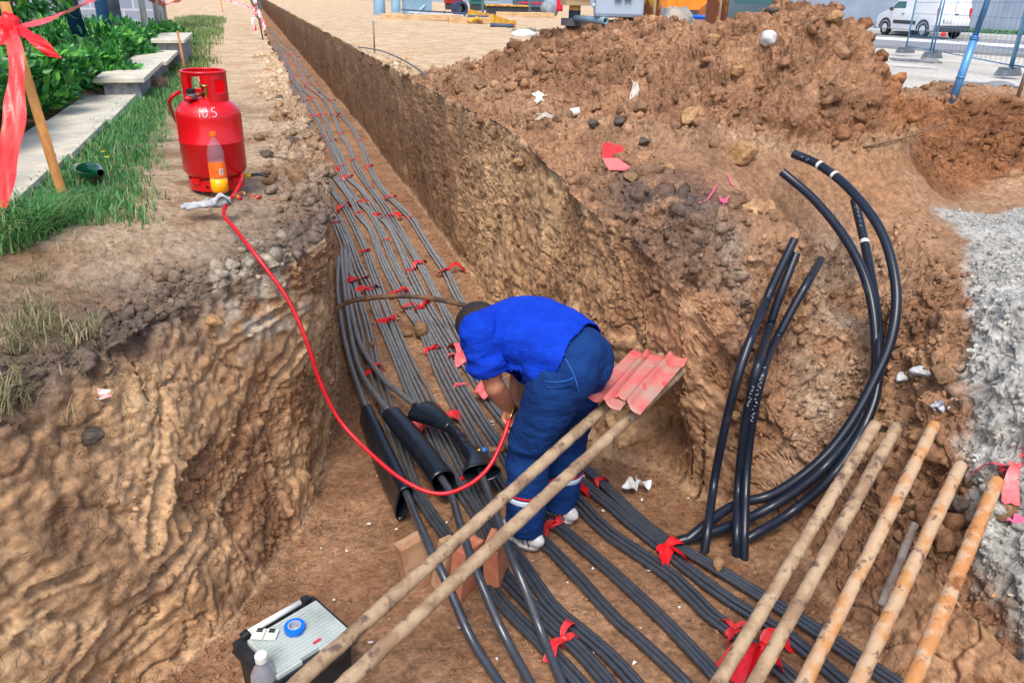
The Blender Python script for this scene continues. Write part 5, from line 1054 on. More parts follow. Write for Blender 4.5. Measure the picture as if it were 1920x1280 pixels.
gw.build('panel', mat('grey_wall', lin((150, 162, 178)), lin((136, 148, 166)), rough=.8, scale=.8), wg, smooth=False)
q = gp(1862, 62); dq = MB(); dq.tube([(0, 0, 0), (0, 0, 6)], .09, 14); dn = dq.build('drain_pipe', mat('drain_blue', lin((96, 140, 170)), rough=.5), wg)
sdp = (q-np.array(wg.location))@rd; dn.location = (sdp, -.27, 0)
dq = MB(); dq.tube([(sdp+1.0, -.22, 0), (sdp+1.0, -.22, 6)], .06, 10); dq.build('drain_pipe', mat('pinkish', lin((165, 150, 160)), rough=.6), wg)
# weeds at the wall foot
def grass_clump(b, c, r, n, h, rg, w=.006, lean=.6):
    for _ in range(n):
        a = rg.uniform(0, 6.28); rr = r*math.sqrt(rg.random()); p0 = np.array(c)+[rr*math.cos(a), rr*math.sin(a), 0]; a2 = rg.uniform(0, 6.28); hh = h*rg.uniform(.5, 1.2); le = hh*lean*rg.uniform(.2, 1.2)
        d = np.array([math.cos(a2), math.sin(a2), 0]); s = np.array([-d[1], d[0], 0])*w*rg.uniform(.7, 1.3)
        p1 = p0+d*le*.3+[0, 0, hh*.6]; p2 = p0+d*le+[0, 0, hh*(1-.35*rg.random())]
        b.add([p0-s, p0+s, p1-s*.8, p1+s*.8, p2], [(0, 1, 3, 2), (2, 3, 4)])
M_gr = mat('grass', lin((58, 118, 34)), lin((96, 140, 48)), rough=.6, scale=9, spec=.3); M_gr2 = mat('dry_grass', lin((176, 160, 108)), lin((132, 150, 80)), rough=.8, scale=14, spec=.2)
rg = np.random.default_rng(5); b = MB()
cand = [(abs((P(1855, yy, RZ+.15)-O_)@rn_-t3-1.6), (P(1855, yy, RZ+.15)-O_)@rd) for yy in np.linspace(45, 90, 91)]; sW = min(cand)[1]
for k in range(16): grass_clump(b, rp(sW-1.5+k*.22, t3+2.5+.2*rg.random(), RZ+.15), .25, 40, .22, rg, .02)
tag(b.build('weeds', M_gr), kind='stuff')

# white van
M_vanw = mat('van_white', (.80, .81, .83), (.74, .75, .77), rough=.25, coat=.5, scale=2); M_vanb = mat('van_trim', (.045, .05, .06), rough=.6); M_glass = mat('car_glass', (.03, .12, .13), rough=.08, spec=.8); M_tyre = mat('tyre', (.02, .02, .022), rough=.85); M_rim = mat('rim', (.45, .46, .48), rough=.4, metal=.6); M_lamp = mat('rear_lamp', lin((190, 10, 40)), rough=.2, coat=.5)
def vehicle(name, loc, az, label, cat, L, Wd, Hh, side, m_body, trims=True, van=True):
    rt = empty(name, tuple(loc), (0, 0, az), label=label, category=cat)
    side = np.array(side); n = len(side)                         # outline in (x forward, z)
    b = MB(); ws = [-1, -.96, -.8, .8, .96, 1]; ins = [.05, .015, 0, 0, .015, .05]
    V = []; cx, czz = side.mean(0)
    for w_, i_ in zip(ws, ins):
        s2 = side.copy(); s2 = (s2-[cx, czz])*(1-i_)+[cx, czz]; tum = np.clip((s2[:, 1]-Hh*.5)/Hh, 0, 1)*.16
        V.append(np.stack([s2[:, 0], w_*Wd/2*(1-tum), s2[:, 1]], 1))
    b.add(np.concatenate(V), [(k*n+j, k*n+(j+1) % n, (k+1)*n+(j+1) % n, (k+1)*n+j) for k in range(5) for j in range(n)]+[tuple(range(n-1, -1, -1)), tuple(5*n+j for j in range(n))])
    b.build('body', m_body, rt, smooth=True, auto=35); return rt
def wheel(rt, x, y, r, w_=.2, s=1):
    b = MB(); b.lathe([(r*.62, -w_/2), (r*.95, -w_/2), (r, -w_*.35), (r, w_*.35), (r*.95, w_/2), (r*.62, w_/2)], seg=32); b.v = [np.concatenate(b.v)@rotx(math.pi/2).T]; wh = b.build('wheel', M_tyre, rt, auto=40); wh.location = (x, y, r)
    b = MB(); b.lathe([(.001, w_*.42), (r*.15, w_*.46), (r*.4, w_*.40), (r*.6, w_*.46), (r*.63, w_*.3)], seg=32); b.v = [np.concatenate(b.v)@rotx(math.pi/2*s).T]; b.build('rim', M_rim, wh, auto=40)
side = [(-2.0, .32), (-2.08, .55), (-2.10, .75), (-2.07, 1.1), (-1.98, 1.62), (-1.9, 1.76), (-1.2, 1.82), (.3, 1.80), (.62, 1.72), (1.0, 1.42), (1.25, 1.16), (1.75, 1.05), (2.1, .88), (2.2, .62), (2.2, .38), (2.1, .28), (-1.8, .27)]
vf = gp(1678, 66); vr = gp(1718, 70); M0 = gp(1745, 67.5)
dep_ = proj(M0)[2]; sc_ = 1
vax = math.radians(180-18-8)                                      # nose to the left, tail a little towards us
vc = D(1722, 66, 29.3); vc[2] = RZ+.055
van = vehicle('van', vc, math.radians(84), 'white panel van with dark lower trim parked on the road beyond the mesh fence', 'van', 4.3, 1.8, 1.82, side, M_vanw)
for x_ in (1.38, -1.34):
    for s_ in (1, -1): wheel(van, x_, s_*.80, .32, .2, -s_)
for s_ in (1, -1):
    b = MB(); b.box((0, s_*.905, .62), (1.6, .02, .16)); b.build('side_trim', M_vanb, van, smooth=False, bevel=.008)
    for x_ in (1.38, -1.34):
        b = MB(); b.lathe([(.34, -.012), (.45, -.012), (.45, .012), (.34, .012)], seg=20, a0=0, a1=math.pi); b.v = [np.concatenate(b.v)@rotx(math.pi/2).T]; o = b.build('wheel_arch', M_vanb, van, auto=40); o.location = (x_, s_*.905, .33)
    b = MB(); pts = np.array([(.12, 0, 1.14), (.18, 0, 1.62), (.52, 0, 1.60), (.92, 0, 1.32), (1.06, 0, 1.14)]); y_ = s_*.885; b.prism(pts, (0, y_-.0, 0), (0, y_+s_*.012, 0)); o = b.build('side_window', M_glass, van, smooth=False)
    o.rotation_euler = (math.radians(5)*s_, 0, 0); o.location = (0, s_*.10, .0) if False else (0, s_*.085, -.01)
    b = MB(); b.blob((.98, s_*1.0, 1.17), (.07, .11, .09), 2, .1, 2); b.build('mirror', M_vanb, van)
    b = MB(); b.box((-2.04, s_*.80, 1.02), (.08, .12, .52), roty(-.05)); b.build('tail_lamp', M_lamp, van, smooth=False, bevel=.02)
    b = MB(); b.box((.2, s_*.91, .98), (.16, .02, .03)); b.build('door_handle', M_vanb, van, smooth=False)
b = MB(); b.box((-2.12, 0, .42), (.16, 1.72, .26)); b.build('rear_bumper', M_vanb, van, smooth=False, bevel=.03)
b = MB(); b.box((2.18, 0, .42), (.16, 1.7, .28)); b.build('front_bumper', M_vanb, van, smooth=False, bevel=.03)
b = MB(); b.box((-2.115, .28, .74), (.015, .52, .115)); pl_ = b.build('number_plate', mat('plate_white', (.6, .63, .66), rough=.5), van, smooth=False)
b = MB(); b.box((-2.125, .51, .74), (.012, .05, .11)); b.build('plate_band', mat('plate_blue', lin((20, 80, 190)), rough=.5), pl_, smooth=False)
b = MB(); b.box((-2.09, -.1, 1.02), (.03, .2, .04)); b.build('rear_handle', M_vanb, van, smooth=False)
b = MB(); b.box((-2.065, 0, 1.1), (.02, .012, 1.2), roty(-.06)); b.build('door_gap', M_vanb, van, smooth=False)

van.scale = (.80, .80, .80)
# mesh fence panels
M_fen = mat('fence_zinc', lin((112, 156, 188)), lin((92, 136, 168)), rough=.4, metal=.3, scale=5)
def fence(pa_, pb_, name, lab, tilt=0, h=2.0, post_r=.02, nv_=18, first=True):
    pa_ = np.array(pa_); pb_ = np.array(pb_); d = pb_-pa_; L = np.linalg.norm(d[:2]); rt = empty(name, tuple(pa_), (tilt, 0, math.atan2(d[1], d[0])), label=lab, category='fence panel', group='mesh fence panels along the road'); sl = d[2]
    f_ = lambda x_: sl*x_/L
    b = MB(); b.tube([(0, 0, 0), (0, 0, h)], post_r, 12); b.build('post', M_fen, rt); b = MB(); b.tube([(L, 0, f_(L)), (L, 0, f_(L)+h)], post_r, 12); b.build('post', M_fen, rt)
    b = MB(); 
    for z_ in np.linspace(.15, h-.02, 9): b.tube([(0, 0, z_), (L, 0, z_+f_(L))], .005 if z_ > .16 else .012, 5)
    for k in range(1, nv_): x_ = L*k/nv_; b.tube([(x_, .005, .15+f_(x_)), (x_, .005, h+f_(x_))], .0028, 4)
    b.build('wire_mesh', M_fen, rt); return rt
fence(gp(1745, 102, -.28), gp(1710+38, 112, -.26)+rd*.0+np.array([.05, -.4, 0]), 'fence_panel', 'short mesh fence panel end with concrete foot, leftmost along the road', h=2.0, nv_=4) if False else None
fA = gp(1747, 108, -.24); fB = gp(1890, 140, -.22); fC = gp(2080, 175, -.2); fZ = gp(1697, 98, -.26)
fence(fZ, fA+[-.03, .05, 0], 'mesh_fence', 'mesh fence panel nearest the white van, left one of the row', h=2.1)
fence(fA, fB, 'mesh_fence', 'mesh fence panel in the middle of the row, red rag on its post', h=2.1)
fence(fB+[.05, 0, 0], fC, 'mesh_fence', 'mesh fence panel at the right edge of the picture', h=2.1)
M_conc = mat('fence_foot_concrete', lin((112, 120, 128)), lin((90, 98, 106)), rough=.9, scale=12)
for q_, lb in ((fZ, 'low grey fence foot block near the van'), (fA, 'grey fence foot block at the post with the red rag'), (fB, 'grey fence foot block at the right edge of the picture')):
    b = MB(); b.box((0, 0, .05), (.52, .2, .10), taper=.85); b.box((-.14, 0, .115), (.12, .16, .05)); b.box((.14, 0, .115), (.12, .16, .05)); o = b.build('concrete_block', M_conc, smooth=False, bevel=.015); o.location = q_+np.array([0, 0, -.02]); o.rotation_euler = (0, 0, .2); tag(o, lb, 'fence block', 'concrete feet of the mesh fence')
b = MB(); b.blob(D(1769, 65, proj(fA)[2]*.985), (.07, .03, .05), 4, .5, 2); tag(b.build('red_rag', M_red), 'small red rag tied low on a mesh fence post in front of the van', 'rag')
# stout blue tube standing in the orange earth, crossing panels
q = GP(1790, 182); pt = D(1852, 0, proj(q)[2]*.96); u_ = pt-q; rt = empty('blue_post', tuple(q), label='stout leaning blue steel tube standing in the orange earth at right', category='post')
b = MB(); b.tube([-u_*.1, u_*.62], .036, 16); b.build('tube', mat('post_blue', lin((96, 152, 205)), lin((80, 134, 188)), rough=.35, metal=.2, scale=5), rt)
b = MB(); b.tube([u_*.6, u_*2.0], .026, 16); b.build('upper_tube', mat('post_blue', (0, 0, 0)), rt)
for t_ in (.2, .6, .62): b = MB(); b.tube([u_*t_, u_*(t_+.012)], .042, 16); b.build('collar', mat('post_blue', (0, 0, 0)), rt)
q = GP(1908, 178); b = MB(); b.tube([q-[0, 0, .1], q+[.04, 0, .42]], .018, 10); tag(b.build('stub_post', mat('stub_brown', lin((120, 100, 90)), rough=.8)), 'short brown stub post by the right fence panel', 'post')
# sheets and slabs lying on the yard by the fence
for px, py, l_, lb in [(1716, 116, .9, 'flat dark board lying on pale ground left of the fence feet'), (1835, 162, 1.0, 'thin dark board lying half buried in pale ground below the fence')]:
    q = gp(px, py, -.17); b = MB(); b.box((0, 0, .02), (l_, .28, .03)); b.blob((l_*.3, 0, .03), (.2, .12, .05), px, .3, 2); o = b.build('board', mat('dark_board', lin((96, 98, 104)), lin((130, 132, 134)), rough=.9, scale=8), smooth=False); o.location = q; o.rotation_euler = (.05, .03, -.25); tag(o, lb, 'board')

# ---- middle background, at yard level
def place(px, py): q = GP(px, py); return q
def bgthing(name, px, py, lab, cat, az=0, z=None, grp=None):
    q = place(px, py) if z is None else P(px, py, z); return empty(name, tuple(q), (0, 0, az), label=lab, category=cat, group=grp), proj(q)[2]
M_gb = mat('blue_grey_paint', lin((128, 162, 186)), lin((112, 148, 172)), rough=.6, scale=2); M_yel = mat('yellow_steel', lin((214, 170, 60)), lin((176, 120, 50)), rough=.7, scale=4, c3=lin((120, 76, 50)), lo3=.55, hi3=.65); M_timb = mat('timber', lin((206, 178, 136)), lin((180, 146, 104)), rough=.85, scale=3, stretch=(1, 6, 6))
M_org = mat('orange_paint', lin((246, 140, 36)), lin((236, 126, 30)), rough=.4, scale=2, coat=.3); M_dk = mat('dark_parts', (.03, .035, .045), rough=.7); M_pk = mat('faded_orange', lin((226, 140, 110)), lin((214, 122, 92)), rough=.6, scale=2)
U1 = lambda dep, px_: px_*dep/F_PX        # metres covered by so many pixels at that distance
rt, d_ = bgthing('bollard', 712, 22, 'blue grey round bollard, leftmost object of the building yard', 'bollard'); b = MB(); b.lathe([(U1(d_, 12), -.1), (U1(d_, 11), U1(d_, 8)), (U1(d_, 10), U1(d_, 60)), (.001, U1(d_, 61))], seg=24); b.build('drum', M_gb, rt)
rt, d_ = bgthing('bollard', 742, 18, 'second blue grey bollard just behind the leftmost one', 'bollard'); b = MB(); b.lathe([(U1(d_, 9), -.1), (U1(d_, 8), U1(d_, 60)), (.001, U1(d_, 61))], seg=20); b.build('drum', M_gb, rt)
rt, d_ = bgthing('metal_hutch', 787, 26, 'light blue steel panel box with diagonal rib in the building yard', 'steel box', .1)
w_ = U1(d_, 50); b = MB(); b.box((0, w_*.3, w_*.75), (w_, w_*.6, w_*1.6)); b.build('panel', M_gb, rt, smooth=False, bevel=.02); b = MB(); b.beam((-w_*.25, -.03, 0), (w_*.2, -.03, w_*.4), .05, .05); b.build('rib', mat('rib_light', lin((178, 204, 220)), rough=.5), rt, smooth=False)
rt, d_ = bgthing('handcart_frame', 815, 30, 'long low dark rail frame lying in front of the light blue box', 'frame', -.12)
l_ = U1(d_, 124); b = MB(); b.beam((-l_*.5, 0, .28), (l_*.5, 0, .20), .06, .05); b.build('rail', mat('rail_grey', lin((70, 84, 110)), rough=.5), rt, smooth=False); b = MB(); b.beam((-l_*.4, -.3, .22), (l_*.42, -.3, .14), .05, .05); b.build('rail', mat('rail_light', lin((186, 196, 210)), rough=.5), rt, smooth=False)
for k in range(4): b = MB(); b.beam((-l_*.36+l_*.24*k, -.3, 0), (-l_*.33+l_*.24*k, 0, .26), .04, .04); b.build('leg', M_dk, rt, smooth=False)
rt, d_ = bgthing('tyre', 862, 25, 'dark tyre standing behind the rail frame in the yard', 'tyre', .2); r_ = U1(d_, 13); b = MB(); b.lathe([(r_*.66, -.22), (r_, -.22), (r_, .22), (r_*.66, .22), (r_*.66, -.22)], seg=32); b.v = [np.concatenate(b.v)@rotx(math.pi/2).T+np.array([0, 0, r_])]; b.build('tread', mat('tyre_blue', lin((44, 60, 88)), rough=.7), rt, auto=40)
b = MB(); b.lathe([(.001, -.05), (r_*.66, -.05)], seg=32); b.v = [np.concatenate(b.v)@rotx(math.pi/2).T+np.array([0, .1, r_])]; b.build('disc', mat('disc_pale', lin((190, 200, 200)), rough=.6), rt)
for k, (px, py, dpx, az, lb, mm) in enumerate([(790, 33, 150, -.14, 'long pale timber beam lying in front of the rail frame', M_timb), (880, 38, 80, -.02, 'tan timber beam continuing to the right of the long pale beam', M_timb), (985, 26, 110, -.2, 'thin plank lying behind the yellow steel frames', M_timb)]):
    q = place(px, py); d_ = proj(q)[2]; b = MB(); b.box((0, 0, .09), (U1(d_, dpx), .22, .18)); o = b.build('timber_beam', mm, smooth=False, bevel=.01); o.location = q; o.rotation_euler = (0, 0, az); tag(o, lb, 'timber beam')
for px, py, wpx, hpx, az, lb in [(898, 28, 34, 15, -.25, 'yellow steel formwork frame behind, left of two'), (943, 46, 40, 22, -.30, 'nearer yellow steel formwork frame with a grey bar below')]:
    rt, d_ = bgthing('formwork_frame', px, py, lb, 'steel frame', az); w_ = U1(d_, wpx); h_ = U1(d_, hpx)
    b = MB(); b.prism([(0, 0, 0), (w_, 0, 0), (w_, 0, h_*.5), (0, 0, h_)], (-w_/2, 0, 0), (-w_/2, .08, 0)); b.build('web', M_yel, rt, smooth=False)
    for sx in (-1, 1): b = MB(); b.box((sx*w_*.52, 0, h_*(.5 if sx < 0 else .28)), (.10, .26, h_*(1.05 if sx < 0 else .62))); b.build('flange', M_yel, rt, smooth=False)
    b = MB(); b.tube([(-w_*.6, -.2, h_*.2), (w_*.5, -.2, h_*.15)], .05, 8); b.build('bar', mat('rail_grey', (0, 0, 0)), rt)
rt, d_ = bgthing('machine_bucket', 893, 40, 'rusty excavator bucket piece lying at the end of the tan beam', 'steel part', .3); b = MB(); w_ = U1(d_, 26); b.tube(spline([(-w_*.6, 0, .05), (-w_*.2, 0, w_*.3), (w_*.15, 0, w_*.35), (w_*.5, 0, .06)], 12), w_*.16, 8, flat=.8); b.build('shell', M_yel, rt)
rt, d_ = bgthing('steel_trough', 950, 22, 'dark open steel trough with yellow rim behind the formwork frames', 'trough', -.22); w_ = U1(d_, 74); b = MB(); b.box((0, 0, .18), (w_, .8, .36), taper=1.05); b.build('box', M_dk, rt, smooth=False); b = MB(); b.box((0, 0, .38), (w_*1.08, .95, .06)); b.build('rim', M_yel, rt, smooth=False, bevel=.01)
# red and dark machine parts at the frame top
for px, py, wpx, hpx, m_, nm, lb in [(850, 12, 34, 40, mat('dark_red', lin((150, 24, 34)), lin((90, 30, 40)), rough=.5, scale=3), 'red_machine', 'dark red site machine cut by the top of the picture'), (893, 14, 26, 40, mat('teal_dark', lin((36, 90, 90)), rough=.6), 'dark_container', 'dark teal container behind the yellow steel'), (915, 13, 40, 40, mat('pale_sheet', lin((150, 172, 186)), rough=.6), 'sheet_stack', 'pale blue grey sheet stack beside the teal container'),
      (990, 16, 56, 30, mat('dark_blue_mach', lin((44, 70, 98)), lin((80, 100, 120)), rough=.5, scale=2), 'parked_machine', 'dark blue machine with red stripe in the far yard'), (1030, 24, 34, 34, mat('grey_bag', lin((150, 160, 172)), lin((120, 130, 140)), rough=.9, scale=3), 'bulk_bag', 'grey bulk bag standing left of the cable drum')]:
    rt, d_ = bgthing(nm, px, py, lb, nm.replace('_', ' '), -.2); w_ = U1(d_, wpx); h_ = U1(d_, hpx)
    if nm == 'bulk_bag': b = MB(); b.blob((0, 0, h_*.4), (w_*.5, w_*.45, h_*.5), 3, .25, 3); b.build('bag', m_, rt)
    else:
        b = MB(); b.box((0, 0, h_*.62), (w_, w_*.6, h_*.76)); b.build('housing', m_, rt, smooth=False, bevel=.05)
        b = MB(); b.box((0, 0, h_*.12), (w_*.9, w_*.5, h_*.24)); b.build('base', M_dk, rt, smooth=False, bevel=.03)
        b = MB(); b.box((w_*.05, -w_*.31, h_*.5), (w_*.8, .04, h_*.1)); b.build('stripe', mat('red_stripe', lin((180, 40, 60)), rough=.5) if nm == 'parked_machine' else M_dk, rt, smooth=False)
for px, lb in ((906, 'blue steel scaffold post behind the yellow steel, left of two'), (993, 'blue steel scaffold post right of the trough')):
    q = place(px, 22); b = MB(); b.tube([q, q+[0, 0, 2.5]], U1(proj(q)[2], 2.5), 10); tag(b.build('scaffold_post', M_fen), lb, 'post', 'blue scaffold posts')
# cable drum with plants, grey pipes
rt, d_ = bgthing('cable_drum', 1076, 42, 'dark upright drum with orange upper band and board top, left of grey pipes', 'drum'); r_ = U1(d_, 11); h_ = U1(d_, 30)
b = MB(); b.lathe([(r_, .02), (r_, h_*.68), (.001, h_*.68)], seg=24); b.build('drum', mat('drum_navy', lin((34, 42, 66)), rough=.7), rt, auto=40); b = MB(); b.lathe([(r_*.96, h_*.68), (r_*.96, h_), (.001, h_)], seg=24); b.build('band', mat('band_orange', lin((216, 160, 84)), rough=.7), rt, auto=40)
b = MB(); b.box((0, 0, h_+.02), (r_*4.2, r_*3, .05)); b.build('top_board', M_timb, rt, smooth=False); b = MB(); b.box((r_*.2, 0, .0), (r_*4, r_*3.2, .06)); b.build('base_board', mat('base_dark', lin((96, 92, 100)), rough=.8), rt, smooth=False)
q = np.array(rt.location)+[0, 0, h_+.05]; b = MB(); rg = np.random.default_rng(3); grass_clump(b, q, r_*.9, 220, .8, rg, .05, .8); tag(b.build('potted_plant', mat('dark_leaf', lin((40, 72, 40)), lin((70, 96, 50)), rough=.6, scale=3)), 'dark green plant standing on the board of the drum', 'plant')
M_pvc = mat('pvc_grey', lin((126, 152, 168)), lin((108, 134, 150)), rough=.45, scale=2)
q = place(1130, 44); d_ = proj(q)[2]; b = MB(); b.tube([(-U1(d_, 52), .5, 0), (0, 0, 0)], U1(d_, 5.5), 20, cap=False); o = b.build('grey_pipe', M_pvc, solid=.01); o.location = q+[0, 0, U1(d_, 5.5)]; o.rotation_euler = (0, 0, -.35); tag(o, 'grey plastic pipe with open end lying right of the drum', 'pipe')
q = place(1140, 39); d_ = proj(q)[2]; b = MB(); b.tube([(-U1(d_, 30), 0, 0), (U1(d_, 38), 0, 0)], U1(d_, 3.5), 14); o = b.build('white_pipe', mat('pale_pipe', lin((208, 216, 222)), rough=.5)); o.location = q+[0, 0, .12]; o.rotation_euler = (0, 0, -.45); tag(o, 'long pale pipe lying behind the open grey pipe', 'pipe')
rt, d_ = bgthing('site_cabin', 1160, 34, 'blue grey site cabin with small windows behind the pale pipe', 'cabin', -.3); w_ = U1(d_, 92); b = MB(); b.box((0, w_*.2, w_*.3), (w_, w_*.4, w_*.62)); b.build('wall', mat('cabin_wall', lin((168, 182, 198)), lin((154, 170, 188)), rough=.7, scale=1), rt, smooth=False, bevel=.03)
for k in range(2): b = MB(); b.box((-w_*.05+w_*.2*k, -.01, w_*.42), (w_*.14, .04, w_*.16)); b.build('window', M_glass, rt, smooth=False)
# small yellow car far off and red uprights
yc = D(1140, 20, 44); yc[2] = P(1140, 21, 0)[2]; side = [(-1.75, .3), (-1.8, .6), (-1.75, .9), (-1.6, 1.4), (-1.4, 1.5), (.2, 1.5), (.75, 1.05), (1.6, .85), (1.8, .6), (1.75, .3)]
car = vehicle('car', P(1146, 21, 0), math.radians(70), 'small pale yellow hatchback parked far away in the yard, tail towards us', 'car', 3.6, 1.6, 1.5, side, mat('pale_yellow', lin((224, 216, 140)), rough=.3, coat=.4))
car.scale = (.9, .9, .9)
for x_ in (1.15, -1.1):
    for s_ in (1, -1): wheel(car, x_, s_*.7, .28, .18, -s_)
b = MB(); b.box((-1.70, 0, 1.16), (.06, 1.2, .38), roty(-.25)); b.build('rear_window', M_glass, car, smooth=False); b = MB(); b.box((-1.81, 0, .72), (.03, .5, .12)); b.build('number_plate', mat('plate_white', (0, 0, 0)), car, smooth=False)
for s_ in (1, -1): b = MB(); b.box((-1.77, s_*.68, .85), (.06, .14, .3)); b.build('tail_lamp', M_lamp, car, smooth=False)
for px, lb in ((1050, 'red fabric banner hanging left of the plant on the drum'), (1126, 'red fabric banner hanging over the pale yellow car')):
    q = D(px, 2, 30); b = MB(); b.grid(lambda u, v: q+np.stack([(u-.5)*.26, .03*np.sin(u*9), (v-.5)*.75], 1), 8, 8); tag(b.build('banner', mat('banner_red', lin((206, 20, 56)), rough=.6), solid=.01), lb, 'banner', 'red banners in the yard')
# orange lorry, faded tipper bed, H posts, blue tubes, wrapped sack, dark car
rt, d_ = bgthing('tipper_truck', 1200, 52, 'faded orange tipper truck body on dark chassis behind the dirt heap', 'truck', -.1, z=-.1)
w_ = U1(d_, 66); b = MB(); b.box((0, w_*.3, w_*.98), (w_*1.1, w_*.7, w_*.75)); b.build('tipper_body', M_pk, rt, smooth=False, bevel=.03); b = MB(); b.box((0, w_*.3, w_*.58), (w_*1.1, w_*.72, w_*.07)); b.build('body_rail', mat('rail_beige', lin((188, 178, 168)), rough=.6), rt, smooth=False)
for k in range(3): b = MB(); b.box((0, -w_*.06, w_*(.7+k*.14)), (w_*1.1, .03, .03)); b.build('rib', mat('rib_pale', lin((214, 160, 140)), rough=.6), rt, smooth=False)
for k in (-.2, .35): wheel(rt, w_*k, 0, w_*.24, .25, 1)
b = MB(); b.box((0, w_*.3, w_*.42), (w_*.95, w_*.3, w_*.2)); b.build('chassis', M_dk, rt, smooth=False)
rt, d_ = bgthing('orange_truck', 1300, 48, 'bright orange truck cab and bonnet with dark grille behind the rusty posts', 'truck', -.08, z=-.12)
w_ = U1(d_, 78); b = MB(); b.box((0, w_*.3, w_*.62), (w_, w_*.7, w_*.8)); b.box((-w_*.6, w_*.3, w_*.75), (w_*.24, w_*.65, w_*.9)); b.build('cab', M_org, rt, smooth=False, bevel=.06); b = MB(); b.box((w_*.06, -w_*.06, w_*.26), (w_*.72, .06, w_*.16)); b.build('grille', M_dk, rt, smooth=False)
for k in range(4): b = MB(); b.box((w_*.06, -w_*.075, w_*(.2+k*.035)), (w_*.7, .03, .02)); b.build('grille_bar', mat('grille_grey', (.1, .12, .15), rough=.5), rt, smooth=False)
b = MB(); b.box((-w_*.55, -w_*.04, w_*.9), (w_*.09, .05, w_*.25)); b.build('white_label', M_white, rt, smooth=False); b = MB(); b.box((-w_*.38, -w_*.06, w_*.16), (w_*.2, .2, w_*.16)); b.build('step', M_org, rt, smooth=False, bevel=.03)
for k in (-.3, .3): wheel(rt, w_*k, 0.1, w_*.16, .3, 1)
M_rb = mat('rusty_yellow_beam', lin((214, 164, 44)), lin((112, 66, 44)), rough=.8, scale=5, lo=.38, hi=.48, stretch=(1, 1, .5)); 
def hpost(px, py, wpx, lab):
    q = GP(px, py); d_ = proj(q)[2]*1.06; q = D(px, py, d_); w_ = U1(d_, wpx); rt = empty('steel_post', tuple(q-[0, 0, .3]), (0, 0, .35), label=lab, category='steel post', group='rusty yellow steel H posts')
    for sx in (-1, 1): b = MB(); b.box((sx*w_*.42, 0, 1.3), (w_*.16, w_*.9, 2.8)); b.build('flange', M_rb, rt, smooth=False)
    b = MB(); b.box((0, 0, 1.3), (w_*.70, w_*.12, 2.8)); b.build('web', mat('web_pale', lin((196, 178, 150)), lin((150, 120, 90)), rough=.7, scale=3), rt, smooth=False)
hpost(1220, 50, 24, 'rusty yellow H section post behind the dirt heap, left of two'); hpost(1342, 38, 30, 'rusty yellow H section post behind the dirt heap, right of two')
for py, l0, l1, lb in ((33, 1262, 1345, 'upper bright blue tube between the rusty posts'), (42, 1278, 1316, 'lower bright blue tube between the rusty posts')):
    b = MB(); b.tube([D(l0-6, py-1, 8.6), D(l1, py, 8.2)], U1(8.4, 3.6), 12); tag(b.build('blue_tube', mat('tube_blue', lin((20, 96, 205)), rough=.35)), lb, 'tube', 'bright blue tubes')
q = D(1240, 66, 7.6); b = MB(); b.blob((0, 0, 0), (.26, .16, .30), 11, .35, 4, freq=2.2); v = b.v[0]; b.v[0] = v*(1+.12*fbm(v*9, 3, 4)[:, None])*np.array([1, 1, 1])-np.array([0, 0, 0])+np.array([.6, 0, -.5])*np.clip(.1-v[:, 2:3], 0, 1)*.5
o = b.build('wrapped_sack', mat('sack', lin((176, 168, 152)), lin((110, 112, 116)), rough=.6, scale=6)); o.location = q+np.array([.1, 0, -.03]); tag(o, 'crumpled grey white plastic wrapped sack behind the dip of the heap', 'sack')
b = MB()
for k in range(6): b.tube(spline([q+[-.1+.03*k, -.15, -.1-.03*k], q+[.15, -.2, -.06-.03*k], q+[.42, -.12, -.05-.03*k]], 10), .006, 4)
tag(b.build('cord_winding', mat('cord_green', lin((90, 130, 90)), rough=.7)), 'thin green cords wound round the wrapped sack', 'cord')
cr_ = vehicle('car', D(1379, 38, 26)*np.array([1, 1, 0])+np.array([0, 0, -.35]), math.radians(75), 'dark car with pale roof half hidden behind the heap', 'car', 3.6, 1.7, 1.5, side, mat('dark_car', (.03, .06, .07), rough=.25, coat=.5))
b = MB(); b.box((-.4, 0, 1.5), (1.8, 1.25, .06)); b.build('roof', M_white, cr_, smooth=False, bevel=.02); b = MB(); b.box((-1.70, 0, 1.16), (.06, 1.2, .34), roty(-.25)); b.build('rear_window', M_glass, cr_, smooth=False)
for x_ in (1.15, -1.1):
    for s_ in (1, -1): wheel(cr_, x_, s_*.75, .28, .18, -s_)
# debris pile on the yard
b = MB(); q = place(1005, 58); rg = np.random.default_rng(8)
for k in range(46):
    a = rg.uniform(0, 6.28); c = q+[rg.uniform(-.6, .6), rg.uniform(-.3, .3), rg.uniform(.02, .12)]; l_ = rg.uniform(.1, .4); d = np.array([math.cos(a), math.sin(a), rg.uniform(-.2, .4)]); b.tube([c-d*l_/2, c+d*l_/2], rg.uniform(.006, .016), 5)
tag(b.build('debris', mat('debris_mix', lin((120, 112, 100)), lin((150, 158, 140)), rough=.9, scale=3)), kind='stuff')
q = place(982, 64); b = MB(); b.blob((0, 0, .06), (.3, .18, .10), 3, .5, 2); o = b.build('paper_scrap', M_white); o.location = q; tag(o, 'crumpled white paper or bag lying below the debris pile', 'scrap')
# far buildings' grey mass behind the yard, beyond the top of the picture
fb = empty('building', (18, 75, 0), (0, 0, -.25), label='far grey building line behind the yard vehicles', category='building'); b = MB(); b.box((26, 0, 3), (72, .6, 8)); b.build('wall', mat('far_wall', lin((140, 160, 178)), lin((120, 140, 160)), rough=.8, scale=.3), fb, smooth=False)
for k in range(9): b = MB(); b.box((-6+k*7, -.31, 2), (2.2, .06, 1.6)); b.build('window', M_glass, fb, smooth=False)
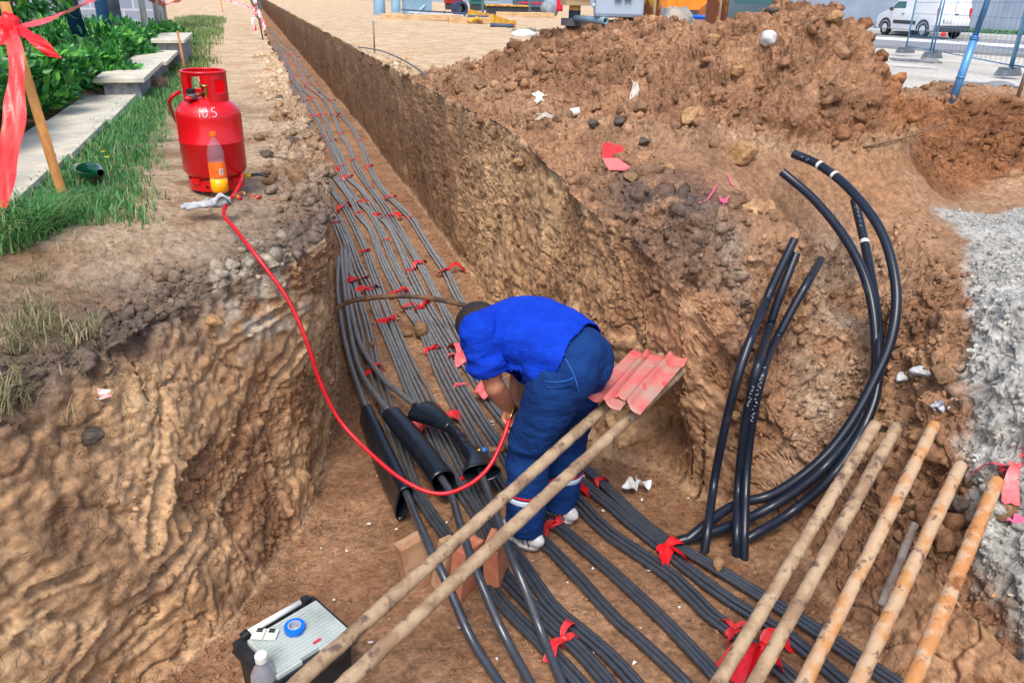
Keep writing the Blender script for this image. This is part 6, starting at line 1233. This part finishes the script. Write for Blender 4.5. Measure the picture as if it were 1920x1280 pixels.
# ---- litter and marks on the heap
q, n_ = G(1150, 292); rt = empty('red_plate_shard', tuple(q), label='broken folded piece of red plastic cover plate on the heap foot', category='plastic piece')
pc_ = [D(1128, 268, 0), 0]
def shard(pxs, off, name, m):
    d0 = min(proj(GP(a, b_))[2] for a, b_ in pxs); pts = [D(a, b_, min(proj(GP(a, b_))[2]-off, d0+.25)) for a, b_ in pxs]; b = MB(); b.add(np.array(pts)-q, [tuple(range(len(pts)))]); return b.build(name, m, rt, smooth=False, solid=.003)
shard([(1129, 269), (1148, 268), (1153, 275), (1163, 269), (1172, 287), (1158, 297), (1129, 297)], .05, 'upright_half', mat('plate_red', lin((222, 40, 48)), lin((196, 60, 52)), rough=.4, scale=30)); shard([(1129, 297), (1158, 297), (1165, 305), (1183, 314), (1172, 320), (1142, 319)], .03, 'lying_half', mat('plate_pink', lin((240, 112, 110)), rough=.45))
def scrap(px, py, w_, h_, lab, m, seed=0, name='scrap', cat='scrap'):
    q, n_ = G(px, py); r_ = np.random.default_rng(seed); b = MB(); u0, v0 = r_.uniform(0, 6, 2)
    b.grid(lambda u, v: q+n_*.014+np.outer((u-.5)*w_*(1+.4*np.sin(v*5+u0)), Rv)+np.outer((v-.5)*h_*(1+.35*np.sin(u*6+v0)), Uv)+np.outer(.012*np.sin(u*9+u0)*np.cos(v*8+v0)+.006*np.sin(u*21), n_), 14, 12); return tag(b.build(name, m, solid=.001), lab, cat)
scrap(1012, 187, .075, .06, 'small crumpled white plastic bag scrap high on the heap foot', M_white, 1)
scrap(1035, 221, .20, .035, 'long dirty white strip of cloth lying left of the pipe stub', mat('dirty_white', lin((205, 200, 190)), lin((170, 160, 145)), rough=.8, scale=12), 2)
q, n_ = G(1077, 212); b = MB(); b.lathe([(.026, -.035), (.026, .035), (.023, .035), (.023, -.035), (.026, -.035)], seg=24); o = b.build('pipe_stub', mat('stub_white', lin((226, 222, 214)), rough=.5)); o.location = q+n_*.03; o.rotation_euler = (math.radians(78), 0, math.radians(70)); tag(o, 'short white plastic pipe stub on the heap foot', 'pipe stub')
scrap(1190, 175, .05, .11, 'pale torn paper piece sticking up from the heap', mat('dirty_white', (0, 0, 0)), 3)
scrap(1757, 752, .055, .04, 'small shiny foil scrap on mud above the rusty pipes', mat('foil', lin((190, 194, 205)), lin((120, 120, 125)), rough=.3, scale=30), 4)
scrap(1420, 395, .12, .08, 'dry curled brown leaf lying below the pink string bits', mat('dry_leaf', lin((186, 152, 112)), lin((150, 112, 78)), rough=.8, scale=20), 5)
scrap(1355, 382, .035, .022, 'small bright pink shred, lowest of the pink bits', mat('pink_shred', lin((226, 100, 140)), rough=.5), 6, cat='shred')
for pts_, lb in (([(1312, 385), (1328, 370), (1345, 346)], 'thin pink string piece lying on bare soil'), ([(1366, 333), (1368, 345), (1374, 352)], 'tiny pink string bit right of the longer pink string')):
    b = MB(); b.tube(spline([GP(a, c)+[0, 0, .01] for a, c in pts_], 14), .0045, 6, flat=.5); tag(b.build('pink_string', mat('pink_shred', (0, 0, 0))), lb, 'string')
q, n_ = G(1437, 72); b = MB(); b.blob((0, 0, 0), (.055, .045, .048), 9, .28, 3); o = b.build('white_stone', mat('white_stone', lin((214, 216, 218)), lin((176, 180, 184)), rough=.8, scale=30, bump=.002)); o.location = q+n_*.02; tag(o, 'bright white stone near the top of the heap', 'stone')
q, n_ = G(1883, 895); b = tie(q+np.array([0, 0, .04]), (0.3, .9, .3), .02, .12, 991, tails=4); tag(b.build('pink_rag', M_pink), 'faded pink rag standing up at the top end of the rightmost rusty pipe', 'rag')
scrap(1915, 985, .07, .03, 'bright pink plastic shred on grey sand at the right edge', mat('pink_shred', (0, 0, 0)), 7, cat='shred')
scrap(1838, 857, .035, .025, 'small white chip on soil right of the middle rusty pipe', M_white, 8)
for k, (px, py, lb) in enumerate([(1862, 1117, 'orange cigarette end lying on grey sand, left of two'), (1890, 1118, 'pale cigarette end lying on grey sand, right of two')]):
    q, n_ = G(px, py); b = MB(); b.tube([q+n_*.006, q+n_*.006+[.02, .012*(1-2*k), .0]], .004, 8); tag(b.build('cigarette_end', mat('cig_%d' % k, lin((226, 150, 84)) if k == 0 else lin((224, 200, 176)), rough=.8)), lb, 'cigarette end')
b = MB(); b.tube(spline([GP(1618, 278)+[0, 0, .02], GP(1690, 276)+[0, 0, .05], GP(1740, 262)+[0, 0, .08], GP(1772, 244)+[0, 0, .08]], 24), .006, 5); tag(b.build('root', mat('root_brown', lin((120, 92, 70)), rough=.9)), 'thin root or wire poking out of the soil across the hollow', 'root')
q = GP(880, 806) if False else P(922, 793, FLOOR+.01); b = MB(); t = np.linspace(.5, 5.6, 20); b.tube(np.stack([q[0]+.018*np.cos(t), q[1]+.018*np.sin(t), np.full(20, q[2])], 1), .003, 6); tag(b.build('plastic_clip', M_white), 'small white C shaped plastic clip beside the cables', 'clip')
# ---------------------------------------------------------------- hedge
rg = np.random.default_rng(21); globals().update(SNAP)
hg = empty('hedge', (-2, 6, 0), label='dense glossy green leafed hedge growing behind the low coping wall', category='hedge')
HL = np.array([[2.2, -1.38, .60], [3.4, -1.36, .62], [4.5, -1.30, .54], [6.0, -1.30, .43], [7.5, -1.18, .38], [9.5, -1.15, .36], [11.5, -1.05, .36], [13, -1.0, .36]])
def leaf_mesh(n_, xf):
    pass
def add_leaves(N, xf, m, name, parent, size, org):
    V = np.zeros((N, 8, 3)); 
    C_, A_, Nn_, S_ = xf(N)
    A_ /= np.linalg.norm(A_, axis=1)[:, None]; B_ = np.cross(Nn_, A_); B_ /= np.linalg.norm(B_, axis=1)[:, None]+1e-9; N_ = np.cross(A_, B_)
    prof = [(0, 0, 0), (.3, .19, .05), (.3, 0, -.03), (.3, -.19, .05), (.7, .17, .02), (.7, 0, -.05), (.7, -.17, .02), (1, 0, -.16)]
    for k, (a, b_, c_) in enumerate(prof): V[:, k] = C_+A_*(S_*a)[:, None]+B_*(S_*b_)[:, None]+N_*(S_*c_)[:, None]
    f0 = np.array([(0, 2, 1, 1), (0, 3, 2, 2)]); F4 = [(1, 2, 5, 4), (2, 3, 6, 5)]; F3 = [(0, 2, 1), (0, 3, 2), (4, 5, 7), (5, 6, 7)]
    base = np.arange(N)[:, None]*8; q4 = (base[:, None]+np.array(F4)[None]).reshape(-1, 4); q3 = (base[:, None]+np.array(F3)[None]).reshape(-1, 3)
    me = bpy.data.meshes.new(name); me.vertices.add(N*8); me.vertices.foreach_set('co', (V.reshape(-1, 3)-org).ravel())
    li = np.concatenate([q4.ravel(), q3.ravel()]).astype(np.int32); me.loops.add(len(li)); me.loops.foreach_set('vertex_index', li)
    np_ = len(q4)+len(q3); st = np.concatenate([np.arange(len(q4))*4, len(q4)*4+np.arange(len(q3))*3]).astype(np.int32); me.polygons.add(np_); me.polygons.foreach_set('loop_start', st)
    me.polygons.foreach_set('use_smooth', np.ones(np_, bool)); rnd = rg.random(N); ca = me.color_attributes.new('tint', 'FLOAT_COLOR', 'POINT'); ca.data.foreach_set('color', np.repeat(np.stack([rnd, rg.random(N), rnd*0, rnd*0+1], 1), 8, 0).astype(np.float32).ravel())
    me.update(calc_edges=True); me.materials.append(m); return link(name, me, parent)
def leaf_mat(name, cs, rough=.35, tl=.25):
    m = bpy.data.materials.new(name); m.use_nodes = True; n = m.node_tree.nodes; l = m.node_tree.links; b = n['Principled BSDF']
    at = n.new('ShaderNodeVertexColor'); at.layer_name = 'tint'; sp = n.new('ShaderNodeSeparateColor'); l.new(at.outputs[0], sp.inputs[0]); cr = n.new('ShaderNodeValToRGB'); l.new(sp.outputs[0], cr.inputs[0])
    cr.color_ramp.elements[0].color = (*cs[0], 1); cr.color_ramp.elements[1].color = (*cs[-1], 1)
    for i, c_ in enumerate(cs[1:-1]): e = cr.color_ramp.elements.new((i+1)/(len(cs)-1)); e.color = (*c_, 1)
    l.new(cr.outputs[0], b.inputs['Base Color']); b.inputs['Roughness'].default_value = rough
    tr = n.new('ShaderNodeBsdfTranslucent'); l.new(cr.outputs[0], tr.inputs[0]); mx = n.new('ShaderNodeMixShader'); mx.inputs[0].default_value = tl; l.new(b.outputs[0], mx.inputs[1]); l.new(tr.outputs[0], mx.inputs[2]); l.new(mx.outputs[0], n['Material Output'].inputs[0]); return m
M_leaf = leaf_mat('hedge_leaf', [(.015, .10, .03), (.028, .17, .035), (.045, .25, .045), (.09, .38, .055), (.18, .50, .07)])
def hx(N):
    y_ = 2.2+(13-2.2)*rg.random(N)**1.5; xe = np.interp(y_, HL[:, 0], HL[:, 1]); h_ = np.interp(y_, HL[:, 0], HL[:, 2])
    h_ = h_*(1+.16*noise3(np.stack([y_*1.7, y_*0, y_*0], 1), 4)+.09*noise3(np.stack([y_*6, y_*0, y_*0], 1), 5)); wd_ = 2.2
    u = rg.random(N); side = u < .55; t = rg.random(N)
    x_ = np.where(side, xe-.05-.30*rg.random(N)**1.5, xe-.15-(wd_-.15)*t); z_ = np.where(side, h_*rg.random(N)**.8, h_-.16*rg.random(N)**1.3)
    bul = .13*fbm(np.stack([x_*2, y_*2, z_*2], 1), 3, 9)*3; x_ = x_+np.where(side, bul+.10*np.sin(z_/h_*3.1), 0); z_ = z_+np.where(side, 0, bul*.6)
    C_ = np.stack([x_, y_, np.maximum(z_, .08)], 1); nr = np.where(side[:, None], np.array([1, -.35, .5]), np.array([.1, -.1, 1]))
    A_ = nr*.55+np.array([0, 0, .45])+rg.normal(0, .55, (N, 3)); Nn_ = nr+rg.normal(0, .6, (N, 3))+[0, 0, .4]; return C_, A_, Nn_, rg.uniform(.055, .125, N)*np.interp(y_, [2, 5, 13], [1.15, .95, .9])
add_leaves(30000, hx, M_leaf, 'leaves', hg, 1, np.array([-2, 6, 0]))
b = MB()
for k in range(160):
    y_ = 2.2+10.5*rg.random()**1.5; xe = np.interp(y_, HL[:, 0], HL[:, 1]); x_ = xe-.2-rg.random()*.9; h_ = np.interp(y_, HL[:, 0], HL[:, 2])
    b.tube(spline([np.array([x_, y_, 0])-[-2, 6, 0], np.array([x_+rg.normal(0, .05), y_+rg.normal(0, .05), h_*.5])-[-2, 6, 0], np.array([x_+rg.normal(0, .12), y_+rg.normal(0, .12), h_*.92])-[-2, 6, 0]], 6), [.009, .008, .007, .006, .005, .004], 5)
b.build('branches', mat('branch', lin((74, 60, 44)), rough=.9), hg)
# dark inner mass of twigs keeps the hedge from being seen through
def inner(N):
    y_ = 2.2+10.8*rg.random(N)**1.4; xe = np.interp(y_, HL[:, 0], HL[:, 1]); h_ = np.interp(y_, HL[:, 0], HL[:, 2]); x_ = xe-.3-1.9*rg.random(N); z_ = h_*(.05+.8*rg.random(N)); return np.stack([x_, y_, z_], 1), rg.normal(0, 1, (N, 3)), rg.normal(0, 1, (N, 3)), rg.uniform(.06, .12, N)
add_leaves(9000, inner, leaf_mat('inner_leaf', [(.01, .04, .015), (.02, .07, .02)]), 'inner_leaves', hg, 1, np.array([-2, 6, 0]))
# a small shrub farther back above the tape, upper left corner
sh = empty('shrub', tuple(D(20, 10, 6.2)*np.array([1, 1, 0])), label='tall leafy shrub behind the stake at the upper left corner', category='shrub'); so = np.array(sh.location)
def sx_(N):
    v = rg.normal(0, 1, (N, 3)); v /= np.linalg.norm(v, axis=1)[:, None]; r_ = .6+.4*rg.random(N); C_ = so+np.array([0, 0, 1.0])+v*r_[:, None]*np.array([.55, .5, .5]); return C_, v+rg.normal(0, .5, (N, 3)), v+rg.normal(0, .5, (N, 3)), rg.uniform(.07, .12, N)
add_leaves(1500, sx_, M_leaf, 'leaves', sh, 1, so)
b = MB()
for k in range(6): b.tube(spline([(0, 0, 0), (rg.normal(0, .08), rg.normal(0, .08), .5), (rg.normal(0, .3), rg.normal(0, .3), 1.1)], 8), np.linspace(.018, .006, 8), 6)
b.build('stem', mat('branch', (0, 0, 0)), sh)

# ---------------------------------------------------------------- turf, tufts
flatG = GV
def blades(name, spots, m, kind='stuff', lab=None, cat=None, seed=1):
    r_ = np.random.default_rng(seed); P0 = []; D0 = []; H0 = []; W0 = []; L0 = []
    for (c, rad, n_, h_, ln, w_) in spots:
        a = r_.uniform(0, 6.283, n_); rr = rad*np.sqrt(r_.random(n_)); P0.append(np.stack([c[0]+rr*np.cos(a), c[1]+rr*np.sin(a), np.full(n_, c[2]-.01)], 1)); a2 = r_.uniform(0, 6.283, n_); D0.append(np.stack([np.cos(a2), np.sin(a2), a2*0], 1)); hh = h_*r_.uniform(.4, 1.25, n_); H0.append(hh); L0.append(hh*ln*r_.uniform(.2, 1.3, n_)); W0.append(np.full(n_, w_)*r_.uniform(.6, 1.3, n_))
    P0, D0, H0, W0, L0 = map(np.concatenate, (P0, D0, H0, W0, L0)); N = len(P0); S = np.stack([-D0[:, 1], D0[:, 0], D0[:, 0]*0], 1)*W0[:, None]; Z = np.array([0, 0, 1.])
    p1 = P0+D0*(L0*.3)[:, None]+Z*(H0*.6)[:, None]; p2 = P0+D0*(L0*.7)[:, None]+Z*(H0*.92)[:, None]; p3 = P0+D0*(L0*1.15)[:, None]+Z*(H0*.95)[:, None]
    V = np.stack([P0-S, P0+S, p1-S*.85, p1+S*.85, p2-S*.55, p2+S*.55, p3], 1); base = np.arange(N)[:, None, None]*7
    q4 = (base+np.array([(0, 1, 3, 2), (2, 3, 5, 4)])[None]).reshape(-1, 4); q3 = (base+np.array([(4, 5, 6)])[None]).reshape(-1, 3)
    me = bpy.data.meshes.new(name); me.vertices.add(N*7); me.vertices.foreach_set('co', V.ravel()); li = np.concatenate([q4.ravel(), q3.ravel()]).astype(np.int32); me.loops.add(len(li)); me.loops.foreach_set('vertex_index', li); np_ = len(q4)+len(q3)
    me.polygons.add(np_); me.polygons.foreach_set('loop_start', np.concatenate([np.arange(len(q4))*4, len(q4)*4+np.arange(len(q3))*3]).astype(np.int32))
    rnd = r_.random(N); ca = me.color_attributes.new('tint', 'FLOAT_COLOR', 'POINT'); ca.data.foreach_set('color', np.repeat(np.stack([rnd, rnd, rnd, rnd*0+1], 1), 7, 0).astype(np.float32).ravel()); me.update(calc_edges=True); me.materials.append(m)
    o = link(name, me); return tag(o, lab, cat, kind=kind)
M_blade = leaf_mat('grass_blade', [(.035, .16, .05), (.06, .26, .075), (.09, .33, .085), (.18, .38, .11), (.36, .34, .18)], rough=.5, tl=.3); M_dry = leaf_mat('dry_blade', [(.10, .16, .05), (.28, .24, .13), (.42, .33, .2)], rough=.7, tl=.2)
def gh(x_, y_):
    i = min(max(int(np.searchsorted(ys, y_)), 1), NR-2); row = Vg[i]; j = int(np.argmin(np.abs(row[:460, 0]-x_))) if False else int(np.argmin(np.abs(row[:240, 0]-x_))); return row[j, 2]
sp = []; r_ = np.random.default_rng(4)
for k in range(620):                                              # between coping and path: thick near the wall, thinning out
    y_ = 3.3+5.5*r_.random()**1.3; lim = np.interp(y_, [3.3, 4, 5, 6.5, 8.5], [-.47, -.50, -.47, -.52, -.52]); t = r_.random()**1.35; x_ = -.92+(lim+.92)*t
    if noise3(np.array([[x_*4, y_*2.5, 0]]), 6)[0]*.5+t > .86: continue
    sp.append(((x_, y_, gh(x_, y_)), .09, int(34*(1-.6*t)), .085*(1-.45*t), .8, .0028))
blades('grass', sp, M_blade, seed=2)
sp = []
for k in range(420):
    y_ = r_.uniform(9, 26); x_ = r_.uniform(-1.6, -.45-.012*y_) if r_.random() < .8 else r_.uniform(-3, -1); sp.append(((x_, y_, 0), .25, 40, .10, .8, .006))
blades('grass', sp, leaf_mat('far_blade', [(.08, .18, .04), (.16, .26, .07), (.32, .34, .15)], rough=.6, tl=.3), seed=3)
sp = []
for px, py, rad, n_, h_ in [(45, 440, .13, 520, .13), (10, 455, .12, 300, .12), (85, 425, .10, 260, .10)]: c_ = GP(px, py); sp.append((c_, rad, n_, h_, 1.5, .0028))
blades('grass_tuft', sp[:2], M_blade, kind=None, lab='large dark green grass tuft at the left edge of the picture', cat='grass tuft', seed=5)
blades('grass_tuft', sp[2:], M_blade, kind=None, lab='smaller grass tuft beside the foot of the front stake', cat='grass tuft', seed=6)
sp = []
for px, py, rad, n_, h_ in [(45, 520, .06, 70, .035), (70, 575, .05, 90, .05), (20, 600, .10, 180, .05), (65, 612, .09, 160, .05), (130, 622, .09, 160, .045), (170, 610, .05, 60, .045), (20, 640, .08, 120, .05), (10, 720, .06, 80, .05), (12, 760, .07, 110, .07), (95, 640, .10, 120, .04), (150, 700, .03, 20, .05), (130, 785, .02, 10, .06)]: sp.append((GP(px, py), rad, n_, h_, 1.1, .0017))
blades('grass', sp[:], M_dry, seed=7)
sp = [((x_, y_, gh(x_, y_)), .1, 12, .03, 2.2, .0012) for x_, y_ in zip(r_.uniform(-1.1, -.1, 130), r_.uniform(2.1, 3.8, 130)) if x_ < np.interp(y_, [2.2, 2.9, 3.3], [-.8, -.35, 0])]
blades('straw', sp, M_dry, seed=8)
b = MB(); 
fl = MB()
for k, (px, py) in enumerate([(196, 303), (203, 313)]):
    q = GP(px, py)+[0, 0, .05]; b = MB(); b.tube([q-[0, 0, .06], q], .0018, 5)
    ff = tag(b.build('flower', M_gr), f'small yellow dandelion flower in the grass by the coping, {"upper" if k == 0 else "lower"} of two', 'flower', 'yellow flowers'); b = MB()
    for j in range(12): a = j*.524; d = np.array([math.cos(a), math.sin(a), .25]); s = np.array([-d[1], d[0], 0])*.004; b.add([q, q+d*.009-s, q+d*.016, q+d*.009+s], [(0, 1, 2, 3)])
    b.build('petals', mat('petal_yellow', (.8, .62, .02), rough=.6), ff)
q = GP(290, 172); b = MB(); grass_clump(b, (0, 0, 0), .09, 900, .14, np.random.default_rng(2), .0012, 1.4); b.blob((0, 0, .04), (.11, .10, .08), 2, .3, 3); o = b.build('dry_bush', mat('dry_bush', lin((96, 74, 66)), lin((128, 100, 84)), rough=.95, scale=30, bump=.004)); o.location = q; tag(o, 'round dried brown root ball lying against the block wall', 'dry bush')

globals().update(SNAP)
# ---------------------------------------------------------------- loose soil: small clods as stuff, the large ones one by one
def chunk(r_, n_pl=14):
    v = r_.normal(0, 1, (n_pl+4, 3)); v /= np.linalg.norm(v, axis=1)[:, None]; v *= r_.uniform(.75, 1.12, (len(v), 1)); bm = bmesh.new(); vs_ = [bm.verts.new(q) for q in v]; h_ = bmesh.ops.convex_hull(bm, input=vs_)
    bmesh.ops.delete(bm, geom=[g for g in bm.verts if not g.link_faces], context='VERTS'); bmesh.ops.triangulate(bm, faces=bm.faces); bm.verts.index_update(); out = (np.array([q.co[:] for q in bm.verts]), [tuple(q.index for q in f.verts) for f in bm.faces]); bm.free(); return out
CH = [chunk(np.random.default_rng(100+i)) for i in range(14)]
CHs = [chunk(np.random.default_rng(200+i), 9) for i in range(10)]
colf = c.reshape(-1, 3); Nf = GN.reshape(-1, 3); Yf = GV[:, 1]; Xf = GV[:, 0]; Zf = GV[:, 2]
ar = np.zeros((NR, NC)); e1_ = np.linalg.norm(np.gradient(Vg, axis=0), axis=2); e2_ = np.linalg.norm(np.gradient(Vg, axis=1), axis=2); ar = (e1_*e2_).ravel()
def scatter(name, weight, n_, r0_, r1_, lst, seed, bright=1.0, flat=.75, up=.2, rb=(.8, 1.35)):
    r_ = np.random.default_rng(seed); w_ = (weight.ravel()*ar); w_ = np.where((_sx.ravel() > -60) & (_sx.ravel() < 1980) & (_sy.ravel() > -40) & (_sy.ravel() < 1340), w_, 0); pr_ = w_/w_.sum(); idx = r_.choice(len(pr_), n_, p=pr_)
    VV = []; FF = []; CC = []; off = 0; rad = r0_*(r1_/r0_)**(r_.random(n_)**2.8)
    for k, i in enumerate(idx):
        v, f = lst[r_.integers(len(lst))]; R3 = randrot(r_); s = rad[k]*np.array([1, r_.uniform(.6, 1), r_.uniform(.5, .9)]); q = (v*s)@R3.T+GV[i]+Nf[i]*rad[k]*up+r_.uniform(-.5, .5, 3)*[.012, .012, 0]
        VV.append(q); FF.append(np.array(f)+off); off += len(v); cc_ = colf[i]*bright*r_.uniform(*rb); CC.append(np.repeat(cc_[None], len(v), 0))
    V = np.concatenate(VV); Fc = np.concatenate(FF); CCc = np.concatenate(CC); me = bpy.data.meshes.new(name); me.vertices.add(len(V)); me.vertices.foreach_set('co', V.ravel()); me.loops.add(len(Fc)*3); me.loops.foreach_set('vertex_index', Fc.ravel().astype(np.int32)); me.polygons.add(len(Fc)); me.polygons.foreach_set('loop_start', np.arange(len(Fc), dtype=np.int32)*3)
    ca = me.color_attributes.new('soil', 'FLOAT_COLOR', 'POINT'); ca.data.foreach_set('color', np.concatenate([np.clip(CCc, 0, 1), np.ones((len(V), 1))], 1).astype(np.float32).ravel()); me.update(calc_edges=True); me.materials.append(bpy.data.materials['soil']); return tag(link(name, me), kind='stuff')
clump = .12+sstep(-.1, .45, fbm(p*2.2, 3, 501))
moundw = (np.clip(mound, 0, 1)+rimband*.8*(x > 1))*clump
scatter('soil_clods', moundw*(y < 11), 260, .05, .10, CH, 31, up=-.15, rb=(.85, 1.15))
scatter('soil_clods', moundw*(y < 11), 6500, .007, .075, CH, 1, up=.05, rb=(.85, 1.25))
scatter('soil_crumbs', moundw*(y < 9)+pitR*.8, 16000, .004, .012, CHs, 2)
lrim = np.where(Zn == 1, np.exp(-((lrx[:, None]-x-.08)/.16)**2), 0)*(y < 12)*(.35+np.exp(-((y-4.0)/1.3)**2))
scatter('soil_clods', lrim, 1100, .008, .05, CH, 3)
scatter('soil_crumbs', np.where(Zn == 3, .12+np.exp(-((x-lbx[:, None])/.16)**2)+.8*np.exp(-((x-rbx[:, None])/.16)**2), 0)*(y < 9), 9000, .004, .016, CHs, 4)
scatter('soil_crumbs', lrim+np.where(Zn == 1, .10, 0)*(y < 7)*(x > -.6), 5000, .003, .011, CHs, 5)
scatter('soil_clods', nearwall*sstep(-.3, .4, fbm(p*2, 2, 7))*np.where(Zn == 2, 1, .6), 1500, .006, .028, CH, 6, up=-.1)
scatter('soil_clods', np.where(Zn >= 5, 1, 0)*(x < 3.4)*(y < 3.3)*(1-gs*.7)*(mound < .3), 2600, .006, .032, CH, 8)
scatter('soil_crumbs', gs+0.0, 2600, .004, .02, CHs, 9)
BIGROCK = [(1290, 232, .085, 'large angular tan clod in the middle of the heap slope', M_clodo, (1, .7, .75)), (1385, 290, .085, 'large rounded tan clod right of the heap centre', M_clodo, (1, .8, .7)), (1205, 208, .06, 'mid sized brown clod above the large angular one', M_clod, (1, .8, .6)), (1160, 232, .045, 'dark grey stone left of the large clods', M_clodd, (1, .8, .7)), (1115, 236, .042, 'dark grey lump near the white pipe stub', M_clodd, (1, .8, .7)), (1207, 272, .04, 'blue grey stone right of the red plate piece', M_clodd, (1.1, .8, .6)), (1120, 205, .04, 'brown clod beside the dark grey lump', M_clod, (1, .8, .7)),
 (1560, 32, .05, 'ochre clod near the summit of the heap', M_clodo, (1, .8, .7)), (1445, 24, .04, 'grey flat stone near the heap summit', M_clodd, (1.2, .8, .5)), (1340, 75, .045, 'pale clod left of the white stone', M_clodo, (1, .8, .7)), (1385, 135, .05, 'ochre clod on the upper right of the heap', M_clodo, (1, .7, .7)), (1255, 318, .035, 'pale clod below the blue grey stone', M_clodo, (1, .9, .8)),
 (560, 345, .062, 'large grey brown block of dry earth on the left rim', M_clod, (1.2, .9, .7)), (505, 345, .04, 'dry earth lump beside the large block on the left rim', M_clod, (1, .8, .7)), (545, 262, .035, 'dark stone on the left rim above the large block', M_clodd, (1, .9, .8)), (500, 292, .038, 'grey brown flat stone on the left bank', M_clodd, (1.3, .9, .55)), (525, 188, .045, 'grey clod on the left rim far side', M_clodd, (1.1, .8, .7)), (486, 262, .04, 'tan clod left of the dark rim stone', M_clod, (1, .8, .7)),
 (345, 150, .07, 'brown rock lying behind the short stake by the wall', M_clod, (1.1, .8, .7)), (392, 600, .035, 'flat pale stone stuck in the left trench wall', M_clodo, (1.3, .9, .5)), (165, 815, .04, 'grey lump wedged in the left trench wall', M_clodd, (1.2, .9, .6)), (1380, 780, .03, 'tan stone on the ledge of the pit slope', M_clodo, (1, .8, .7)), (1725, 700, .04, 'cluster stone of pale concrete right of the bent conduits', mat('pale_conc', lin((196, 194, 196)), lin((160, 158, 156)), rough=.9, scale=25), (1.1, .8, .6)), (1690, 710, .034, 'pale concrete lump left of the cluster stone', mat('pale_conc', (0, 0, 0)), (1.2, .8, .5)), (1660, 655, .03, 'small tan stone right beside the bent conduits', M_clodo, (1, .8, .7)),
 (1805, 945, .04, 'dark pebble between the two rightmost rusty pipes', M_clodd, (1, .8, .7)), (1880, 965, .05, 'brown rock right of the rightmost rusty pipe', M_clod, (1, .8, .7)), (1770, 700, .05, 'brown clod pile above the rusty pipes', M_clod, (1, .8, .7)), (1180, 335, .04, 'brown clod on the rim under the red plate piece', M_clod, (1, .8, .7)), (975, 300, .04, 'tan clod on the right rim left of the heap', M_clodo, (1, .8, .7)), (900, 165, .05, 'brown clod at the left end of the heap', M_clod, (1, .8, .7)), (1430, 570, .04, 'brown lump on the shoulder left of the straight conduits', M_clod, (1, .8, .7))]
for i, (px, py, rr, lb, m_, sq) in enumerate(BIGROCK):
    cpt, n_ = G(px, py); r_ = np.random.default_rng(500+i); v, f = ico(4); nn_ = r_.normal(0, 1, (18, 3)); nn_ /= np.linalg.norm(nn_, axis=1)[:, None]; dd = r_.uniform(.7, 1, 18); dp = v@nn_.T; rad = np.min(np.where(dp > .05, dd/np.maximum(dp, .05), 9), axis=1); v2 = v*np.minimum(rad, 1.2)[:, None]; v2 = v2*(1+.07*fbm(v*3, 4, i)+.035*fbm(v*11, 3, i+9))[:, None]
    b = MB(); b.add((v2*rr*np.array(sq))@rotz(r_.uniform(0, 6)).T, f); o = b.build('clod' if 'stone' not in lb and 'rock' not in lb else 'stone', m_); o.location = cpt+n_*rr*.3; o.rotation_euler = (r_.uniform(-.3, .3), r_.uniform(-.3, .3), 0); tag(o, lb, 'clod' if o.name.startswith('clod') else 'stone')
# paper chips and litter specks on the trench floor
b = MB(); r_ = np.random.default_rng(77)
for k in range(46):
    px, py = r_.uniform(600, 1300), r_.uniform(820, 1270); q = P(px, py, FLOOR+.012); s = r_.uniform(.004, .012); b.add(np.array([(-s, -s*.4, 0), (s, -s*.3, .002), (s*.3, s*.7, .004), (-s*.7, s*.2, .001)])@rotz(r_.uniform(0, 6)).T+q, [(0, 1, 2, 3)])
tag(b.build('litter', mat('litter', lin((222, 218, 212)), rough=.7)), kind='stuff')
